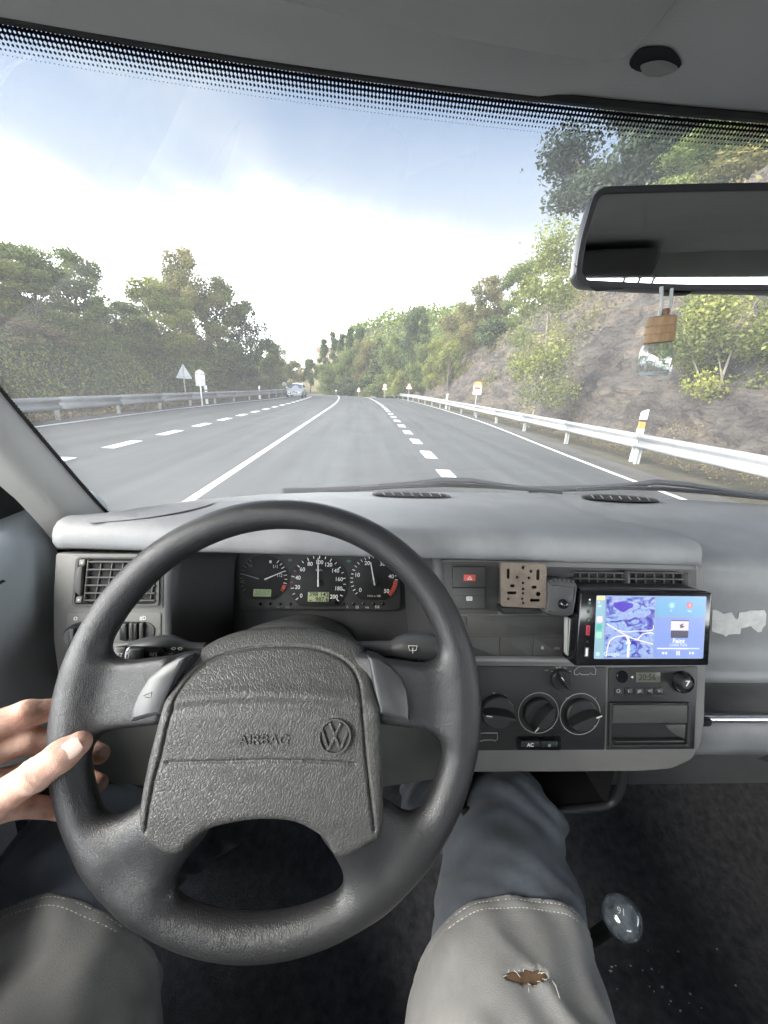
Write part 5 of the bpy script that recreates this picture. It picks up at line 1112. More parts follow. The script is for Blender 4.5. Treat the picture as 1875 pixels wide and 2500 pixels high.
for x in (556, 1034): prism('indicator_arrow', CL.pts([pc(x - 18, 224), pc(x, 206), pc(x, 216), pc(x + 18, 216), pc(x + 18, 232), pc(x, 232), pc(x, 242)] if x < 700 else [pc(x + 18, 232), pc(x, 216), pc(x, 224), pc(x - 18, 224), pc(x - 18, 240), pc(x, 240), pc(x, 250)], .0006), .0, .0007, M('arrow_green', (.06, .16, .09) if x > 700 else (.10, .13, .08), .5), clu, CL, 0)

# ================================================================== STEERING WHEEL
def mat_wheel(name, col, rough, crease, bstr=.55):
    """worn leather-grain polyurethane: pebbled grain, crinkles, polished patches"""
    m = bpy.data.materials.new(name); m.use_nodes = True; t = m.node_tree; b = t.nodes['Principled BSDF']; tc = nd(t, 'ShaderNodeTexCoord')
    n1 = nd(t, 'ShaderNodeTexNoise'); n1.inputs['Scale'].default_value = 16; n1.inputs['Detail'].default_value = 6; t.links.new(tc.outputs['Object'], n1.inputs['Vector'])
    r = nd(t, 'ShaderNodeMapRange'); r.inputs['From Min'].default_value = .35; r.inputs['From Max'].default_value = .68; r.inputs['To Min'].default_value = rough + .07; r.inputs['To Max'].default_value = rough - .09; t.links.new(n1.outputs['Fac'], r.inputs['Value']); t.links.new(r.outputs[0], b.inputs['Roughness'])
    mx = nd(t, 'ShaderNodeMix', data_type='RGBA'); mx.inputs['A'].default_value = (*[c * .85 for c in col], 1); mx.inputs['B'].default_value = (*[c * 1.25 for c in col], 1); t.links.new(n1.outputs['Fac'], mx.inputs['Factor']); t.links.new(mx.outputs['Result'], b.inputs['Base Color'])
    ds_ = nd(t, 'ShaderNodeTexNoise'); ds_.inputs['Scale'].default_value = 90; ds_.inputs['Detail'].default_value = 2; t.links.new(tc.outputs['Object'], ds_.inputs['Vector'])
    va = nd(t, 'ShaderNodeVectorMath', operation='MULTIPLY_ADD'); t.links.new(ds_.outputs['Color'], va.inputs[0]); va.inputs[1].default_value = (.007, .007, .007); t.links.new(tc.outputs['Object'], va.inputs[2])
    mp = nd(t, 'ShaderNodeMapping'); mp.inputs['Scale'].default_value = (1.25, .8, .8); t.links.new(va.outputs[0], mp.inputs[0])
    vo = nd(t, 'ShaderNodeTexVoronoi', feature='DISTANCE_TO_EDGE'); vo.inputs['Scale'].default_value = crease; t.links.new(mp.outputs[0], vo.inputs['Vector'])
    rr_ = nd(t, 'ShaderNodeMapRange'); rr_.inputs['From Max'].default_value = .16; t.links.new(vo.outputs['Distance'], rr_.inputs['Value'])
    fn = nd(t, 'ShaderNodeTexNoise'); fn.inputs['Scale'].default_value = 700; fn.inputs['Detail'].default_value = 2; t.links.new(tc.outputs['Object'], fn.inputs['Vector'])
    h_ = mth(t, 'ADD', rr_.outputs[0], mth(t, 'MULTIPLY', fn.outputs['Fac'], .5))
    bp = nd(t, 'ShaderNodeBump'); bp.inputs['Strength'].default_value = bstr; bp.inputs['Distance'].default_value = .0006; t.links.new(h_, bp.inputs['Height']); t.links.new(bp.outputs[0], b.inputs['Normal']); return m
m_pu = mat_wheel('wheel_rim_grain', (.017, .017, .018), .40, 620, .30); m_bag = mat_wheel('airbag_leathergrain', (.050, .049, .047), .46, 330, .55); m_horn = M('horn_plastic', (.046, .047, .049), .42, bump=.25, bscale=900, var=.08, vscale=25)
whl = thing('steering_wheel', 'worn dark grey four-spoke steering wheel with airbag cover', 'steering wheel', tuple(WH.w(0, 0, -.05)))
def wheel_sdf(a, b, c):
    q = np.sqrt(a * a + b * b) - .189; s = np.sqrt(q * q * .92 + c * c * 1.05) - .0158
    for sg in (-1, 1):
        # upper spokes: flat arms
        x = np.abs(sg * a - .128) - .050; y = np.abs(b - .013 + .14 * (sg * a - .10)) - (.024 + .06 * np.clip(sg * a - .14, 0, .1)); z = np.abs(c - .004 + .14 * np.clip(sg * a - .10, 0, 1) + .55 * np.clip(.105 - sg * a, 0, 1)) - .0055
        d = np.sqrt(np.maximum(x, 0) ** 2 + np.maximum(y, 0) ** 2 + np.maximum(z, 0) ** 2) + np.minimum(np.maximum(x, np.maximum(y, z)), 0) - .006
        s = smin(s, d, .026)
        d = smin(cap(a, b, c * 1.6, (sg * .074, -.088, .012), (sg * .126, -.116, .003), .024, .020), cap(a, b, c * 1.6, (sg * .074, -.098, .012), (sg * .096, -.146, .003), .022, .017), .02); s = smin(s, d, .022)
    d = np.sqrt(np.maximum(np.abs(a) - .085, 0) ** 2 + np.maximum(np.abs(b + .03) - .06, 0) ** 2 + np.maximum(np.abs(c + .018) - .010, 0) ** 2) - .012
    return smin(s, d, .012)
V, Q = surfnet(wheel_sdf, (-.212, -.212, -.045), (.212, .212, .035), .0022)
V = WH.o + V[:, :1] * WH.x + V[:, 1:2] * WH.y + V[:, 2:] * WH.n
link('wheel_rim', fast('wheel_rim', V, Q), m_pu, whl, True)
lathe('wheel_boss', [(.055, -.10), (.058, -.03), (.05, -.02), (0, -.02)], m_blk, whl, WH.mat(), 32)
mm = lambda L: [(x / 1000, y / 1000) for x, y in L]
outer = mm([(-100, -94), (-101, -55), (-97, -20), (-95, -5), (-92, 12), (-83, 36), (-72, 50), (-48, 61), (-20, 65), (8, 66), (36, 64), (62, 58), (80, 50), (89, 34), (94, 18), (99, -5), (102, -41), (104, -97), (95, -108), (70, -118), (60, -107), (54, -101), (31, -89), (2, -86), (-20, -88), (-43, -93), (-58, -103), (-67, -112), (-82, -110)])
seam = mm([(-96, -97), (-94, -59), (-91, -40), (-88, -9), (-85, 11), (-78, 26), (-66, 38), (-44, 47), (-19, 51), (8, 52), (36, 50), (59, 43), (72, 35), (79, 26), (83, 14), (86, -9), (90, -41), (93, -61), (99, -98)])
crs = [tuple(p) for p in spline(mm([(-98, -3), (-60, 3), (-4, 6), (50, 3), (98, -3)]), 6)]; fold = mm([(-85, -43), (-40, -42), (0, -41), (40, -42), (80, -45)])
gx, gy = np.meshgrid(np.arange(-.112, .1121, .00125), np.arange(-.126, .0751, .00125), indexing='ij')
D0 = poly2(gx, gy, [tuple(p) for p in spline(outer, 3, True)]) - .0028; DS = line2(gx, gy, spline(seam, 4)); DF = line2(gx, gy, fold)
cy_ = np.interp(gx, [p[0] for p in crs], [p[1] for p in crs]); up = np.clip(gy - cy_, 0, 1)
TOP = .0285 - .50 * up - 2.4 * up ** 2 - .5 * gx ** 2 * .5 - .0030 * np.exp(-((gy - cy_ + .001) / .0045) ** 2) * sstep(.101, .085, np.abs(gx)) + .0022 * np.exp(-((gy - cy_ - .008) / .006) ** 2) - .10 * np.clip(-gy - .085, 0, 1)
TOP -= .0032 * np.exp(-(DS / .0013) ** 2) + .0022 * np.exp(-(DF / .0012) ** 2)
def bag_sdf(a, b, c):
    k = c.shape[2]; return smax(np.repeat(D0[:, :, None], k, 2)[:a.shape[0], :a.shape[1]], smax(c - TOP[:a.shape[0], :a.shape[1], None], -.045 - c, .004), .009)
n0, n1 = gx.shape
V, Q = surfnet(bag_sdf, (-.112, -.126, -.05), (-.112 + .00125 * (n0 - 1) - 1e-7, -.126 + .00125 * (n1 - 1) - 1e-7, .036), .00125)
bag = link('airbag_cover', fast('airbag_cover', WH.o + V[:, :1] * WH.x + V[:, 1:2] * WH.y + V[:, 2:] * WH.n, Q), m_bag, whl, True)
text('airbag_lettering', 'AIRBAG', .0120, m_bag, bag, WH.mat(-.0020, -.0245, .0284), ext=.0011, sx=1.08, bold=.0000)
# round emblem: ring with a V above a W
ec = (.0610, -.0215); er = .0148
holed('emblem', circ(*ec, er, 48), [circ(*ec, er * .88, 48)], .0265, .0304, m_bag, bag, WH, .0004)
prism('emblem_disc', circ(*ec, er * .9, 40), .02, .0284, M('emblem_dark', (.045, .045, .045), .55), bag, WH, 0)
def stroke(p, q, w_=.0013): 
    p, q = np.array(p), np.array(q); t = (q - p) / np.linalg.norm(q - p); nn = np.array([-t[1], t[0]]) * w_
    prism('emblem_stroke', [tuple(np.array(ec) + er * .86 * z) for z in ((p * 1 - nn / er), (q - nn / er), (q + nn / er), (p + nn / er))], .027, .0302, m_bag, bag, WH, .0003)
for sg in (-1, 1): stroke((sg * .42, .88), (0, .08)); stroke((sg * .92, .42), (sg * .42, -.86)); stroke((sg * .42, -.86), (0, .02))
# horn buttons
for sg in (-1, 1):
    P = mm([(89, 47), (100, 44), (113, 37), (123, 27), (129, 14), (131, -2), (131, -13), (116, -9), (101, -6), (99, 4), (95, 20)]) if sg > 0 else mm([(-83, 45), (-92, 44), (-106, 36), (-118, 25), (-125, 10), (-128, -2), (-128, -14), (-112, -9), (-98, -6), (-96, 8), (-91, 26)])
    if sg < 0: P = [(x + .002, y) for x, y in P]
    n = len(P); V = []
    for k, (ins_, cc) in enumerate(((0, -.02), (0, .0150), (.0016, .0205), (.004, .0220))):
        for (x, y) in (inset(P, ins_) if ins_ else P): V.append(WH.w(x, y, cc - .10 * max(y, 0) - .12 * (abs(x) - .1)))
    F = [(k * n + i, k * n + (i + 1) % n, (k + 1) * n + (i + 1) % n, (k + 1) * n + i) for k in range(3) for i in range(n)] + [tuple(3 * n + i for i in range(n))]
    hb = link('horn_button', pyd('horn_button', V, F), m_horn, whl, 35)
    ic = [(-.004, -.0005), (-.001, .001), (.004, .003), (.004, -.002), (-.001, -.0015)]; hx = sg * .113
    tube('horn_icon', [WH.w(hx + sg * -1 * x, .010 + y, .0220 - .0012 - .0013 + .0002) for x, y in ic], .0003, m_horn, hb, 4)

# ---- stalks
def wpt(px, py, c): return WH.w(*WH.loc(px, py, c), c)
ls = thing('indicator_stalk', 'black indicator stalk with cruise slider left of the wheel hub', 'stalk', tuple(wpt(480, 1580, -.06)))
P = [wpt(x, y, -.055) for x, y in ((500, 1580), (462, 1578), (440, 1574), (420, 1572), (395, 1574), (365, 1578), (338, 1584), (318, 1588))]
tube('stalk_arm', P, [.0055, .0055, .0075, .0105, .0118, .0120, .0118, .0095], m_horn, ls, 14, flat=.85)
a_, b_ = WH.loc(306, 1596, -.052); prism('set_button', rrect(box4(a_ - .006, b_ - .0085, a_ + .006, b_ + .0085), .002), -.062, -.040, m_blk, ls, WH, .0015); text('button_print', 'SET', .0055, m_dimprint, ls, WH.mat(a_, b_, -.0396))
a_, b_ = WH.loc(352, 1596, -.045); prism('cruise_slider', rrect(box4(a_ - .018, b_ - .0085, a_ + .0225, b_ + .0080), .006), -.058, -.039, m_gloss, ls, WH, .0022); prism('slider_grip', rrect(box4(a_ - .012, b_ - .007, a_ + .003, b_ + .007), .004), -.05, -.034, m_horn, ls, WH, .002); text('button_print', 'RES', .0055, m_dimprint, ls, WH.mat(a_ + .0125, b_, -.0388))
text('arrow_print', '<> <>', .0068, m_print, ls, WH.mat(*WH.loc(432, 1584, -.045), -.0445), sx=.7)
rs = thing('wiper_stalk', 'fat grey wiper stalk right of the wheel hub', 'stalk', tuple(wpt(900, 1585, -.06)))
P = [wpt(x, y, -.05) for x, y in ((870, 1584), (900, 1583), (950, 1582), (958, 1582), (975, 1579), (1000, 1576), (1030, 1577), (1066, 1579), (1074, 1580))]
tube('stalk_arm', P, [.0085, .0085, .0088, .0095, .0130, .0155, .0158, .0155, .013], m_horn, rs, 18, flat=.9)
ia, ib = WH.loc(1008, 1586, -.033); tube('wiper_icon', [WH.w(ia + x, ib + y, -.0335) for x, y in ((-.005, .004), (.005, .004), (.0035, -.001), (-.0035, -.001), (-.005, .004))], .0004, m_print, rs, 4); tube('wiper_icon', [WH.w(ia, ib - .004, -.0335), WH.w(ia, ib + .002, -.0335)], .0004, m_print, rs, 4)

# ================================================================== SCREEN UNIT
def ps(x, y): return (1380 + x / SL, 1400 + y / SL)
hu = thing('screen_unit', 'black touchscreen car radio showing map and music player', 'car screen', tuple(SCF.w(0, -.08, 0)))
OFF = .034
P = rrect(SCF.pts([ps(150, 178), ps(1496, 196), ps(1456, 936), ps(96, 940)], OFF), .003)
hb_ = prism('housing', P, -.045, OFF, m_gloss, hu, SCF, .0022)
plate('housing_lip', [ps(126, 134), ps(1314, 150), ps(1440, 186), ps(165, 178)], OFF - .004, .03, m_blk, hu, .002, .001, SCF)
tube('chrome_strip', [SCF.w(*SCF.loc(*ps(140, 136), .012), .0185), SCF.w(*SCF.loc(*ps(1312, 150), .012), .0185)], .0008, m_chr, hu, 6)
def em(name, c, s=1.0): return M(name, tuple(x * .2 for x in c), .3, emit=c, estr=s * GLOW)
m_ui = bpy.data.materials.new('map_display'); m_ui.use_nodes = True; t = m_ui.node_tree; b = t.nodes['Principled BSDF']; tc = nd(t, 'ShaderNodeTexCoord')
mp = nd(t, 'ShaderNodeMapping'); mp.inputs['Scale'].default_value = (38, 30, 75); t.links.new(tc.outputs['Object'], mp.inputs[0])
n1 = nd(t, 'ShaderNodeTexNoise'); n1.inputs['Scale'].default_value = 1.2; n1.inputs['Detail'].default_value = 7; n1.inputs['Roughness'].default_value = .62; n1.inputs['Distortion'].default_value = 1.2; t.links.new(mp.outputs[0], n1.inputs['Vector'])
r = nd(t, 'ShaderNodeValToRGB'); e = r.color_ramp.elements; e[0].position = .36; e[0].color = (.05, .03, .42, 1); e[1].position = .68; e[1].color = (.78, .62, .82, 1)
for p_, c_ in ((.43, (.16, .16, .62)), (.48, (.30, .46, .86)), (.54, (.50, .64, .95)), (.60, (.30, .42, .85))): k = e.new(p_); k.color = (*c_, 1)
t.links.new(n1.outputs['Fac'], r.inputs[0]); t.links.new(r.outputs[0], b.inputs['Emission Color']); b.inputs['Emission Strength'].default_value = GLOW; b.inputs['Base Color'].default_value = (.02, .02, .03, 1); b.inputs['Roughness'].default_value = .25
def ui(name, P, lvl, mat, parent, r=.0, sub=True):
    q = SCF.pts([ps(x, y) for x, y in P], OFF); q = rrect(q, r, 3) if r else q
    z = OFF + .0002 + .00012 * lvl; return link(name, pyd(name, [SCF.w(x, y, z) for x, y in q], [tuple(range(len(q)))]), mat, parent)
scr = ui('screen', [(315, 222), (1430, 232), (1395, 862), (288, 865)], 0, em('screen_back', (.30, .40, .62), .9), hu, .002)
ui('side_bar', [(317, 224), (404, 225), (384, 863), (290, 863)], 1, em('side_bar', (.34, .56, .66), .9), scr)
ui('status_tab', [(318, 225), (402, 226), (401, 268), (317, 270)], 2, em('tab_yellow', (.86, .74, .38)), scr, .001)
ui('app_icon', [(318, 432), (378, 432), (374, 496), (314, 496)], 2, em('icon_white', (.85, .75, .86)), scr, .002)
ui('app_icon', [(312, 514), (374, 514), (372, 574), (310, 574)], 2, em('icon_green', (.10, .52, .40)), scr, .003)
ui('app_icon', [(308, 592), (372, 592), (369, 654), (306, 654)], 2, em('icon_lime', (.42, .82, .55)), scr, .002)
m_uiw = em('ui_white', (.92, .92, .96)); m_uip = em('ui_pale', (.66, .80, .95)); m_uired = em('ui_red', (.80, .16, .22))
ui('app_icon', [(310, 798), (345, 798), (344, 832), (309, 832)], 2, m_uip, scr)
for k in range(4): ui('signal_bar', [(318 + 8 * k, 298 - 7 * k), (324 + 8 * k, 298 - 7 * k), (324 + 8 * k, 300), (318 + 8 * k, 300)], 2, m_uiw, scr)
ui('battery_icon', [(328, 318), (366, 318), (365, 340), (327, 340)], 2, m_uip, scr, .0008)
mapq = ui('map_panel', [(418, 236), (912, 240), (882, 850), (398, 850)], 1, m_ui, scr, .002)
def ui_line(name, pts, wd, mat, lvl=2):
    q = [SCF.w(*p, OFF + .0004 + .0001 * lvl) for p in SCF.pts([ps(x, y) for x, y in spline(pts, 5)], OFF)]; V = []; F = []
    for i, p in enumerate(q):
        d = q[min(i + 1, len(q) - 1)] - q[max(i - 1, 0)]; d /= np.linalg.norm(d); n = np.cross(SCF.n, d) * wd; V += [p - n, p + n]
    link(name, pyd(name, V, [(2 * i, 2 * i + 1, 2 * i + 3, 2 * i + 2) for i in range(len(q) - 1)]), mat, scr)
m_rd = em('map_road', (.78, .76, .95)); m_dk = em('map_wood', (.10, .06, .52))
ui_line('map_road', [(412, 505), (520, 570), (640, 640), (760, 680), (885, 715)], .0009, m_rd); ui_line('map_road', [(410, 840), (440, 700), (500, 645), (600, 630), (640, 650)], .0008, m_rd); ui_line('map_road', [(730, 665), (780, 615), (860, 600), (890, 612)], .0008, m_rd)
ui_line('map_road', [(540, 570), (600, 590), (700, 582), (870, 575), (888, 520)], .0006, m_rd); ui_line('route_line', [(630, 848), (636, 760), (640, 690), (620, 630)], .0016, m_uiw, 3)
ui('map_arrow', [(612, 775), (638, 738), (664, 775), (638, 766)], 5, m_uiw, scr); ui('map_stub', [(614, 690), (660, 690), (660, 712), (614, 712)], 5, m_uiw, scr)
ui('map_forest', [(480, 300), (560, 285), (680, 300), (690, 335), (640, 360), (600, 390), (560, 385), (500, 345)], 2, m_dk, scr, .002); ui('map_lake', [(580, 730), (690, 725), (700, 765), (640, 790), (590, 775)], 2, em('map_blue', (.22, .40, .92)), scr, .002)
text('map_credit', 'Google', .0072, m_uip, scr, SCF.mat(*SCF.loc(*ps(465, 815), OFF), OFF + .0007))
ui('guide_panel', [(926, 240), (1420, 245), (1408, 432), (916, 432)], 1, em('panel_blue', (.20, .44, .70), .95), scr, .002); ui('music_panel', [(915, 448), (1400, 450), (1384, 848), (898, 850)], 1, em('panel_violet', (.26, .36, .76), .95), scr, .002)
for x, m_, in ((1078, em('ui_cyan', (.30, .66, .86))), (1258, m_uired)): 
    ui('guide_button', circ(x, 322, 31, 20), 2, m_, scr); ui('guide_mark', [(x, 300), (x + 14, 322), (x, 344), (x - 14, 322)], 3, m_uip if x < 1100 else em('ui_rose', (.9, .5, .5)), scr)
text('guide_text', 'R', .004, m_uip, scr, SCF.mat(*SCF.loc(*ps(1070, 377), OFF), OFF + .0006)); text('guide_text', 'Vial', .004, m_uip, scr, SCF.mat(*SCF.loc(*ps(1254, 380), OFF), OFF + .0006))
ui('album_art', [(1070, 470), (1248, 474), (1240, 652), (1062, 650)], 2, em('art_pale', (.80, .72, .80)), scr, .0015); ui('album_art', [(1066, 575), (1244, 577), (1240, 652), (1062, 650)], 3, em('art_dark', (.08, .08, .12)), scr, .0015); ui('album_art', [(1070, 470), (1248, 474), (1247, 484), (1070, 480)], 3, em('art_dark2', (.08, .08, .12)), scr)
ui('album_art', [(1156, 520), (1185, 505), (1200, 508), (1180, 525), (1205, 530), (1190, 550), (1160, 552)], 3, em('art_grey', (.12, .12, .14)), scr)
text('song_text', 'Faint', .0086, m_uiw, scr, SCF.mat(*SCF.loc(*ps(1145, 684), OFF), OFF + .0006), bold=.0001); text('song_text', 'Linkin Park', .0054, m_uip, scr, SCF.mat(*SCF.loc(*ps(1142, 723), OFF), OFF + .0006))
ui('progress_bar', [(926, 752), (1356, 754), (1355, 766), (925, 764)], 2, m_uip, scr); ui('progress_bar', [(926, 752), (1240, 753), (1240, 766), (925, 764)], 3, m_uiw, scr)
for x in (970, 1000): ui('player_button', [(x, 805), (x + 26, 788), (x + 26, 823)], 2, m_uiw, scr)
for x in (1122, 1144): ui('player_button', [(x, 784), (x + 13, 784), (x + 13, 828), (x, 828)], 2, m_uiw, scr)
for x in (1252, 1282): ui('player_button', [(x, 788), (x + 26, 805), (x, 823)], 2, m_uiw, scr)
for y in (300, 385, 470): x = 242 - (y - 300) * .06; ui('touch_key', circ(x, y, 19, 14), 1, em('key_ring', (.06, .14, .07)), hb_); ui('touch_key', circ(x, y, 14, 14), 2, m_gloss, hb_); ui('touch_key', circ(x + 2, y, 7, 10), 3, em('key_dot', (.3, .42, .28)), hb_)
ui('touch_key', circ(247, 265, 9, 10), 1, em('led_white', (.9, .95, .9)), hb_)
ui('usb_port', [(210, 524), (250, 526), (246, 626), (206, 624)], 1, M('usb_red', (.35, .03, .05), .4), hb_, .0008); ui('usb_port', [(222, 536), (242, 537), (238, 614), (218, 613)], 2, em('usb_tongue', (.45, .05, .08), .6), hb_)
ui('usb_port', [(197, 746), (240, 748), (236, 846), (193, 844)], 1, m_chr, hb_, .0008); ui('usb_port', [(207, 758), (228, 759), (224, 834), (203, 833)], 2, M('usb_white', (.75, .74, .68), .5), hb_)
ui('microphone_hole', circ(222, 690, 12, 12), 1, m_cav, hb_)
# metal strip left of the unit
st = thing('metal_strip', 'bent pale metal strip beside the left edge of the touchscreen', 'metal strip', tuple(FA.w(*FA.loc(1390, 1590, .01), .01)))
for P, m_ in (([(1340, 745), (1362, 735), (1352, 1125), (1336, 1100)], m_post), ([(1366, 760), (1385, 745), (1385, 1130), (1355, 1125)], M('strip_pale', (.45, .44, .40), .5, metal=.4)), ([(1388, 786), (1425, 812), (1422, 942), (1380, 930)], M('strip_copper', (.62, .45, .32), .4, metal=.3)), ([(1380, 935), (1422, 945), (1412, 1152), (1352, 1120)], M('strip_grey', (.50, .52, .47), .45, metal=.3))):
    plate('strip_panel', [ph(*p) for p in P], .016, .006, m_, st, .0005, .0006)

# ================================================================== PHONE BRACKET
br = thing('phone_bracket', 'perforated brown metal mounting plate on a black plastic arm', 'bracket', tuple(FA.w(*FA.loc(1290, 1490, .02), .01)))
BO = .030
def bp_(x, y): return FA.loc(*ph(x, y), BO)
sc_ = abs(bp_(900, 400)[0] - bp_(800, 400)[0]) / 100
def slot(x0, y0, x1, y1, wpx):
    p, q = np.array(bp_(x0, y0)), np.array(bp_(x1, y1)); d = (q - p) / np.linalg.norm(q - p); n = np.array([-d[1], d[0]]); r_ = wpx * sc_ / 2; P = []
    for k in range(7): an = -math.pi / 2 + math.pi * k / 6; P.append(tuple(q + r_ * (d * math.cos(an) + n * math.sin(an))))
    for k in range(7): an = math.pi / 2 + math.pi * k / 6; P.append(tuple(p + r_ * (d * math.cos(an) + n * math.sin(an))))
    return P
holes = [circ(*bp_(x, y), r_ * sc_, 14) for x, y, r_ in ((900, 232, 15), (980, 268, 15), (840, 330, 14), (960, 335, 14), (900, 387, 13), (900, 448, 14), (900, 492, 12), (892, 547, 12), (902, 590, 13), (750, 547, 13), (1055, 500, 24))]
holes += [slot(750, 258, 750, 328, 30), slot(1053, 268, 1050, 342, 34), slot(783, 417, 803, 417, 28), slot(1000, 430, 1026, 430, 28), slot(752, 487, 822, 488, 28), slot(982, 562, 1058, 563, 27)]
m_brass = M('weathered_bronze', (.20, .165, .135), .42, metal=.75, var=.25, vscale=45, rvar=.1, bump=.1, bscale=200)
holed('mount_plate', rrect([bp_(672, 178), bp_(1136, 190), bp_(1140, 646), bp_(676, 626)], .004), holes, BO - .0016, BO, m_brass, br, FA, .0003)
plate('plate_backing', [ph(690, 195), ph(1120, 205), ph(1122, 630), ph(692, 612)], BO - .010, .002, m_cav, br, .003, 0)
plate('mount_arm', [ph(676, 632), ph(1110, 640), ph(1105, 712), ph(690, 708)], .018, .02, m_blk, br, .003, .002)
A_ = [bp_(1140, 372), bp_(1190, 356), bp_(1300, 350), bp_(1420, 372), bp_(1452, 392), bp_(1438, 560), bp_(1412, 700), bp_(1380, 722), bp_(1180, 722), bp_(1112, 690), bp_(1140, 560)]
prism('clamp_body', rrect(A_, .004), .004, .034, M('soft_black_plastic', (.045, .046, .048), .55, bump=.4, bscale=900), br, FA, .006)
for k in range(6): a, b = bp_(1165 + 45 * k, 362 + 5 * abs(k - 2)); tube('clamp_rib', [FA.w(a, b, .012), FA.w(a + .002, b + .0008, .031)], .0016, m_trimd, br, 6)
a, b = bp_(1285, 590); R_ = 50 * sc_; lathe('clamp_screw', [(R_, 0), (R_ * .95, .003), (R_ * .7, .0055), (R_ * .35, .0068), (0, .007)], m_gloss, br, FA.mat(a, b, .034), 24)

# ================================================================== REAR-VIEW MIRROR AND AIR FRESHENER
mir = thing('rear_view_mirror', 'black rear-view mirror at the top right reflecting the roof lining', 'mirror', (.33, .42, H + .2))
mp0 = on_plane(1400, 1.1302 * 600 * .0 + 690, (0, .40, 0), np.array([0, 1.0, 0]))
MF = Frame((.31, .405, H + .142), -6.6, yaw=-17.0)      # mirror plane, turned towards the driver
mo = MF.pts([(1401, 690), (1447, 457), (1900, 449), (1980, 462), (2010, 690), (1960, 724), (1440, 705)], 0)
mo = MF.pts([(1402, 678), (1411, 600), (1452, 458), (1700, 450), (1980, 446), (2060, 470), (2080, 690), (2040, 722), (1870, 712), (1640, 712), (1420, 700)], 0)
mo_r = rrect(mo, [.006, .05, .012, .05, .01, .012, .012, .012, .05, .05, .008], 4)
prism('mirror_housing', mo_r, -.028, .001, M('mirror_black', (.018, .018, .020), .42, bump=.2, bscale=800), mir, MF, .004, back=True)
holed('mirror_frame', [tuple(p) for p in inset(mo_r, .0002)], [[tuple(p) for p in inset(mo_r, .0058)]], .0008, .0040, M('mirror_rim', (.020, .021, .024), .35), mir, MF, .0008)
mg = bpy.data.materials.new('mirror_silver'); mg.use_nodes = True; b = mg.node_tree.nodes['Principled BSDF']; b.inputs['Metallic'].default_value = 1; b.inputs['Roughness'].default_value = .015; b.inputs['Base Color'].default_value = (.52, .54, .55, 1)
link('mirror_glass', pyd('mirror_glass', [MF.w(*p, .0022) for p in inset(mo_r, .0050)], [tuple(range(len(mo_r)))]), mg, mir)
tube('mirror_stem', [MF.w(.05, .005, -.02), MF.w(.05, .008, -.06), np.array([.37, .53, H + .165]), wsp(.37, .80)], [.012, .012, .011, .018], m_blk, mir, 12)
prism('dimming_lever', MF.pts([(1625, 712), (1692, 712), (1686, 718), (1634, 719)], .0), -.018, -.002, m_blk, mir, MF, .001)
fre = thing('air_freshener', 'small glass bottle with wooden cap hanging from the mirror', 'air freshener', tuple(at_y(1605, 880, .40)))
p1 = at_y(1622, 712, .402); p2 = at_y(1648, 716, .402); ctop = at_y(1615, 778, .402); cb0 = at_y(1600, 880, .402)
dn = cb0 - ctop; Lb = np.linalg.norm(dn); dn /= Lb; ax = -dn; sx_ = np.cross([0, 1, 0], ax); sx_ /= np.linalg.norm(sx_); sy_ = np.cross(ax, sx_)
FM = Matrix(((sx_[0], sy_[0], ax[0], ctop[0]), (sx_[1], sy_[1], ax[1], ctop[1]), (sx_[2], sy_[2], ax[2], ctop[2]), (0, 0, 0, 1)))
Rc = .0140; hc = .0215; m_wood = M('cap_wood', (.30, .19, .10), .6, var=.25, vscale=120, bump=.3, bscale=300, stretch=(1, 1, .2))
lathe('wooden_cap', [(0, .002), (Rc * .75, .002), (Rc * .86, .001), (Rc * .9, -.001), (Rc * .92, -hc * .30), (Rc * .89, -hc * .33), (Rc * .92, -hc * .36), (Rc * .94, -hc * .63), (Rc * .91, -hc * .66), (Rc * .94, -hc * .69), (Rc * .96, -hc), (0, -hc)], m_wood, fre, FM, 28)
m_btl = thin_glass('bottle_glass', (.93, .95, .95), .10); rB = Rc * 1.05
lathe('glass_bottle', [(Rc * .6, -hc), (rB * .85, -hc - .002), (rB * 1.02, -hc - .008), (rB * 1.10, -hc - .018), (rB * 1.05, -hc - .026), (rB * .9, -hc - .0305), (0, -hc - .0310)], m_btl, fre, FM, 28)
lathe('bottle_liner', [(Rc * .5, -hc - .001), (rB * .74, -hc - .004), (rB * .9, -hc - .010), (rB * .95, -hc - .020), (rB * .8, -hc - .0255), (0, -hc - .0262)], m_btl, fre, FM, 24)
lathe('bottle_base', [(0, -hc - .0268), (rB * .82, -hc - .0265), (rB * .95, -hc - .0275), (rB * .85, -hc - .0302), (0, -hc - .0304)], M('thick_glass', (.55, .60, .60), .15, spec=.8), fre, FM, 24)
m_cord = M('pale_cord', (.50, .52, .50), .8, bump=.5, bscale=900)
tube('cord', [p1 + np.array([0, .006, .005]), p1 * .5 + (ctop + sx_ * -.002) * .5, ctop - sx_ * .003], .0017, m_cord, fre, 8); tube('cord', [p2 + np.array([0, .006, .005]), p2 * .5 + (ctop + sx_ * .004) * .5, ctop + sx_ * .004], .0016, m_cord, fre, 8)
lathe('cord_bead', [(0, .009), (.003, .0085), (.0042, .006), (.0035, .002), (0, .002)], M('bead_wood', (.16, .09, .05), .5), fre, FM @ Matrix.Translation((.003, 0, 0)), 12)

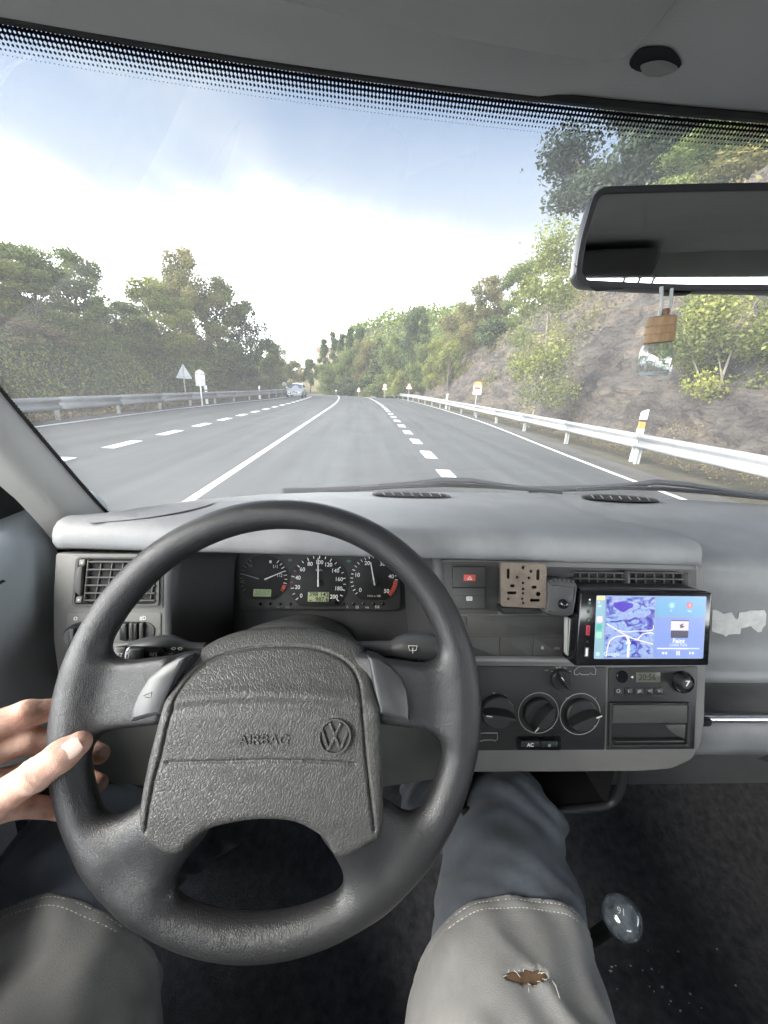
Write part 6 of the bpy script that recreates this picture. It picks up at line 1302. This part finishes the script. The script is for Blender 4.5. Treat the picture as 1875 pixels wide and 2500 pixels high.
# ================================================================== WIPERS
D_ = 1.1302
def wg(px, py, lift=.012):
    d = ray(px, py); lo_, hi_ = .4, 1.5
    for _ in range(40):
        m_ = (lo_ + hi_) / 2; p = CAM + d * m_
        yg = yb(p[0]) - (p[2] - H + .197) / .481 * (yb(p[0]) - yt(p[0]))
        if p[1] < yg + lift: lo_ = m_
        else: hi_ = m_
    return p
m_wip = M('wiper_black', (.030, .032, .035), .5, var=.1, vscale=30)
for lab, bl, arm, frm in (('long black windscreen wiper parked in front of the steering wheel side', [(880, 1196), (960, 1190), (1080, 1186), (1200, 1190), (1300, 1197), (1372, 1204)], [(690, 1202), (780, 1199), (880, 1192), (1010, 1180), (1075, 1172), (1130, 1171)], [(925, 1184), (1010, 1180), (1080, 1171), (1150, 1173), (1230, 1184), (1330, 1196)]),
                          ('black windscreen wiper parked on the passenger side', [(1409, 1197), (1500, 1192), (1620, 1196), (1740, 1205), (1875, 1219), (1960, 1230)], [(1290, 1195), (1420, 1192), (1530, 1188), (1600, 1178), (1680, 1182)], [(1450, 1188), (1560, 1180), (1600, 1176), (1680, 1184), (1780, 1198), (1900, 1214)])):
    t = thing('windscreen_wiper', lab, 'wiper', tuple(wg(*arm[0])), 'windscreen wipers')
    tube('wiper_blade', [wg(x, y, .010) for x, y in bl], .0045, m_rubber, t, 6, flat=.6); tube('blade_rail', [wg(x, y - 5, .014) for x, y in bl], .0028, m_wip, t, 6)
    tube('wiper_frame', [wg(x, y, .022) for x, y in frm], [.003, .0045, .0065, .0065, .0045, .003], m_wip, t, 8); tube('wiper_arm', [wg(x, y, .030) for x, y in arm], [.009, .008, .007, .006, .006, .005], m_wip, t, 8) if len(arm) == 6 else tube('wiper_arm', [wg(x, y, .030) for x, y in arm], [.009, .008, .007, .006, .005], m_wip, t, 8)

# ================================================================== GEAR LEVER, SEAT, FLOOR BITS
gl_ = thing('gear_lever', 'gear lever with clear glass knob beside the right knee', 'gear lever', (.30, .36, H - 1.0))
gk = on_plane(1518, 2238, (0, 0, H - .625), np.array([0, 0, 1.0])); m_kn = M('glass_knob', (.055, .065, .075), .10, spec=.6, coat=.5, var=.6, vscale=70)
tube('lever_shaft', [gk + np.array([.0, .10, -.36]), gk + np.array([.0, .03, -.12]), gk + np.array([0, .004, -.02])], [.012, .009, .009], m_blk, gl_, 10)
GM = Matrix.Translation(gk) @ Matrix.Rotation(rad(24), 4, 'X') @ Matrix.Rotation(rad(-16), 4, 'Y')
kb_ = lathe('gear_knob', [(.008, -.026), (.012, -.023), (.0185, -.016), (.0225, -.006), (.0232, .003), (.0208, .0115), (.0165, .0172), (.0110, .0208), (.005, .0224), (0, .0227)], m_kn, gl_, GM, 32)
lathe('knob_ring', [(.0095, -.030), (.0135, -.027), (.0135, -.023), (.0095, -.022)], m_chr, kb_, GM, 24)
text('knob_print', '91', .0095, m_dimprint, kb_, GM @ Matrix.Translation((-.003, .004, .0226)) @ Matrix.Rotation(rad(-20), 4, 'Z'))
seat = thing('driver_seat', 'dark cloth driver seat under the legs', 'seat', (-.06, -.15, H - 1.0))
def seat_sdf(x, y, z):
    q = lambda v, c, h: np.abs(v - c) - h
    d = lambda a, b, c: np.sqrt(np.maximum(a, 0) ** 2 + np.maximum(b, 0) ** 2 + np.maximum(c, 0) ** 2) + np.minimum(np.maximum(a, np.maximum(b, c)), 0)
    s = d(q(x, -.06, .20), q(y, -.06, .22), q(z, H - .81, .06)) - .05
    return smin(s, d(q(x, -.06, .18), q(y + .35 * (z - H + .5), -.48, .04), q(z, H - .42, .30)) - .04, .03)
V, Q = surfnet(seat_sdf, (-.36, -.75, H - 1.0), (.26, .28, H + .05), .012); link('cushion', fast('cushion', V, Q), m_seat, seat, True)
boxm('seat_base', (-.26, -.35, H - 1.03), (.14, .16, H - .88), m_blk, seat, bev=.02)
rng = np.random.default_rng(3); Vc = []; Fc = []
for k in range(70):
    px_, py_ = rng.uniform(1430, 1830), rng.uniform(1980, 2460); p = on_plane(px_, py_, (0, 0, H - .985), np.array([0, 0, 1.0])); 
    if p[1] > .42: continue
    p[2] = H - 1.02 + .28 * float(sstep(.45, 1.0, p[1])) + .006; s_ = rng.uniform(.0006, .0022); i0 = len(Vc); an = rng.uniform(0, 3)
    Vc += [p + np.array([math.cos(an + q) * s_ * (1 + (i % 2)), math.sin(an + q) * s_, (i % 2) * .001]) for i, q in enumerate((0, 1.57, 3.14, 4.71))]; Fc.append((i0, i0 + 1, i0 + 2, i0 + 3))
o = link('floor_crumbs', pyd('floor_crumbs', Vc, Fc), m_lab); tag(o, 'pale crumbs and grit scattered over the black carpet', 'crumbs'); kind(o, 'stuff')
# visor hole in the header
hole = hole_ring('clip_hole', 1600, 146, 62, 38, m_cav, .0015, van); hole_ring('clip_socket', 1606, 168, 46, 20, M('socket_grey', (.30, .30, .29), .7), .0024, hole, 2)

# ================================================================== ONCOMING CAR
def oncoming():
    cy0, cx0 = 37.6, -6.42; base = Vector(E(cx0, cy0, 0)); t = thing('oncoming_car', 'silver hatchback coming towards us in the left lane', 'car', base)
    m_sil = M('silver_paint', (.62, .63, .66), .3, metal=.35, coat=.5); m_win = M('car_glass', (.10, .12, .16), .08, spec=.8); m_tyre = M('tyre', (.02, .02, .02), .8); m_lamp = M('headlamp', (.65, .68, .72), .12, spec=.8)
    # stations from nose to tail: y, half width low, half width at waist, z bottom, z waist, half width roof, z roof
    ST = [(0.0, .66, .62, .30, .58, .55, .60), (.10, .80, .76, .22, .68, .62, .70), (.5, .86, .84, .20, .80, .66, .84), (.95, .88, .87, .20, .90, .70, .95), (1.35, .88, .88, .20, .94, .66, 1.18), (1.8, .88, .88, .20, .96, .60, 1.42), (2.5, .88, .88, .20, .97, .60, 1.48), (3.2, .87, .87, .20, .97, .58, 1.42), (3.7, .84, .84, .24, .96, .54, 1.15), (3.9, .78, .78, .30, .90, .5, .95)]
    G = []
    for y, wl_, ww, zb, zw, wr, zr in ST:
        prof = [(-wl_ * .8, zb), (-wl_, zb + .12), (-ww * 1.01, (zb + zw) / 2), (-ww, zw), (-(wr + .04), zr - .07), (-wr * .85, zr - .01), (0, zr + .02)]; prof += [(-a, z) for a, z in reversed(prof[:-1])]
        G.append([base + Vector((a, y, z)) for a, z in prof])
    grid('body', G, m_sil, t)
    nose = [base + Vector((a, -.0, z)) for a, z in ((-.53, .30), (.53, .30), (.66, .42), (.62, .58), (.55, .6), (-.55, .6), (-.62, .58), (-.66, .42))]; link('bumper', pyd('bumper', nose, [tuple(range(8))]), m_sil, t)
    P = lambda L: [base + Vector(v) for v in L]
    link('windscreen', pyd('windscreen', P([(-.70, .98, .965), (.70, .98, .965), (.60, 1.68, 1.385), (-.60, 1.68, 1.385)]), [(0, 1, 2, 3)]), m_win, t)
    for s in (-1, 1):
        link('side_window', pyd('side_window', P([(s * .885, 1.25, .98), (s * .885, 3.1, .99), (s * .66, 3.0, 1.38), (s * .66, 1.9, 1.38)]), [(0, 1, 2, 3)]), m_win, t)
        link('headlight', pyd('headlight', P([(s * .46, -.02, .60), (s * .60, .02, .58), (s * .815, .20, .66), (s * .80, .42, .80), (s * .62, .22, .745), (s * .48, .06, .66)]), [(0, 1, 2, 3, 4, 5)]), m_lamp, t)
        link('fog_lamp', pyd('fog_lamp', P([(s * .52, -.025, .36), (s * .64, -.01, .38), (s * .62, -.015, .46), (s * .52, -.025, .45)]), [(0, 1, 2, 3)]), m_black, t)
        boxm('wing_mirror', (s * .98 - .10, 1.15, .92), (s * .98 + .10, 1.28, 1.06), m_sil, t, Matrix.Translation(base), .03)
        for yy_ in (.72, 3.15):
            Mw = Matrix.Translation(base + Vector((s * .80, yy_, .31))) @ Matrix.Rotation(s * math.pi / 2, 4, 'Y'); wl2 = lathe('wheel', [(.2, -.1), (.30, -.1), (.315, -.06), (.315, .06), (.30, .095), (.2, .1)], m_tyre, t, Mw, 20); lathe('rim', [(.2, .08), (.19, .1), (.05, .085), (0, .085)], m_signback, wl2, Mw, 12)
    link('grille', pyd('grille', P([(-.46, -.012, .50), (.46, -.012, .50), (.36, -.012, .60), (-.36, -.012, .60)]), [(0, 1, 2, 3)]), m_black, t)
    link('air_intake', pyd('air_intake', P([(-.50, -.014, .34), (.50, -.014, .34), (.47, -.014, .45), (-.47, -.014, .45)]), [(0, 1, 2, 3)]), m_black, t)
    boxm('number_plate', (-.26, -.035, .42), (.26, -.02, .52), m_white, t, Matrix.Translation(base)); text('plate_text', '2418 CFB', .085, m_black, t, Matrix.Translation(base + Vector((0, -.037, .47))) @ Matrix.Rotation(math.pi / 2, 4, 'X'), ext=.001)
    lathe('badge', [(.055, 0), (.055, .01), (0, .01)], m_chr, t, Matrix.Translation(base + Vector((0, .0, .66))) @ Matrix.Rotation(rad(75), 4, 'X'), 16)
oncoming()
# ================================================================== DRIVER
def mat_skin():
    m = M('skin', (.66, .43, .34), .62, sss=.10, spec=.3); t = m.node_tree; b = t.nodes['Principled BSDF']
    tc = nd(t, 'ShaderNodeTexCoord'); n1 = nd(t, 'ShaderNodeTexNoise'); n1.inputs['Scale'].default_value = 55; n1.inputs['Detail'].default_value = 5; t.links.new(tc.outputs['Object'], n1.inputs['Vector'])
    r = nd(t, 'ShaderNodeValToRGB'); e = r.color_ramp.elements; e[0].position = .34; e[0].color = (.40, .21, .155, 1); e[1].position = .66; e[1].color = (.62, .41, .325, 1); k = e.new(.5); k.color = (.53, .33, .26, 1); t.links.new(n1.outputs['Fac'], r.inputs[0]); t.links.new(r.outputs[0], b.inputs['Base Color'])
    vo = nd(t, 'ShaderNodeTexVoronoi', feature='DISTANCE_TO_EDGE'); vo.inputs['Scale'].default_value = 620; t.links.new(tc.outputs['Object'], vo.inputs['Vector'])
    w_ = nd(t, 'ShaderNodeTexNoise'); w_.inputs['Scale'].default_value = 150; w_.inputs['Detail'].default_value = 4; t.links.new(tc.outputs['Object'], w_.inputs['Vector'])
    h_ = mth(t, 'ADD', mth(t, 'MULTIPLY', vo.outputs['Distance'], .5), w_.outputs['Fac']); bp = nd(t, 'ShaderNodeBump'); bp.inputs['Strength'].default_value = .55; bp.inputs['Distance'].default_value = .0016; t.links.new(h_, bp.inputs['Height']); t.links.new(bp.outputs[0], b.inputs['Normal']); return m
m_skin = mat_skin(); m_nail = M('fingernail', (.66, .47, .40), .28, spec=.5, coat=.15)
def cloth(name, c, var=.12, bump=.6):
    m = M(name, c, .92, var=var, vscale=18, bump=bump, bscale=900, bdet=1, sheen=.15); return m
m_navy = cloth('dark_blue_work_cloth', (.075, .087, .105), .24); m_grey = cloth('grey_work_cloth', (.20, .198, .192), .16, .9); m_shirt = cloth('pale_shirt', (.30, .30, .30))
drv = thing('person', 'driver in grey and dark blue work trousers, left hand on the wheel', 'person', (-.05, -.1, H - .9))
def hp3(px, py, c): return np.array(WH.w(*WH.loc(px, py, c), c), np.float32)
TH = [(-150, 2060, .020, .020), (-55, 1985, .034, .0150), (92, 1888, .036, .0122), (150, 1845, .0335, .0122), (192, 1816, .0305, .0100)]
FG = {'i': [(-100, 1800, .004, .0135), (62, 1742, -.014, .0118), (170, 1728, -.038, .0100), (222, 1765, -.034, .0088)],
      'm': [(-110, 1868, .000, .0135), (70, 1808, -.022, .0118), (180, 1812, -.042, .0102), (245, 1842, -.029, .0086)],
      'r': [(-115, 1945, .000, .0130), (66, 1890, -.024, .0112), (180, 1890, -.042, .0098), (241, 1914, -.030, .0082)],
      'l': [(-115, 2015, .004, .0122), (50, 1966, -.018, .0100), (150, 1975, -.040, .0088), (196, 1990, -.034, .0076)]}
wrist = hp3(-330, 2080, .045); elbow = np.array([-.38, -.16, H - .60], np.float32)
chains = {k: [hp3(x, y, c) for x, y, c, r in v] for k, v in list(FG.items()) + [('t', TH)]}
rads = {k: [q[3] for q in v] for k, v in list(FG.items()) + [('t', TH)]}
fore_end = wrist + (elbow - wrist) * .38
def hand_sdf(x, y, z):
    palm = None
    for k in 'imrl':
        d = cap(x, y, z, wrist * .75 + chains[k][0] * .25, chains[k][0], .021, .0155); palm = d if palm is None else smin(palm, d, .016)
    palm = smin(palm, cap(x, y, z, wrist, fore_end, .026, .034), .03)
    palm = smin(palm, cap(x, y, z, wrist * .6 + chains['t'][0] * .4, chains['t'][1], .023, .0165), .02)
    s = palm
    for k in 'imrl':
        P, R = chains[k], rads[k]; f = None
        for i in range(3):
            d = cap(x, y, z, P[i], P[i + 1], R[i], R[i + 1]); f = d if f is None else smin(f, d, .004)
        s = smin(s, f, .0065)
    P, R = chains['t'], rads['t']; f = None
    for i in range(4):
        d = cap(x, y, z, P[i], P[i + 1], R[i], R[i + 1]); f = d if f is None else smin(f, d, .006)
    ax_ = (P[3] - P[1]) / np.linalg.norm(P[3] - P[1]); sd = (x - P[2][0]) * ax_[0] + (y - P[2][1]) * ax_[1] + (z - P[2][2]) * ax_[2]
    for so in (-.0095, -.0055, -.0012, .0035): f = f + .0010 * np.exp(-((sd - so) / .0014) ** 2)
    f = f - .0009 * np.exp(-((sd + .003) / .008) ** 2)
    return smin(s, f, .008)
allp = np.array([p for c in chains.values() for p in c] + [wrist, fore_end])
V, Q = surfnet(hand_sdf, allp.min(0) - .035, allp.max(0) + .022, .0019)
body = link('body', fast('body', V, Q), m_skin, drv, True)
# thumb nail
P = chains['t']; ax_ = (P[4] - P[3]) / np.linalg.norm(P[4] - P[3]); cen = P[4] * .55 + P[3] * .45; view = CAM - cen; view /= np.linalg.norm(view); nn_ = view - (view @ ax_) * ax_; nn_ /= np.linalg.norm(nn_); sd_ = np.cross(ax_, nn_)
G = []
for a in np.linspace(-1, 1, 13):
    row = []
    for b in np.linspace(-1, 1, 11):
        u_ = a * .0088; wv = .0071 * (1 - .34 * max(0, a) ** 3 - .42 * max(0, -a) ** 2.2); v_ = b * wv; row.append(cen + ax_ * (u_ + .0028) + sd_ * v_ + nn_ * (.0116 - 24 * v_ * v_ - 6 * u_ * u_ * (1 if a > 0 else .6) - .0006 * (abs(b) > .95)))
    G.append(row)
grid('fingernail', G, m_nail, body)
# shirt: sleeve and torso, unseen behind the camera, kept pale to bounce light forward
def shirt_sdf(x, y, z):
    s = cap(x, y, z, (-.06, -.36, H - .70), (-.06, -.44, H - .25), .15, .17); sh = (-.25, -.40, H - .22)
    s = smin(s, cap(x, y, z, sh, tuple(elbow), .075, .055), .06); return smin(s, smax(cap(x, y, z, tuple(elbow), tuple(fore_end), .055, .044), 0 * x - 1, .01), .03)
V, Q = surfnet(shirt_sdf, (-.56, -.66, H - .90), (.16, .2, H - .04), .014); link('shirt', fast('shirt', V, Q), m_shirt, drv, True)
# trousers
RH, RK, RA = (.075, -.16, H - .700), (.252, .415, H - .672), (.17, .70, H - 1.0)
LH, LK, LA = (-.16, -.16, H - .685), (-.372, .375, H - .655), (-.27, .68, H - 1.0)
def wr(x, y, z, k): return .0042 * np.sin(38 * x + 22 * y + 2.2 * np.sin(17 * y + k) + 30 * z) + .0026 * np.sin(75 * y - 48 * x + 20 * z + k) + .0012 * np.sin(120 * x + 95 * y + 3 * np.sin(40 * y))
def legf(x, y, z, Hh, Kn, An, k):
    th = cap(x, y, z, Hh, Kn, .152, .086); sh = cap(x, y, z, Kn, An, .080, .062); d = smin(th, sh, .035)
    fold = sstep(.30, .42, y) * (.0035 * np.sin(150 * (y + .55 * z) + 8 * np.sin(22 * x)))
    return d + wr(x, y, z, k) + fold
def trousers(x, y, z):
    d = smin(legf(x, y, z, RH, RK, RA, 0.), legf(x, y, z, LH, LK, LA, 2.), .03)
    return smin(d, cap(x, y, z, (-.16, -.22, H - .69), (.09, -.22, H - .69), .14, .14), .05)
V, Q = surfnet(trousers, (-.52, -.36, H - 1.04), (.40, .80, H - .50), .0065); trs = link('trousers', fast('trousers', V, Q), m_navy, drv, True)
def edge_r(x): return .290 - 1.25 * (x - .193) ** 2
def edge_l(x): return .292 - 1.1 * (x + .345) ** 2
RIP = [(a * 1.0, b * .80) for a, b in [(-.0250, .001), (-.019, .0045), (-.012, .0062), (-.006, .0050), (.001, .0082), (.008, .0064), (.015, .0080), (.022, .0045), (.0245, .0005), (.019, -.0035), (.012, -.0040), (.006, -.0072), (-.001, -.0050), (-.008, -.0062), (-.016, -.0035), (-.021, -.0028)]]
RC = np.array([.1895, .2185])
def panel(leg, edge, rip):
    def f(x, y, z):
        d = leg(x, y, z); e = y - edge(x); hem = .0008 * sstep(-.0135, -.012, e)
        for so in (-.0035, -.0115): hem = hem - .0012 * np.exp(-((e - so) / .0016) ** 2)
        wv = .0035 * np.exp(-((y - .10 - .5 * (x - .16)) / .02) ** 2) * rip + (.004 * np.exp(-(((x - RC[0] - .012 + .8 * (y - RC[1])) / .012) ** 2)) * sstep(.06, .0, np.abs(y - RC[1])) if rip else 0)
        s = smax(d - .0042 - hem - wv, e, .002); s = smax(s, -(d + .004), .001)
        if rip: s = smax(s, -poly2((x - RC[0])[:, :, 0], (y - RC[1])[:, :, 0], RIP)[:, :, None] + 0 * z, .0012)
        return s
    return f
legR = lambda x, y, z: legf(x, y, z, RH, RK, RA, 0.); legL = lambda x, y, z: legf(x, y, z, LH, LK, LA, 2.)
V, Q = surfnet(panel(legR, edge_r, 1), (.02, .05, H - .72), (.34, .30, H - .52), .0021); pr_ = link('thigh_panel', fast('thigh_panel', V, Q), m_grey, trs, True, 'light grey cloth panel torn open above the knee')
V, Q = surfnet(panel(legL, edge_l, 0), (-.48, .05, H - .74), (-.14, .30, H - .52), .0035); link('thigh_panel', fast('thigh_panel', V, Q), m_grey, trs, True)
def lining(x, y, z): return smax(legR(x, y, z) - .0022, poly2((x - RC[0])[:, :, 0], (y - RC[1])[:, :, 0], [(a * 1.12, b * 1.25) for a, b in RIP])[:, :, None] + 0 * z, .001)
V, Q = surfnet(lining, (RC[0] - .035, RC[1] - .02, H - .60), (RC[0] + .035, RC[1] + .02, H - .53), .0018); link('torn_lining', fast('torn_lining', V, Q), M('brown_lining', (.11, .065, .035), .8, var=.3, vscale=80), trs, True)
# frayed threads round the tear
rng = np.random.default_rng(5); m_thr = M('pale_thread', (.62, .60, .54), .9)
def top_z(x, y):
    zs = np.linspace(H - .52, H - .66, 141); d = legR(np.full(141, x), np.full(141, y), zs) - .0045; k = int(np.argmax(d < 0)); return zs[k]
for k in range(20):
    q = RIP[k % len(RIP)] if k < 13 else RIP[int(rng.integers(4, 13))]; x0, y0 = RC + np.array(q) * rng.uniform(.95, 1.1); dx, dy = -np.array(q) * rng.uniform(.05, .35) + rng.normal(size=2) * .002
    if k > 15: dx, dy = rng.uniform(-.004, .006), rng.uniform(-.014, -.005)
    P = [(x0, y0, top_z(x0, y0)), (x0 + dx * .5 + rng.normal() * .001, y0 + dy * .5, top_z(x0, y0) + .0012), (x0 + dx, y0 + dy, top_z(x0, y0) + rng.uniform(-.001, .0015))]
    tube('frayed_thread', P, .00024, m_thr, pr_, 4, False)

# hem stitching, two rows per panel
def surf_z(leg, x, y, lift):
    zs = np.linspace(H - .50, H - .72, 221); d = leg(np.full(221, x), np.full(221, y), zs) - lift
    return zs[int(np.argmax(d < 0))] if (d < 0).any() else None
for leg, edge, xa, xb_ in ((legR, edge_r, .085, .305), (legL, edge_l, -.45, -.25)):
    V = []; F = []
    for so in (-.0042, -.0118):
        for x in np.arange(xa, xb_, .0046):
            e = []
            for xx_ in (x, x + .0029):
                y = float(edge(xx_)) + so; z = surf_z(leg, xx_, y, .0046); e.append(None if z is None else np.array([xx_, y, z]))
            if e[0] is None or e[1] is None or abs(e[1][2] - e[0][2]) > .004: continue
            d = e[1] - e[0]; s_ = np.array([0, .00042, 0]); i0 = len(V); up_ = np.array([0, 0, .0006]); V += [e[0] - s_, e[1] - s_, e[1] + s_, e[0] + s_, (e[0] + e[1]) / 2 + up_]; F += [(i0, i0 + 1, i0 + 4), (i0 + 1, i0 + 2, i0 + 4), (i0 + 2, i0 + 3, i0 + 4), (i0 + 3, i0, i0 + 4)]
    kind(link('stitching', pyd('stitching', V, F), m_thr, trs), 'stuff')
